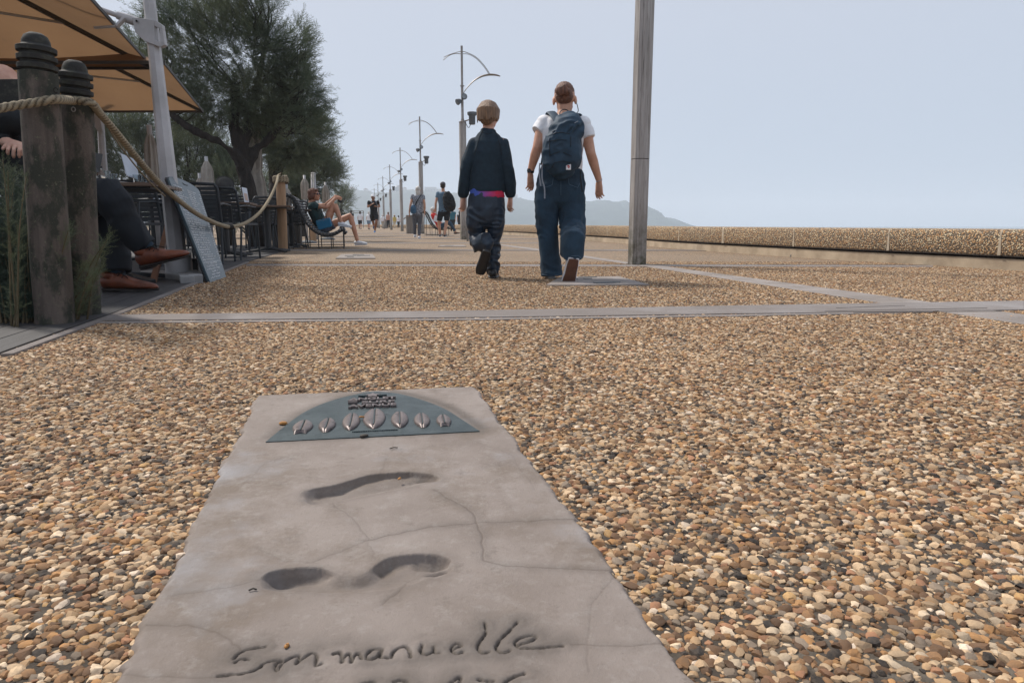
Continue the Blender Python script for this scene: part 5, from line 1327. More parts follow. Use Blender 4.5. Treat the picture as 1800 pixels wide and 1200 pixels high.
# far figures
def far_fig(label, px, top, foot, Y, shirt, bottom, hair, sk=M_SKIN, leg=.98, facing=1, hat=None, ph=0):
    H_ = foot - top; L_ = lambda f: top + H_ * f; wd = H_ / 100.0
    s1 = 3.0 * wd + 2 * wd * math.sin(ph); J = dict(head=(px, L_(.065)), neck=(px, L_(.155)), pelvis=(px, L_(.50)), shL=(px - 9.5 * wd, L_(.20)), shR=(px + 9.5 * wd, L_(.20)), elL=(px - 12.5 * wd, L_(.36)), elR=(px + 12.5 * wd, L_(.36), .05), wrL=(px - 12 * wd, L_(.49), .1), wrR=(px + 12 * wd, L_(.49), -.1), hipL=(px - 4.5 * wd, L_(.53)), hipR=(px + 4.5 * wd, L_(.53)), knL=(px - s1, L_(.73), .12), knR=(px + s1, L_(.73), -.05), anL=(px - s1, L_(.94), .22), anR=(px + s1, L_(.955), -.2))
    return figure(label, px, foot, J, shirt, bottom, hair, sk, Y=Y, fwd=V3((0, facing, 0)), leg=leg, sleeve=.3, vox=.024, hat=hat, wr=False, group="distant people strolling on the promenade", hairlen=.6)
M_CREAM = cloth("cream_cotton", (.62, .52, .36), (.5, .42, .3)); M_YEL = cloth("yellow_cotton", (.60, .46, .12)); M_TEAL = cloth("teal_cotton", (.03, .15, .20), (.02, .12, .16)); M_KHAKI = cloth("pale_khaki", (.45, .40, .32)); M_PALEB = cloth("pale_blue_denim", (.18, .26, .36)); M_SALMON = cloth("salmon_cotton", (.55, .26, .18), (.5, .35, .3), ns=60)
far_fig("distant walker in a teal shirt right of the capped man", 795.5, 365.5, 406.5, 40, M_TEAL, M_BLACK, M_HDARK, ph=1)
far_fig("distant walker in dark clothes half hidden by the lamp column behind the boy", 808, 372, 405, 48, M_BLACK, M_BLACK, M_HDARK)
far_fig("distant person in white t shirt and pale blue shorts left of the jogger", 648.5, 372, 403, 52, M_WHITE, M_PALEB, M_HSILV, leg=.42)
far_fig("distant woman with dark hair, white top and black shorts near the far frame", 633, 371.5, 402.5, 54, M_WHITE, M_BLACK, M_HDARK, leg=.44, ph=2)
far_fig("distant dark haired person peeping beside the bench woman's knee", 617.5, 370, 402.5, 54, M_BLACK, M_KHAKI, M_HDARK)
far_fig("distant person in a salmon patterned top standing by the timber bin", 682.5, 373, 401, 62, M_SALMON, M_BLACK, M_HRED, ph=1)
far_fig("distant person in a yellow top and cream trousers", 693.5, 378, 400.5, 68, M_YEL, M_CREAM, M_HLIGHT, hat=M_CREAM)
far_fig("distant dark haired person in pale blue shirt and black trousers", 700.5, 379, 400, 72, M_WHITE, M_BLACK, M_HDARK, ph=2)
far_fig("distant person in white beside the fourth lamp column", 672.5, 377, 400, 74, M_WHITE, M_KHAKI, M_HSILV)
far_fig("tiny distant person in blue at the far end of the promenade", 686, 380, 399.5, 80, M_TEEB, M_KHAKI, M_HDARK)

# ---------------------------------------------------------------- timber bins, box seats and the far frame
M_BINW = pm("bin_timber", (.27, .24, .215), (.17, .15, .13), rough=.85, sc=(30, 30, 1.5), ns=1.4, bs=.4, bns=5, bd=.004)
def bin_(px0, px1, pyt, pyb, label):
    a = G((px0 + px1) / 2, pyb); s_ = a.y / 1217; wd = (px1 - px0) * s_; hh = (pyb - pyt) * s_
    r = empty("litter_bin", a, R(13)); tag(r, label, "litter bin", "timber clad litter bins")
    n_ = 4
    for sd in range(4):
        Mx = Matrix.Rotation(sd * math.pi / 2, 3, 'Z')
        for k in range(n_):
            mb = MB(); u = (k + .5) / n_ - .5; mb.box(Mx @ V3((u * wd * .92, -wd * .46, hh / 2)), (wd * .92 / n_ * .92, .03, hh), Mx); mb.build("board", M_BINW, r, bevel=.003)
    mb = MB(); mb.box((0, 0, hh * .93), (wd * .86, wd * .86, .02)); mb.build("liner", M_BLACK, r)
    mb = MB(); mb.box((0, 0, hh + .012), (wd * .98, wd * .98, .024)); mb.build("lid", M_BINW, r, bevel=.003)
bin_(714.5, 727, 379.5, 410.5, "tall timber litter bin left of the silver haired woman"); bin_(672, 681.5, 386, 401.5, "small timber litter bin in the distance beside the fourth lamp column"); bin_(662, 667, 387.5, 400.5, "tiny timber litter bin farthest along the promenade")
r = empty("box_seat", G(824, 424)); tag(r, "low timber box seat beside the lamp column behind the boy's legs", "seat"); a = G(824, 424)
def bs(px, py, Y): return P(px, py, Y) - a
mb = MB(); mb.prism([bs(812, 401.5, a.y), bs(832, 400, a.y), bs(834, 403, a.y), bs(812, 404.5, a.y)], (.1, .9, 0)); mb.build("top", M_BINW, r, bevel=.004)
for (x0, x1, yb) in ((820, 823.5, 423), (825, 831, 425.5)):
    mb = MB(); p0, p1 = bs(x0, yb, a.y), bs(x1, yb, a.y); mb.box(((p0.x + p1.x) / 2, .05, bs(x0, 404, a.y).z / 2), (p1.x - p0.x, .08, bs(x0, 404, a.y).z)); mb.build("leg", M_BINW, r, bevel=.003)
mb = MB(); p0 = bs(828, 405, a.y); mb.box((p0.x, .4, p0.z * .55), (.14, .6, p0.z * .9)); mb.build("bin_insert", M_SHOEW, r, bevel=.01)
r = empty("information_board", G(706, 405.5)); a = G(706, 405.5); tag(r, "slanted steel panel on a post between the far lamp columns and the tall bin", "panel")
mb = MB(); mb.bar(P(704, 389.5, a.y) - a, P(714.5, 381, a.y + .3) - a, .35, .04, V3((0, 1, 0))); mb.build("panel", M_STEEL, r, bevel=.004)
mb = MB(); mb.bar((.03, 0, 0), P(706.5, 388.5, a.y) - a, .06, .06); mb.build("post", M_BFR, r)
r = empty("goal_frame", G(629, 400.5)); a = G(629, 400.5); tag(r, "grey rectangular metal frame far away behind the bench woman's knee", "frame")
for p0, p1 in (((620.5, 371), (639, 371)), ((620.5, 374.5), (639, 374.5)), ((620.5, 371), (620.5, 400.5)), ((639, 371), (639, 400.5))):
    mb = MB(); mb.bar(P(*p0, a.y) - a, P(*p1, a.y) - a, .10, .10, V3((0, 1, 0))); mb.build("beam", M_STEEL, r)
# ---------------------------------------------------------------- tamarisk trees: feathery sprigs spread through the crown
M_LEAFG = bpy.data.materials.new("tamarisk_leaf"); t, b, o = nt(M_LEAFG); v = coords(t)
c = mixc(t, nz(t, v, 1.1, 4, .6, .35, .65), (.090, .122, .080), (.165, .185, .105)); c = mixc(t, nz(t, v, 7, 3, .6, .60, .75), c, (.26, .27, .17))  # pale spots colour sunlit highlights into the leaves
t.links.new(c, b.inputs['Base Color']); b.inputs['Roughness'].default_value = .75
tl = t.nodes.new("ShaderNodeBsdfTranslucent"); t.links.new(c, tl.inputs[0]); ms = t.nodes.new("ShaderNodeMixShader"); ms.inputs[0].default_value = .35
t.links.new(b.outputs[0], ms.inputs[1]); t.links.new(tl.outputs[0], ms.inputs[2]); t.links.new(ms.outputs[0], o.inputs[0])
M_BARK = pm("bark", (.045, .036, .030), (.022, .018, .016), rough=.95, sc=(10, 10, 2), ns=2, bs=1.0, bns=6, bd=.03)
def sprig_template(seed, n=30):
    r_ = np.random.RandomState(seed); V = []; F = []
    bend = r_.uniform(-.12, .12, 2)
    def cpt(f): return np.array([bend[0] * f * f * 2, bend[1] * f * f * 2, f])
    for k in range(5):
        a, b_ = cpt(k / 5), cpt((k + 1) / 5); w_ = .009 * (1 - k / 6); i = len(V)
        V += [a + [w_, 0, 0], a - [w_, 0, 0], b_ - [w_, 0, 0], b_ + [w_, 0, 0]]; F.append([i, i + 1, i + 2, i + 3])
    for k in range(n):
        f = .12 + .88 * (k + r_.rand()) / n; a = cpt(f); th = r_.uniform(0, 2 * np.pi); L = (.30 - .16 * f) * r_.uniform(.7, 1.3)
        d = np.array([np.cos(th) * .62, np.sin(th) * .62, .80]); d /= np.linalg.norm(d); s = np.cross(d, [np.sin(th), .3, np.cos(th)]); s /= np.linalg.norm(s)
        w_ = .0085; m = a + d * L * .5 + np.array([0, 0, .01]); i = len(V)
        V += [a, m + s * w_, a + d * L, m - s * w_]; F.append([i, i + 1, i + 2, i + 3])
    return np.array(V), np.array(F)
TEMPL = [sprig_template(k) for k in range(5)]
def sprigs(name, pos, dirs, size, mat, parent=None, seed=0):
    r_ = np.random.RandomState(seed); Vs = []; Fs = []; base = 0
    which = r_.randint(0, len(TEMPL), len(pos))
    for w_ in range(len(TEMPL)):
        m = which == w_; p = pos[m]; d = dirs[m]; s = size[m]; n = len(p)
        if n == 0: continue
        TV, TF = TEMPL[w_]
        d = d / np.linalg.norm(d, axis=1)[:, None]; rnd = r_.normal(size=(n, 3)); x = np.cross(d, rnd); x /= np.linalg.norm(x, axis=1)[:, None]; y_ = np.cross(d, x)
        V = p[:, None, :] + s[:, None, None] * (TV[None, :, 0:1] * x[:, None, :] + TV[None, :, 1:2] * y_[:, None, :] + TV[None, :, 2:3] * d[:, None, :])
        F = TF[None] + (np.arange(n) * len(TV))[:, None, None] + base
        Vs.append(V.reshape(-1, 3)); Fs.append(F.reshape(-1, 4)); base += n * len(TV)
    return link(name, np_mesh(name, np.concatenate(Vs), np.concatenate(Fs)), mat, parent)
def tree(label, base, limbs, clumps, Y, seed, size=.5, dens=1.0, group="tamarisk trees behind the café terrace", cat="tree"):
    r = empty("tamarisk_tree", base); tag(r, label, cat, group); r_ = np.random.RandomState(seed)
    mb = MB(); LP = []
    for pts, r0, r1 in limbs:
        sp_ = spline([tuple(P(a, b_, Y + dy) - base) for a, b_, dy in pts], 7); n_ = len(sp_)
        sp_ = [Vector(q) + Vector((random.uniform(-1, 1), random.uniform(-1, 1), 0)) * r0 * .10 for q in sp_]
        LP += sp_[len(sp_) // 2:]
        mb.tube(sp_, [lerp(r0, r1, i / (n_ - 1)) * (1 + .12 * noise.noise(Vector((i * .5, seed, 0)))) for i in range(n_)], 12)
    skin("trunk", mb, .05, M_BARK, r, 1, wrinkle_fn(.03, (5, 5, 2), seed))
    mb = MB(); s = Y / 1217; pos = []; dirs = []
    cc = np.mean([[*(P(c_[0], c_[1], Y) - base)] for c_ in clumps], axis=0)
    for (px, py, rx, ry, cnt) in clumps:
        n = int(cnt * dens); c = np.array(P(px, py, Y) - base); c[1] += r_.uniform(-.5, .5)
        q = r_.normal(size=(n, 3)); q /= np.linalg.norm(q, axis=1)[:, None]; rad = r_.uniform(0, 1, n) ** .42
        d3 = np.array([rx * s, (rx + ry) * .5 * s * .8, ry * s]); p = c + q * rad[:, None] * d3 * .86
        pos.append(p); o_ = (p - cc); o_ /= np.linalg.norm(o_, axis=1)[:, None] + 1e-6
        dirs.append(o_ * .55 + q * .45 + np.array([0, 0, .35]) + r_.normal(size=(n, 3)) * .34)
        for _ in range(9):      # boughs reaching into the clump
            k = r_.randint(0, n); e_ = Vector(p[k]); a = min(LP, key=lambda q_: (q_ - e_).length + (1.2 if q_.z > e_.z else 0)); m_ = a.lerp(e_, .5) + Vector((r_.uniform(-.2, .2), r_.uniform(-.2, .2), r_.uniform(-.25, .05)))
            mb.tube([Vector(q_) for q_ in spline([tuple(a), tuple(m_), tuple(e_)], 4)], [lerp(.045 * size, .007, q_ / 8) for q_ in range(9)], 6)
    mb.build("boughs", M_BARK, r, smooth=180)
    pos = np.concatenate(pos); dirs = np.concatenate(dirs)
    sprigs("crown", pos, dirs, r_.uniform(.6, 1.3, len(pos)) * size, M_LEAFG, r, seed)
    return r
b1 = G(452, 434)
tree("big dark tamarisk tree with forked trunk behind the café chairs, largest of all", b1,
     [([(454, 436, 0), (447, 390, 0), (440, 340, 0), (428, 300, 0), (418, 255, 0), (412, 210, 0), (415, 150, 0)], .165, .08), ([(436, 315, 0), (415, 275, -.2), (385, 250, -.4), (345, 232, -.5), (305, 205, -.6), (270, 170, -.6)], .095, .04),
      ([(430, 300, 0), (452, 262, .2), (480, 236, .3), (498, 205, .3), (515, 150, .3)], .10, .03), ([(425, 262, 0), (440, 210, .3), (455, 140, .3), (470, 60, .3)], .10, .03)],
     [(330, 70, 70, 66, 300), (405, 70, 60, 66, 330), (465, 95, 48, 56, 260), (520, 60, 16, 24, 34), (532, 90, 12, 16, 20), (505, 130, 34, 40, 170), (545, 165, 20, 26, 60), (562, 190, 14, 16, 24), (455, 165, 72, 52, 460), (385, 170, 78, 46, 430), (300, 140, 70, 52, 260), (535, 215, 30, 22, 60), (255, 100, 36, 46, 90), (400, 0, 30, 36, 60), (450, 20, 22, 30, 44), (482, 30, 14, 22, 24), (345, -20, 60, 40, 110), (430, -50, 50, 40, 90), (300, 30, 44, 40, 70), (345, 208, 55, 20, 90), (440, 208, 55, 20, 120)], 14.0, 1, .36, 2.3)
tree("second tamarisk tree, its dark trunk right of the big furled parasol", G(487, 424), [([(488, 426, 0), (487, 380, 0), (484, 335, 0), (481, 290, 0), (478, 250, 0)], .22, .12), ([(483, 310, 0), (505, 275, 0), (530, 245, 0), (550, 215, 0)], .12, .04)],
     [(500, 230, 46, 44, 300), (538, 235, 28, 38, 150), (515, 272, 46, 28, 230), (470, 262, 34, 26, 100), (560, 215, 13, 18, 30), (568, 240, 12, 18, 30), (495, 190, 34, 30, 90)], 20.0, 2, .42, 3.0)
tree("third tamarisk tree behind the bench woman's head", G(528, 414), [([(528, 415, 0), (525, 380, 0), (522, 345, 0), (524, 315, 0)], .25, .12), ([(524, 345, 0), (545, 322, 0), (565, 305, 0)], .14, .05)],
     [(545, 292, 36, 28, 300), (572, 288, 17, 26, 110), (528, 325, 36, 22, 220), (580, 315, 11, 18, 60), (556, 330, 26, 16, 110), (589, 305, 8, 10, 20)], 27.0, 3, .50, 3.0)
tree("small pale olive green tree farthest along the café edge", G(600, 403.5), [([(601, 404, 0), (601, 392, 0), (599, 375, 0), (600, 360, 0)], .22, .08)], [(601, 342, 11, 14, 120), (606, 352, 9, 12, 80), (597, 362, 11, 14, 120), (603, 372, 8, 9, 60)], 55.0, 4, .8)
for k, (bx, by, cl, lb) in enumerate((
    ((330, 418), (0), [(330, 255, 50, 40, 330), (365, 285, 42, 34, 260), (300, 285, 40, 44, 260), (345, 320, 60, 26, 260)], "pale green tamarisk between the parasol pole and the big trunk"),
    ((235, 418), (0), [(230, 225, 52, 36, 300), (200, 265, 50, 45, 300), (265, 275, 45, 45, 300), (230, 315, 60, 30, 260)], "background tamarisk behind the table with the menu card"),
    ((160, 418), (0), [(150, 240, 50, 40, 240), (140, 290, 60, 40, 260), (110, 330, 60, 40, 200)], "background tamarisk behind the rope posts"),
    ((398, 416), (0), [(395, 305, 32, 32, 260), (420, 330, 36, 26, 220), (372, 335, 36, 22, 180), (455, 335, 30, 24, 160)], "low background tamarisk right behind the big trunk"))):
    x, y_ = bx; tree(lb, G(x, y_), [([(x, y_, 0), (x + 3, 380, 0), (x - 3, 340, 0), (x, 300, 0)], .22, .08)], cl, 24.0, 10 + k, .60, 1.5)
for k in range(5):
    x = 60 + k * 95; bx_ = G(x, 413); r = empty("hedge_bush", bx_); tag(r, ("dark clipped shrub low behind the café tables, number %s from the left" % ("first", "second", "third", "fourth", "fifth")[k]).replace("number ", ""), "bush", "shrubs low behind the café tables")
    r_ = np.random.RandomState(50 + k); n = 420; p = np.stack([r_.uniform(-1.5, 1.5, n), r_.uniform(-.5, .5, n), r_.uniform(.05, 1.5, n)], 1); d = r_.normal(size=(n, 3)) * .6 + [0, 0, .8]
    sprigs("foliage", p, d, r_.uniform(.4, .8, n), M_LEAFG, r, 60 + k); mb = MB()
    for _ in range(5): mb.tube([(random.uniform(-.2, .2), 0, 0), (random.uniform(-1, 1), 0, .8)], [.05, .02], 6)
    mb.build("stems", M_BARK, r)

# ---------------------------------------------------------------- feathery plant beside the rope posts
M_PLANT = pm("plant_leaf", (.032, .055, .042), (.065, .090, .055), rough=.8, ns=3); M_PLANTL = pm("plant_leaf_pale", (.10, .13, .08), (.15, .165, .075), rough=.8, ns=9); M_PSTEM = pm("plant_stem", (.12, .09, .045), rough=.8)
def plant(label, base, stems, seed, mat, up_=.62, grp=None, size=.085):
    r = empty("feathery_shrub", base); tag(r, label, "shrub", grp); r_ = random.Random(seed); mb = MB(); pos = []; dirs = []
    for (tip) in stems:
        tip = Vector(tip) - base; a = Vector((tip.x * .35 + r_.uniform(-.03, .03), tip.y * .4 + r_.uniform(-.03, .03), 0)); m_ = a.lerp(tip, .55) + Vector((r_.uniform(-.03, .03), r_.uniform(-.03, .03), .04)); pts = [Vector(q) for q in spline([tuple(a), tuple(m_), tuple(tip)], 7)]
        mb.tube(pts, [lerp(.005, .0016, i / (len(pts) - 1)) for i in range(len(pts))], 5)
        for i in range(2, len(pts)):
            for _ in range(5):
                q = pts[i - 1].lerp(pts[i], r_.random()); d = (pts[i] - pts[i - 1]).normalized() * .7 + Vector((r_.gauss(0, 1), r_.gauss(0, 1), r_.gauss(0, .6))) * .5
                pos.append(q); dirs.append(d)
        pos.append(tip); dirs.append((pts[-1] - pts[-2]))
    mb.build("stems", M_PSTEM, r, smooth=180); rs_ = np.random.RandomState(seed)
    sprigs("leaves", np.array(pos), np.array(dirs), rs_.uniform(.6, 1.3, len(pos)) * size, mat, r, seed)
rr = random.Random(4); st = []
for _ in range(95):
    x = rr.uniform(-60, 112); top = 318 + abs(x - 25) * 1.0 + rr.uniform(-25, 190); st.append(P(x, top, rr.uniform(3.15, 3.75)))
plant("dense dark feathery shrub growing left of the rope posts", G(30, 575), st, 5, M_PLANT, size=.10)
plant("bright feathery twig poking out right between the two rope posts", G(110, 566), [P(188, 422, 3.15), P(182, 430, 3.12), P(178, 470, 3.14), P(165, 480, 3.1), P(150, 470, 3.2), P(120, 405, 3.05), P(150, 510, 3.15)], 6, M_PLANTL, size=.055)
plant("thin orange tipped twig rising in front of the dark shrub", G(20, 580), [P(46, 310, 3.0), P(14, 300, 3.02), P(5, 280, 3.02), P(30, 395, 2.98)], 7, M_PLANTL, size=.05)
# ---------------------------------------------------------------- rope barrier
M_POST = bpy.data.materials.new("mossy_post"); t, b, o = nt(M_POST); v = coords(t, (14, 14, 2.2)); v2 = coords(t)
c = mixc(t, nz(t, v, 1.4, 6, .65, .35, .65), (.135, .108, .090), (.070, .056, .047)); n1 = nz(t, coords(t, (1, 1, .55)), 6, 6, .7, .46, .54)
c = mixc(t, n1, c, (.034, .036, .026)); c = mixc(t, nz(t, v2, 70, 4, .7, .60, .70), c, (.15, .15, .10))
t.links.new(c, b.inputs['Base Color']); b.inputs['Roughness'].default_value = .9; bump(t, b, nz(t, v2, 45, 6, .75), .6, .008)
M_POSTCAP = pm("post_cap_dark", (.022, .022, .020), (.06, .06, .045), rough=.85, ns=22, lo=.5, hi=.7, bs=.6, bns=80, bd=.004)
M_POSTN = pm("fresh_post", (.42, .27, .16), (.30, .19, .11), rough=.8, sc=(12, 12, 1.2), ns=1.6, bs=.3, bns=9, bd=.004)
M_POSTD = pm("dark_post", (.030, .030, .030), (.05, .048, .045), rough=.8, sc=(9, 9, 1), ns=2)
def rope_post(label, basep, topp, r0, ribs=True, mat=None, cap=None, grp="round timber posts of the rope barrier"):
    o = empty("rope_post", basep); tag(o, label, "post", grp); ax = topp - basep; H_ = ax.length; o.rotation_euler = ax.to_track_quat('Z', 'Y').to_euler()
    mb = MB(); n = 28
    if ribs:
        z = H_ - .05; body = [(r0 * 1.05, 0), (r0 * 1.05, .25), (r0, H_ * .6), (r0 * .98, H_ - .165), (r0 * .8, H_ - .160)]
        mb.lathe(body, n=n); s_ = mb.build("shaft", mat or M_POST, o, smooth=50)
        for q in s_.data.vertices: q.co += Vector((q.co.x, q.co.y, 0)) * (.05 * noise.noise(Vector((q.co.x * 9, q.co.y * 9, q.co.z * 3))))
        pr = [(r0 * .8, H_ - .163)]
        for k in range(3):
            zz = H_ - .155 + k * .036; pr += [(r0 * .80, zz), (r0 * .99, zz + .002), (r0 * 1.0, zz + .022), (r0 * .84, zz + .025)]
        pr += [(r0 * .72, H_ - .05), (r0 * .70, H_ - .035), (r0 * .58, H_ - .014), (r0 * .34, H_ - .002), (.001, H_)]
        mb = MB(); mb.lathe(pr, n=n); mb.build("ribbed_cap", cap or M_POSTCAP, o, smooth=35, bevel=.002)
    else:
        mb.lathe([(r0, 0), (r0 * .98, H_ * .5), (r0 * .94, H_ - .01), (r0 * .9, H_), (.001, H_)], n=n); mb.build("shaft", mat or M_POSTN, o, smooth=50)
    return o
p1b, p1t = G(98, 571), P(62, 58, 3.1); p2b, p2t = G(147, 556), P(131, 106, 3.34); p3b, p3t = G(498, 442.5), P(493, 311, 11.45)
rope_post("nearest mossy round rope post with dark ribbed cap at the left", p1b, p1t, .076)
rope_post("second mossy ribbed rope post, just right behind the nearest one", p2b, p2t, .073)
rope_post("fresh tan round post with the rope end wound round its top", p3b, p3t, .078, False)
rope_post("dark ribbed post among the chairs below the big tree", G(397, 431), P(395, 319, 13.5), .17, True, M_POSTD, M_POSTD, None)
for (a, b_, Y, w_, lb) in (((487, 438), (484, 335), 12.4, .13, "square dark timber post just left of the fresh tan rope post"), ((525, 430), (522, 350), 14.6, .14, "square dark timber post behind the left end of the slatted bench"), ((551, 425), (551, 385), 17.5, .14, "pale short post under the slatted bench")):
    bb = G(*a); mb = MB(); mb.box((0, 0, (P(*b_, bb.y).z) / 2), (w_, w_, P(*b_, bb.y).z)); o = mb.build("timber_post", M_POSTN if 'pale' in lb else M_POSTD, bevel=.008); o.location = bb; tag(o, lb, "post")
# hooks
mb = MB(); c_ = P(98, 159, 3.02); mb.tube([c_ + Vector((math.cos(a_) * .009, 0, math.sin(a_) * .011)) for a_ in [k * .7 for k in range(9)]], .0022, 6); tag(mb.build("screw_hook", M_GAP, smooth=180), "small dark screw hook on the nearest rope post", "hook")
mb = MB(); c_ = P(129, 192.5, 3.26); mb.tube([c_ + Vector((math.cos(a_) * .009, 0, math.sin(a_) * .010)) for a_ in [k * .7 for k in range(10)]], .0025, 6); tag(mb.build("screw_hook", M_STEEL, smooth=180), "small pale ring below the rope on the second post", "hook")
# the rope: three strands laid together
M_ROPE = bpy.data.materials.new("hemp_rope"); t, b, o = nt(M_ROPE); v = coords(t)
c = mixc(t, nz(t, v, 60, 4, .6, .35, .65), (.36, .30, .205), (.22, .18, .12)); mr = t.nodes.new("ShaderNodeMapRange"); mr.inputs[1].default_value = .15; mr.inputs[2].default_value = .75; t.links.new(attr(t, "lay").outputs['Fac'], mr.inputs[0])
t.links.new(mixc(t, mr.outputs[0], (.055, .042, .027), c), b.inputs['Base Color']); b.inputs['Roughness'].default_value = .9; bump(t, b, nz(t, v, 400, 4, .6), .5, .002)
def rope(label, pts, r0, pitch=.092, taper=None):
    sp_ = [Vector(q) for q in spline([tuple(p) for p in pts], 10)]
    acc = [0]
    for a, b_ in zip(sp_[:-1], sp_[1:]): acc.append(acc[-1] + (b_ - a).length)
    n = int(acc[-1] / .0065); rings = []; j = 0; V = []; GR = []; s = None; m = 24
    for i in range(n + 1):
        d_ = acc[-1] * i / n
        while j < len(acc) - 2 and acc[j + 1] < d_: j += 1
        f = (d_ - acc[j]) / (acc[j + 1] - acc[j] + 1e-9); p = sp_[j].lerp(sp_[j + 1], f); tg = (sp_[min(j + 2, len(sp_) - 1)] - sp_[max(j - 1, 0)]).normalized()
        s, u = frame_from(tg, s)
        for k in range(m):
            th = 2 * math.pi * k / m; lay = abs(math.sin(1.5 * (th + 2 * math.pi * d_ / pitch))); rr_ = r0 * (.62 + .42 * lay ** .7); GR.append(lay); V.append(p + s * math.cos(th) * rr_ + u * math.sin(th) * rr_)
    V = np.array([tuple(q) for q in V]); F = []
    a = np.arange(n)[:, None] * m; k = np.arange(m)[None, :]; F = np.stack([a + k, a + (k + 1) % m, a + m + (k + 1) % m, a + m + k], 2).reshape(-1, 4)
    me = np_mesh("rope", V, F, True); a_ = me.attributes.new('lay', 'FLOAT', 'POINT'); a_.data.foreach_set('value', np.array(GR, dtype=np.float32)); o = link("rope", me, M_ROPE); tag(o, label, "rope"); return o
def Yl(px):     # plane through the second and third post
    a, b_ = p2t, p3t; k = (px - 900) / 1217.0
    X0, Y0, X1, Y1 = a.x, a.y, b_.x, b_.y
    return (X0 + (0 - Y0) * (X1 - X0) / (Y1 - Y0)) / (k - (X1 - X0) / (Y1 - Y0))
pts = [P(-60, 196, 2.75), P(-20, 193, 2.86), P(20, 187, 2.95), P(60, 181, 2.985), P(96, 175, 3.02), P(128, 177, 3.235), P(150, 178.5, 3.24), P(164, 184, 3.27)]
rope("thick twisted hemp rope sagging from the ribbed posts to the fresh tan post", pts + [P(x, y_, max(3.3, Yl(x))) for x, y_ in ((176, 200), (205, 234), (240, 277), (280, 322), (320, 357), (355, 381), (390, 396), (410, 398), (435, 390), (458, 372), (475, 347), (486, 322))] + [P(489, 309, 11.36), P(495, 306, 11.34)], .0185)
mb = MB()
ring = []
rope("hemp rope end wound three times round the top of the fresh tan post", [p3b.lerp(p3t, .93 + .022 * k / 9) + Vector((math.cos(k * .7), math.sin(k * .7), 0)) * .095 for k in range(28)], .032, .12)
mb = MB(); q = P(402, 399, Yl(402)); d_ = Vector((.1, .4, -.02)).normalized(); mb.tube([q - d_ * .05, q + d_ * .05], .026, 12); tag(mb.build("rope_band", M_GAP, smooth=60), "black tape band round the lowest point of the rope", "band")
rope("thin loose cord hanging just under the near part of the rope", [P(x, y_, max(3.3, Yl(x)) + .02) for x, y_ in ((166, 194), (185, 216), (210, 255), (240, 294), (265, 322), (290, 345))], .0045, .03)

# ---------------------------------------------------------------- parasols
M_FAB = bpy.data.materials.new("parasol_cloth"); t, b, o = nt(M_FAB); v = coords(t)
c = mixc(t, nz(t, v, 1.6, 5, .6, .3, .75), (.27, .160, .085), (.22, .128, .068)); c = mixc(t, nz(t, v, 3.2, 5, .6, .64, .74), c, (.20, .12, .06)); t.links.new(c, b.inputs['Base Color']); b.inputs['Roughness'].default_value = .9
tl = t.nodes.new("ShaderNodeBsdfTranslucent"); t.links.new(c, tl.inputs[0]); ms = t.nodes.new("ShaderNodeMixShader"); ms.inputs[0].default_value = .42
t.links.new(b.outputs[0], ms.inputs[1]); t.links.new(tl.outputs[0], ms.inputs[2]); t.links.new(ms.outputs[0], o.inputs[0]); bump(t, b, nz(t, v, 900, 2, .5), .3, .001)
M_PWHITE = pm("parasol_aluminium", (.48, .47, .48), (.36, .35, .35), rough=.45, ns=4)
M_RIB = pm("rib_dark", (.06, .055, .05), rough=.6)
def canopy(C, label, arm=True):
    r = empty("parasol", C); e1 = Vector((-1, .01, 0)) * 3.0; e2 = Vector((.30, -.955, 0)).normalized() * 3.0; tag(r, label, "parasol", "square ochre cantilever parasols over the café")
    cr = [Vector(), e1, e1 + e2, e2]; ap = (e1 + e2) / 2 + Vector((0, 0, .62))
    for k in range(4):
        a, b_ = cr[k], cr[(k + 1) % 4]; mb = MB(); N = 8; vs = []; fs = []; idx = {}
        for i in range(N + 1):
            for j in range(N + 1 - i):
                u, v_ = i / N, j / N; w_ = 1 - u - v_; q = a * u + b_ * v_ + ap * w_; q = q + Vector((0, 0, -.055)) * (27 * u * v_ * w_) + Vector((0, 0, -.02)) * (4 * u * v_) * 0
                idx[i, j] = len(vs); vs.append(q)
        for i in range(N):
            for j in range(N - i):
                fs.append((idx[i, j], idx[i + 1, j], idx[i, j + 1]))
                if j < N - i - 1: fs.append((idx[i + 1, j], idx[i + 1, j + 1], idx[i, j + 1]))
        mb.add(vs, fs); mb.build("panel", M_FAB, r, smooth=40)
        mb = MB(); mb.bar(a + Vector((0, 0, -.012)), b_ + Vector((0, 0, -.012)), .012, .028); mb.build("hem", M_RIB, r)
        mb = MB(); mb.bar(a + Vector((0, 0, -.02)), ap + Vector((0, 0, -.03)), .038, .028, Vector((0, 0, 1))); mb.build("rib", M_RIB, r)
        m_ = (a + b_) / 2; mb = MB(); mb.bar(m_.lerp(ap, .75) + Vector((0, 0, -.02)), ap + Vector((0, 0, -.03)), .02, .02); mb.build("rib", M_RIB, r)
        mb = MB(); mb.tube([a.lerp(ap, .45) + Vector((0, 0, -.03)), ap + Vector((0, 0, -.42))], .012, 8); mb.build("stay", M_PWHITE, r, smooth=180)
    mb = MB(); mb.lathe([(.05, -.5), (.06, -.48), (.06, -.02), (.03, .02)], ap, 14); mb.build("hub", M_PWHITE, r, smooth=40)
    return r, ap
C1 = P(270, 118, 7.4)
can1, ap1 = canopy(C1, "nearest open ochre cantilever parasol over the tables at top left")
C2 = P(357, 194.5, (C1.z - CAMH) * 1217 / 200.5); can2, ap2 = canopy(C2, "farther open ochre parasol whose corner points at the big tree")
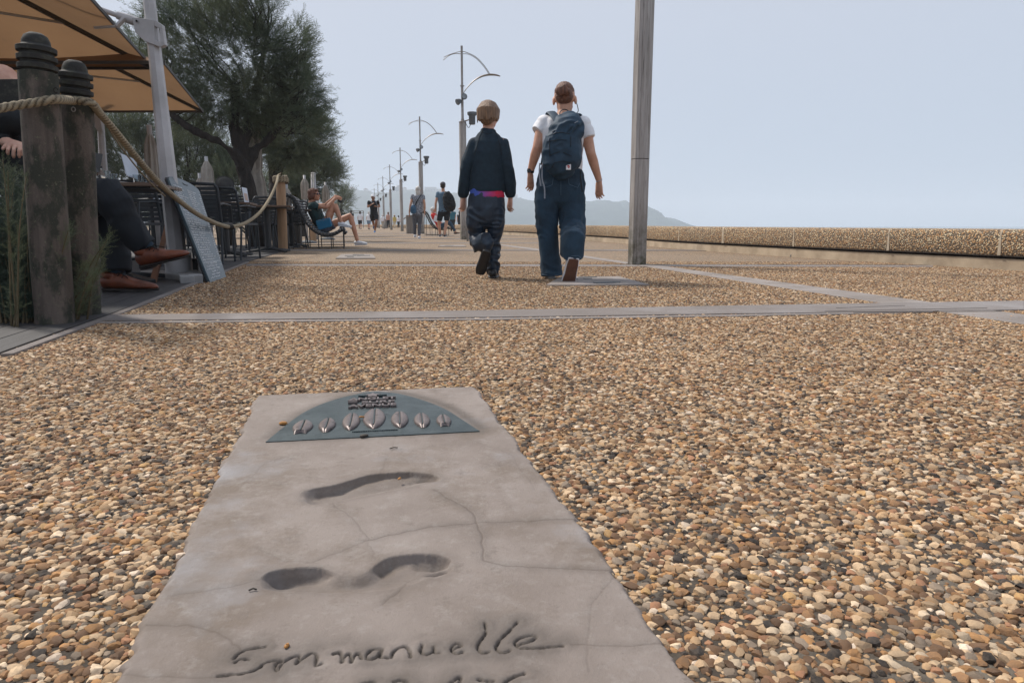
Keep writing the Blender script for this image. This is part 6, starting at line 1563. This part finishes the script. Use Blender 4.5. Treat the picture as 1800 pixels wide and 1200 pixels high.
def mast(root, base, top, sc=1.0, full=True):
    L_ = root.location; b_, t_ = base - L_, top - L_; d = (t_ - b_).normalized()
    mb = MB(); mb.tube([b_ + Vector((0, 0, .06)), b_.lerp(t_, .25), b_.lerp(t_, .6), t_], [.074 * sc, .068 * sc, .054 * sc, .042 * sc], 8, Vector((1, .4, 0))); mb.build("mast", M_PWHITE, root, smooth=20, bevel=.002)
    mb = MB(); mb.tube([b_ + Vector((0, 0, .0)), b_ + Vector((0, 0, .22))], .105 * sc, 20); mb.build("sleeve", M_PWHITE, root, smooth=40, bevel=.004)
    return b_, t_, d
bm_, tp_, dd = mast(can1, G(316, 491), P(250, -110, 5.95))
L1 = can1.location; Q = lambda px, py, Y: P(px, py, Y) - L1
mb = MB()
for a, b_, w_, h_ in (((262, 487), (345, 496), .14, .05), ((330, 482), (345, 499), .10, .07), ((318, 478), (330, 500), .10, .06)):
    p, q_ = G(*a), G(*b_); mb.bar(p - L1 + Vector((0, 0, .035)), q_ - L1 + Vector((0, 0, .035)), w_, h_)
mb.build("foot", pm("foot_concrete", (.34, .34, .34), (.26, .26, .26), rough=.8), can1, bevel=.006)
mb = MB(); q0 = G(341, 488) - L1; mb.tube([q0 + Vector((0, 0, .02)), q0 + Vector((0, 0, .16))], .045, 14); mb.tube([q0 + Vector((0, 0, .15)), q0 + Vector((0, 0, .165))], .055, 14); mb.build("clamp_wheel", M_GREY, can1, smooth=40)
# crank bracket
Yb = 5.86; mb = MB()
outl = [(238, 34), (262, 36), (280, 40), (290, 47), (295, 82), (287, 86), (260, 76), (243, 60)]
for poly in ([(238, 34), (262, 36), (277, 39), (277, 82), (260, 76), (243, 60)], [(277, 39), (280, 40), (290, 47), (291, 55), (277, 49)], [(286, 53), (291, 55), (295, 82), (287, 78)], [(277, 73), (287, 78), (295, 82), (287, 86), (277, 82)]):
    mb.prism([Q(x, y_, Yb) for x, y_ in poly], (0, -.05, 0)); 
mb.build("crank_bracket", M_PWHITE, can1, bevel=.004)
mb = MB(); mb.tube([Q(240, 37, Yb - .07), Q(240, 37, Yb - .05)], .008, 10); mb.build("bolt", M_GAP, can1)
mb = MB(); mb.tube([Q(243, 40, Yb), Q(226, 34, Yb - .02), Q(206, 27, Yb - .04)], [.036, .036, .030], 14); mb.tube([Q(208, 28, Yb - .04), Q(140, 4, Yb - .1), Q(30, -38, Yb - .3)], .020, 12); mb.build("strut", M_PWHITE, can1, smooth=50)
mb = MB(); mb.bar(Q(220, 32, Yb - .06), Q(205, 47, Yb - .08), .045, .02, Vector((0, 1, 0))); mb.bar(Q(207, 46.5, Yb - .08), Q(165, 49, Yb - .10), .020, .018); mb.build("lever", M_PWHITE, can1, bevel=.004)
bb = G(192, 452); mast(can2, bb, P(172, 140, bb.y + .05), .9); L2 = can2.location; Q2 = lambda px, py, Y: P(px, py, Y) - L2
mb = MB(); mb.prism([Q2(x, y_, bb.y - .1) for x, y_ in ((163, 204), (171, 200), (179, 207), (184, 232), (181, 240), (170, 224), (160, 216))], (0, -.05, 0)); mb.build("crank_bracket", M_PWHITE, can2, bevel=.004)
mb = MB(); mb.tube([Q2(166, 208, bb.y), Q2(60, 160, bb.y - .3)], .02, 10); mb.build("strut", M_PWHITE, can2, smooth=50)
for src, off, lb in ((can1, -BX * 3.15 - AX * .05, "added unseen ochre parasol left of the nearest one, shading the café"), (can1, -AX * 3.1 - BX * 1.3, "added unseen ochre parasol overhead on the near side, shading the café"), (can2, -BX * 3.2, "added ochre parasol left of the farther one, mostly hidden, shading the café")):  # extra canopies added out of view to cut the skylight over the café
    o = copy_tree(src); o.location = src.location + off; tag(o, lb, "parasol", "square ochre cantilever parasols over the café")
# furled parasols
M_CREAMF = pm("furled_cloth", (.38, .34, .295), (.28, .25, .215), rough=.9, ns=6, bs=.2, bns=200)
def furled(label, px, ty, by, w_px, Y, belt=None, lean=0, low=None):
    b0 = Vector((P(px, HOR, Y).x, Y, 0)); r = empty("furled_parasol", b0); tag(r, label, "parasol", "furled cream parasols"); s = Y / 1217
    zt, zb = P(px, ty, Y).z, P(px, by, Y).z; H_ = zt - zb; R0 = w_px * s / 2; mb = MB(); n = 56; N = 22; vs = []; fs = []; rnd = [random.uniform(.5, 1.2) for _ in range(9)]
    for i in range(N + 1):
        f = i / N; rad = R0 * (.55 + .45 * f) if belt is not None else R0 * (.75 + .25 * math.sin(f * 3.0))
        if belt is not None:
            z_f = 1 - (belt - ty) / (by - ty); rad = R0 * (.66 - .10 * (f - z_f)) if f > z_f else R0 * (.66 + .36 * ((z_f - f) / max(z_f, .01)) ** .8); rad *= 1 - .16 * math.exp(-((f - z_f) / .035) ** 2)
            if belt is not None and f > .95: rad *= math.sqrt(max(.02, 1 - ((f - .95) / .05) ** 2 * .95))
        if belt is None: rad = R0 * (1 - .15 * abs(f - .5)) * (1 - .72 * max(0, (f - .66) / .34) ** 2)
        for k in range(n):
            th = 2 * math.pi * k / n; pl = 1 + .22 * math.sin(th * 8 + 1.3 * math.sin(f * 3 + k * .05)) * rnd[int(k / n * 8)]
            vs.append(Vector((math.cos(th) * rad * pl + lean * f, math.sin(th) * rad * pl, zb + H_ * f)))
    for i in range(N):
        for k in range(n): a = i * n + k; b_ = i * n + (k + 1) % n; fs.append((a, b_, b_ + n, a + n))
    fs += [tuple(range(n - 1, -1, -1)), tuple(range(N * n, N * n + n))]
    mb.add(vs, fs); mb.build("cloth", M_CREAMF, r, smooth=60)
    mb = MB(); mb.tube([(0, 0, 0), (lean, 0, zt + .08)], .028 if w_px > 20 else .03, 10); mb.build("pole", M_PWHITE, r, smooth=180)
    mb = MB(); mb.lathe([(.001, 0), (.22, 0), (.22, .04), (.03, .08)], n=16); mb.build("foot", M_GREY, r, smooth=40)
    if belt is not None:
        zz = P(px, belt, Y).z; mb = MB(); mb.lathe([(R0 * .60, zz - .03), (R0 * .61, zz), (R0 * .60, zz + .03)], n=24); mb.build("belt", M_CREAMF, r, smooth=60)
furled("big furled cream parasol with a belt between the two nearest tree trunks", 451, 203, 394, 46, 14.8, 302)
furled("furled cream parasol half hidden by the near parasol mast", 277, 232, 352, 20, 8.6)
furled("furled white parasol standing above the chair back left of the big trunk", 371, 283, 350, 19, 13.0)
furled("short furled cream parasol, mostly behind the furled white one", 357, 312, 352, 14, 13.6)
furled("furled cream parasol behind the head of the woman on the bench", 539, 314, 350, 13, 17.0)
furled("furled cream parasol in front of the woman's face, right of her hair", 575, 325, 372, 11, 21.0)
furled("furled cream parasol behind the fresh tan rope post", 507, 330, 372, 14, 14.2)
for px in (549, 556.5):
    b0 = G(px, 421); mb = MB(); mb.tube([(0, 0, 0), (.02 if px > 550 else .10, 0, P(px, 303, b0.y).z)], .045, 10); o = mb.build("flag_pole", M_PWHITE, smooth=180); o.location = b0; tag(o, "thin pale pole above the bench woman's hair, %s of two" % ("left" if px < 550 else "right"), "pole")

# ---------------------------------------------------------------- furniture
M_CH = pm("chair_metal", (.014, .020, .026), (.022, .030, .038), rough=.5, ns=9)
M_TOP = pm("table_wood", (.16, .10, .065), (.10, .065, .045), rough=.5, sc=(2, 20, 20), ns=2)
M_TLEG = pm("table_leg", (.02, .024, .028), rough=.5)
def make_chair():
    r = empty("terrace_chair")
    mb = MB()
    for k in range(7): mb.box((0, -.21 + k * .07, .45), (.44, .052, .018))
    mb.box((-.23, 0, .445), (.03, .46, .03)); mb.box((.23, 0, .445), (.03, .46, .03)); mb.build("seat", M_CH, r, bevel=.003)
    fr = lambda x, z: Vector((x, -.24 - (z - .45) * .22, z))
    mb = MB(); pts = [fr(-.235, .45), fr(-.235, .70), fr(-.235, .84), fr(-.21, .875), fr(0, .885), fr(.21, .875), fr(.235, .84), fr(.235, .70), fr(.235, .45)]; mb.tube(pts, (.018, .014), 8); mb.build("back_frame", M_CH, r, smooth=60)
    mb = MB()
    for k in range(8): z = .50 + k * .047; mb.bar(fr(-.225, z), fr(.225, z), .012, .034, Vector((0, 1, 0)))
    mb.build("backrest", M_CH, r)
    for x in (-.235, .235):
        mb = MB(); mb.tube([(x, .215, .45), (x, .245, 0)], .014, 8); mb.build("leg", M_CH, r, smooth=60)
        mb = MB(); mb.tube([(x, -.235, .46), (x, -.31, 0)], .014, 8); mb.build("leg", M_CH, r, smooth=60)
        mb = MB(); mb.tube([fr(x, .66), (x, -.1, .675), (x, .18, .66), (x, .215, .45)], (.016, .012), 8); mb.build("armrest", M_CH, r, smooth=60)
    return r
ch0 = make_chair(); CG = "dark slatted terrace chairs"
chairs = [(362, 8.0, 8, "dark slatted chair directly behind the leaning menu board"), (408, 8.9, -4, "dark slatted chair right of the one behind the menu board"), (266, 7.6, 0, "dark slatted chair between the man's knee and the parasol mast"),
          (112, 4.62, -90, "dark chair the man in black sits on, behind the rope posts"), (445, 11.6, 60, "dark chair under the belt of the big furled parasol"), (470, 12.8, 170, "dark chair just left of the square dark post"), (335, 11.6, 190, "dark chair seen past the upper edge of the menu board"), (228, 7.2, 175, "dark chair on the far side of the table with the menu card"),
          (420, 13.2, 175, "dark chair in the row under the big tree, left"), (300, 12.4, 20, "dark chair far behind the parasol mast"), (505, 13.6, 80, "dark chair between the fresh tan post and the bench"), (395, 10.6, 180, "dark chair across the table from the second chair"), (250, 12.0, 180, "dark chair in the back row behind the white menu card"), (200, 9.6, -60, "dark chair beside the farther parasol mast")]
for i, (px, Y, rz, lb) in enumerate(chairs):
    o = ch0 if i == 0 else copy_tree(ch0); o.location = (P(px, HOR, Y).x, Y, .012); o.rotation_euler = (0, 0, R(rz)); tag(o, lb, "chair", CG)
def make_table():
    r = empty("terrace_table"); mb = MB()
    for k in range(7): mb.box((0, -.3 + k * .1, .725), (.70, .094, .025))
    mb.build("top", M_TOP, r, bevel=.002)
    mb = MB(); mb.box((0, 0, .705), (.60, .60, .012)); mb.build("under_frame", M_TLEG, r)
    mb = MB(); mb.tube([(0, 0, .03), (0, 0, .70)], .045, 12); mb.build("pedestal", M_TLEG, r, smooth=60)
    mb = MB()
    for a in range(4): d = Vector((math.cos(a * math.pi / 2 + .78), math.sin(a * math.pi / 2 + .78), 0)); mb.bar(d * .03 + Vector((0, 0, .06)), d * .36 + Vector((0, 0, .015)), .05, .03)
    mb.build("foot", M_TLEG, r, bevel=.004)
    return r
tb0 = make_table(); TG = "small wooden topped terrace tables"
tables = [(205, 5.35, 13, "wooden table with laptop and white menu card beside the seated man"), (395, 9.7, 13, "wooden table right of the menu board under the dark ribbed post"), (272, 8.7, 13, "wooden table behind the middle chair, small card on it"), (470, 11.2, 13, "wooden table behind the sagging rope near the tan post"), (330, 13, 13, "wooden table in the back row left of the big trunk"), (512, 14.0, 13, "wooden table behind the fresh tan post")]
for i, (px, Y, rz, lb) in enumerate(tables):
    o = tb0 if i == 0 else copy_tree(tb0); o.location = (P(px, HOR, Y).x, Y, .012); o.rotation_euler = (0, 0, R(rz)); tag(o, lb, "table", TG)
    if i == 0: o.scale = (1.15, 1.1, 1.0)
# things on the tables
M_CARD = pm("white_card", (.62, .68, .76), (.55, .60, .68), rough=.5, ns=5); M_CARDP = pm("card_print", (.55, .40, .32), (.45, .38, .36), rough=.6, ns=50)
M_GLASS = bpy.data.materials.new("clear_glass"); t, b, o = nt(M_GLASS); b.inputs['Base Color'].default_value = (.85, .9, .92, 1); b.inputs['Roughness'].default_value = .05; b.inputs['Transmission Weight'].default_value = 1.0
def card(label, c4, Y, dy):
    r = empty("menu_card", P(c4[3][0], c4[3][1], Y)); L = r.location; tag(r, label, "menu card", "clipped menu cards on the tables"); q = [P(a, b_, Y + d) - L for (a, b_), d in zip(c4, (0, dy, dy, 0))]
    n = (q[1] - q[0]).cross(q[2] - q[0]).normalized() * -.006
    if n.y > 0: n = -n
    mb = MB(); mb.prism(q, -n); mb.build("card", M_CARD, r, bevel=.001)
    f = lambda u, v_: (q[0].lerp(q[1], u)).lerp(q[3].lerp(q[2], u), v_) + n * .35
    mb = MB(); mb.prism([f(.15, .32), f(.85, .32), f(.85, .72), f(.15, .72)], n * .15); mb.build("print", M_CARDP, r)
    mb = MB()
    for a in ((.42, .84, .62, .84), (.42, .84, .42, 1.0), (.62, .84, .62, 1.0), (.3, 1.0, .75, 1.0)): mb.bar(f(a[0], a[1]) + n, f(a[2], a[3]) + n, .006, .006)
    mb.build("clip", M_BLKSHOE, r)
card("large white menu card clipped upright on the table behind the man's knee", [(212, 270), (238, 281), (244, 318), (222, 309)], 5.5, .25)
card("smaller tilted white menu card on the table behind the middle chair", [(262, 329), (274, 330), (283, 352), (270, 350)], 8.5, .1)
card("white menu card hanging over the edge of the table right of the second chair", [(425, 329), (434, 331), (439, 363), (431, 360)], 9.6, .1)
tz = .752
lp_ = empty("laptop", P(172, 303, 5.1)); tag(lp_, "black laptop screen seen from behind just right of the second rope post", "laptop"); lp_.location.z = tz; L = lp_.location
mb = MB(); mb.prism([P(150, 303, 5.0) - L, P(175, 303, 5.2) - L, P(181, 271, 5.25) - L, P(150, 266, 5.05) - L], (.004, -.008, 0)); mb.build("screen", M_BLKSHOE, lp_, bevel=.002)
mb = MB(); mb.box((-.06, .12, .008), (.33, .23, .014)); mb.build("keyboard_base", M_STEEL, lp_, bevel=.003)
def drink(px, Y, h, r0, label, kind):
    c = Vector((P(px, HOR, Y).x, Y, tz)); r = empty(kind, c); tag(r, label, kind.replace('_', ' '), "glasses and bottles on the near table")
    if kind == 'sauce_bottle':
        mb = MB(); mb.lathe([(r0 * .9, 0), (r0, .01), (r0, h * .55), (r0 * .5, h * .75), (r0 * .45, h * .85)], n=16); mb.build("glass", M_GLASS, r, smooth=50); mb = MB(); mb.lathe([(r0 * .5, h * .85), (r0 * .5, h), (.001, h)], n=14); mb.build("cap", M_BLKSHOE, r, smooth=40)
    else:
        mb = MB(); mb.lathe([(r0 * .8, 0), (r0, h * .98), (r0, h), (r0 * .93, h), (r0 * .74, .008), (.001, .008)], n=16); mb.build("glass", M_GLASS, r, smooth=50)
        mb = MB(); mb.lathe([(r0 * .72, .012), (r0 * .80, h * .4), (.001, h * .4)], n=14); mb.build("drink", pm("drink_brown", (.25, .10, .04), rough=.2), r, smooth=40)
drink(186, 5.25, .13, .030, "clear bottle with black cap beside the laptop", "sauce_bottle"); drink(196, 5.3, .10, .028, "glass right of the black capped bottle", "glass"); drink(207, 5.4, .085, .032, "squat glass left of the large menu card", "glass"); drink(249, 5.6, .09, .033, "first glass right of the large menu card", "glass"); drink(258, 5.75, .10, .033, "second glass right of the large menu card", "glass"); drink(414, 9.6, .11, .04, "small glass on the table right of the menu board", "glass")
mb = MB(); mb.ball((0, 0, .02), (.03, .025, .02), 12, 8); o = mb.build("lemon_slice", pm("lemon", (.75, .60, .06), rough=.5), smooth=180); o.location = (P(176, HOR, 5.2).x, 5.2, tz); tag(o, "yellow lemon piece beside the black capped bottle", "lemon")
# reddish prop
a_, b_ = G(268, 500) , P(299, 382, 6.6); mb = MB(); mb.bar((0, 0, 0), b_ - a_, .045, .03); o = mb.build("wooden_prop", pm("red_wood", (.20, .095, .05), (.15, .07, .04), rough=.6), bevel=.003); o.location = a_; tag(o, "slanted reddish wooden leg between the man's shoe and the parasol mast", "stool leg")
# ---------------------------------------------------------------- leaning menu board
bl, br = G(370, 497), G(398, 487.5); tl_, tr_ = P(293.5, 306, 5.62), P(349, 330, 6.22)
mbd = empty("menu_board", bl); tag(mbd, "long slate menu board covered in white writing, leaning on the parasol mast", "menu board"); L = mbd.location
pn = (br - bl).cross(tl_ - bl).normalized(); O_ = Vector((0, 0, CAMH)); rd = ray(349, 330); tr_ = O_ + rd * ((bl - O_).dot(pn) / rd.dot(pn))
nn = pn if pn.dot(O_ - bl) > 0 else -pn; un = (tl_ - bl).normalized(); wn_ = (br - bl).normalized()
B = lambda u, v_, d=0: ((br - bl) * u).lerp((tl_ - bl).lerp(tr_ - bl, u), v_) + nn * d
outl = [B(0, .0), B(1, .0), B(1, .955)] + [B(.5 + .5 * math.cos(a), .955 + .06 * math.sin(a)) for a in [math.pi * k / 8 for k in range(1, 8)]] + [B(0, .955)]
M_SLATE = pm("slate_board", (.050, .078, .094), (.070, .100, .118), rough=.35, ns=3)
mb = MB(); mb.prism([q + nn * .0 for q in outl], -nn * .018); bo = mb.build("board", M_SLATE, mbd, bevel=.002)
mb = MB(); mb.prism([q - nn * .0185 for q in [B(-.02, -.005), B(1.02, -.005), B(1.02, .955)] + [B(.5 + .52 * math.cos(a), .955 + .066 * math.sin(a)) for a in [math.pi * k / 8 for k in range(1, 8)]] + [B(-.02, .955)]], -nn * .012); mb.build("backing", M_BLKSHOE, mbd)
M_CHALK = pm("white_lettering", (.78, .80, .82), (.70, .72, .75), rough=.8)
rt = random.Random(9)
mb = MB()
def glyphs(u0, u1, v_, h=.0125):
    u = u0
    while u < u1:
        w_ = rt.uniform(.012, .024)
        if rt.random() < .86:
            for _ in range(2):
                a, c_ = rt.uniform(0, w_), rt.uniform(0, h); mb.bar(B(u + a, v_ + c_, .0015), B(u + rt.uniform(0, w_), v_ + rt.uniform(0, h), .0015), .0055, .001, wn_)
            mb.bar(B(u, v_ + rt.uniform(0, h), .0015), B(u + w_, v_ + rt.uniform(0, h), .0015), .0055, .001, un)
        u += w_ * 1.25 + .006
rows = []
v_ = .90
for blk, n_ in (('cols', 13), ('line', 1), ('text', 5), ('line', 1), ('text', 12), ('line', 1), ('free', 9)):
    for k in range(n_):
        if v_ < .03: break
        if blk == 'line': mb.bar(B(.05, v_ + .006, .0015), B(.95, v_ + .006, .0015), .0025, .001, un); v_ -= .014
        elif blk == 'cols': glyphs(.07, rt.uniform(.25, .45), v_); glyphs(.5, rt.uniform(.66, .8), v_); glyphs(.88, .95, v_); v_ -= .0232
        elif blk == 'text': glyphs(.07, rt.uniform(.5, .75), v_); glyphs(.88, .95, v_); v_ -= .0232
        else: glyphs(rt.uniform(.07, .3), rt.uniform(.6, .8), v_); glyphs(.85, .95, v_) if rt.random() < .5 else None; v_ -= .026
mb.build("lettering", M_CHALK, bo)
mb = MB(); hc_ = [B(.40, .975, .0012), B(.44, .958, .0012), B(.56, .958, .0012), B(.60, .975, .0012), B(.54, .966, .0012), B(.46, .966, .0012)]; mb.prism(hc_, nn * .001); mb.build("hand_hole", M_GAP, mbd)
# ---------------------------------------------------------------- board at the left edge
r = empty("wooden_screen", G(-70, 545)); L = r.location; tag(r, "dark timber board across the left edge in front of the man's head", "board")
mb = MB(); mb.prism([P(-160, 141, 3.9) - L, P(37, 139, 3.9) - L, P(38, 184, 3.9) - L, P(-160, 188, 3.9) - L], (0, .04, 0)); mb.build("board", M_POSTCAP, r, bevel=.003)
mb = MB(); mb.box(P(-75, HOR, 3.98) - L + Vector((0, 0, .3)), (.09, .09, 1.5)); mb.build("post", M_POSTCAP, r, bevel=.004)

# ---------------------------------------------------------------- seated man
M_MSHOE = pm("brown_brogue", (.19, .050, .020), (.10, .026, .012), rough=.42, ns=14, bs=.15, bns=90, bd=.003); M_MSOLE = pm("dark_sole", (.018, .014, .013), rough=.6)
M_BLKT = cloth("black_trousers", (.006, .010, .016), (.004, .007, .012), ns=14); M_NSOCK = cloth("navy_sock", (.012, .035, .060), (.009, .026, .045))
F = Fig("seated man in black with crossed legs and brown laced shoes behind the rope posts", 120, 520, Y=4.5)
body = MB(); hc = F(8, 148, .05); hq, hM = head(body, hc, V3((1, .1, -.1)), V3((0, 0, 1)), 1.1)
pel = F(72, 372, .1); nk = F(18, 188, .08); ch = F(25, 235, .1)
limb(body, [nk, hc + V3((-.01, 0, -.1))], [.062, .058]); body.tube([pel, F(50, 320, .1), ch, F(18, 205, .1), nk], [(.18, .13), (.17, .13), (.19, .135), (.17, .11), (.07, .07)], 16, V3((0, 1, 0)), True)
hipA, knA, anA = F(80, 368, .0), F(196, 338, -.12), F(263, 444, -.05)     # crossing leg, nearer
hipB, knB, anB = F(80, 372, .22), F(195, 375, .15), F(207, 494, .04)
for a_, b_, c_ in ((hipA, knA, anA), (hipB, knB, anB)): limb(body, [a_, b_, c_], [.09, .062, .042])
shA, elA, wrA = F(22, 212, -.12), F(-20, 255, .0), F(14, 250, -.20); shB, elB, wrB = F(22, 212, .3), F(20, 290, .3), F(60, 300, .2)
limb(body, [shA, elA, wrA], [.055, .042, .030]); limb(body, [shB, elB, wrB], [.055, .042, .030]); body.tube([wrA, F(24, 253, -.24), F(31, 255, -.27)], [(.034, .024), (.044, .022), (.046, .020)], 14, V3((1, 0, -.1)), True)
for k, (fx, ly) in enumerate(((14, 271), (24, 277), (34, 276.5), (43, 274))):
    body.tube([F(fx + 3, 256, -.26), F(fx + 1, 259, -.31), F(fx, 264 + k * .3, -.335), F(fx - .5, ly - 3, -.33), F(fx, ly, -.32)], [.0115, .0118, .0112, .0108, .0085], 10, None, True)
body.tube([F(16, 252, -.24), F(9, 257, -.29), F(5, 262, -.31)], [.013, .012, .010], 10, None, True)
skin("body", body, .006, M_SKINP, F.root, 2)
def garment(name, parts, mat, vox=.008, wrf=None, r=F.root): 
    g = MB(); parts(g); return skin(name, g, vox, mat, r, 2, wrf)
def tparts(g):
    g.tube([F(70, 385, .1), F(70, 365, .1), F(58, 335, .1)], [(.2, .16), (.21, .17), (.19, .15)], 16, V3((0, 1, 0)), True)
    limb(g, [hipA, knA + V3((-.01, 0, -.012)), knA.lerp(anA, .5) + V3((-.03, 0, -.02)), knA.lerp(anA, .90)], [.125, .105, .092, .074], 18, None, False)
    limb(g, [hipB, knB, knB.lerp(anB, .5), knB.lerp(anB, .86)], [.12, .100, .092, .088], 18, None, False)
garment("trousers", tparts, M_BLKT, .008, wrinkle_fn(.008, (7, 7, 7), 14))
def sparts(g):
    g.tube([F(72, 375, .1), F(50, 320, .1), ch, F(18, 208, .1), F(17, 192, .09)], [(.2, .15), (.2, .155), (.215, .155), (.20, .13), (.09, .085)], 18, V3((0, 1, 0)), False)
    limb(g, [shA, elA, wrA.lerp(elA, .12)], [.075, .062, .046], 14, None, False); limb(g, [shB, elB, wrB], [.075, .062, .05], 14, None, False)
garment("shirt", sparts, M_BLACK, .009, wrinkle_fn(.008, (7, 7, 7), 15))
def sock(an, kn): 
    g = MB(); limb(g, [kn.lerp(an, .78), an + V3((0, 0, -.02))], [.056, .050]); skin("sock", g, .007, M_NSOCK, F.root, 1)
sock(anA, knA); sock(anB, knB)
def brogue(heel, toe, up, L):
    d = (toe - heel).normalized(); up = (up - d * up.dot(d)).normalized(); s = d.cross(up); fs = MB()
    fs.tube([heel + d * (L * f) + up * z for f, z in ((.03, .055), (.14, .058), (.3, .060), (.45, .052), (.62, .040), (.80, .033), (.95, .026), (.995, .022))], [(.034, .044), (.040, .050), (.042, .054), (.043, .042), (.047, .030), (.045, .023), (.028, .016), (.012, .008)], 18, s, True)
    fs.tube([heel + d * L * .12 + up * .09, heel + d * L * .13 + up * .118], [(.044, .052), (.042, .050)], 16, s); so = skin("shoe", fs, .0045, M_MSHOE, F.root, 3)
    fs = MB(); fs.tube([heel + d * (L * f) + up * .008 for f in (-.005, .1, .3, .5, .7, .88, 1.0)], [(.036, .012), (.043, .014), (.040, .012), (.043, .010), (.050, .010), (.042, .010), (.014, .009)], 16, s, True); skin("sole", fs, .004, M_MSOLE, so, 1)
    fs = MB(); fs.tube([heel + d * (L * f) + up * -.004 for f in (0, .12, .24)], [(.036, .012), (.042, .012), (.038, .012)], 14, s, True); skin("heel", fs, .004, M_MSOLE, so, 1)
    for f in (.34, .41, .48):
        m2 = MB(); z = lerp(.116, .088, (f - .34) / .14); m2.tube([heel + d * L * f - s * .030 + up * (z - .014), heel + d * L * f + up * z, heel + d * L * f + s * .030 + up * (z - .014)], .0035, 6); m2.build("lace", M_GAP, so, smooth=180)
    m2 = MB()
    for sg in (-1, 1):
        c0 = heel + d * L * .33 + up * .118; m2.tube([c0 + (s * sg * math.cos(k * .8) * .6 + d * math.sin(k * .8) * .9) * .022 + s * sg * .02 + up * (.004 * math.sin(k)) for k in range(8)], .003, 6); m2.tube([c0, c0 + d * .04 + s * sg * .02 - up * .012, c0 + d * .07 + s * sg * .03 - up * .03], .003, 6)
    m2.build("lace_bow", M_GAP, so, smooth=180)
hB = F(186, 521, .02); tB = F(279, 518.5, .0); hB.z = tB.z = .024 - 0; brogue(hB, tB, V3((0, -.15, 1)), (tB - hB).length)
hA = F(252, 470, -.05); tA = F(334, 450.5, -.12); brogue(hA, tA, V3((-.1, -.25, 1)), (tA - hA).length)
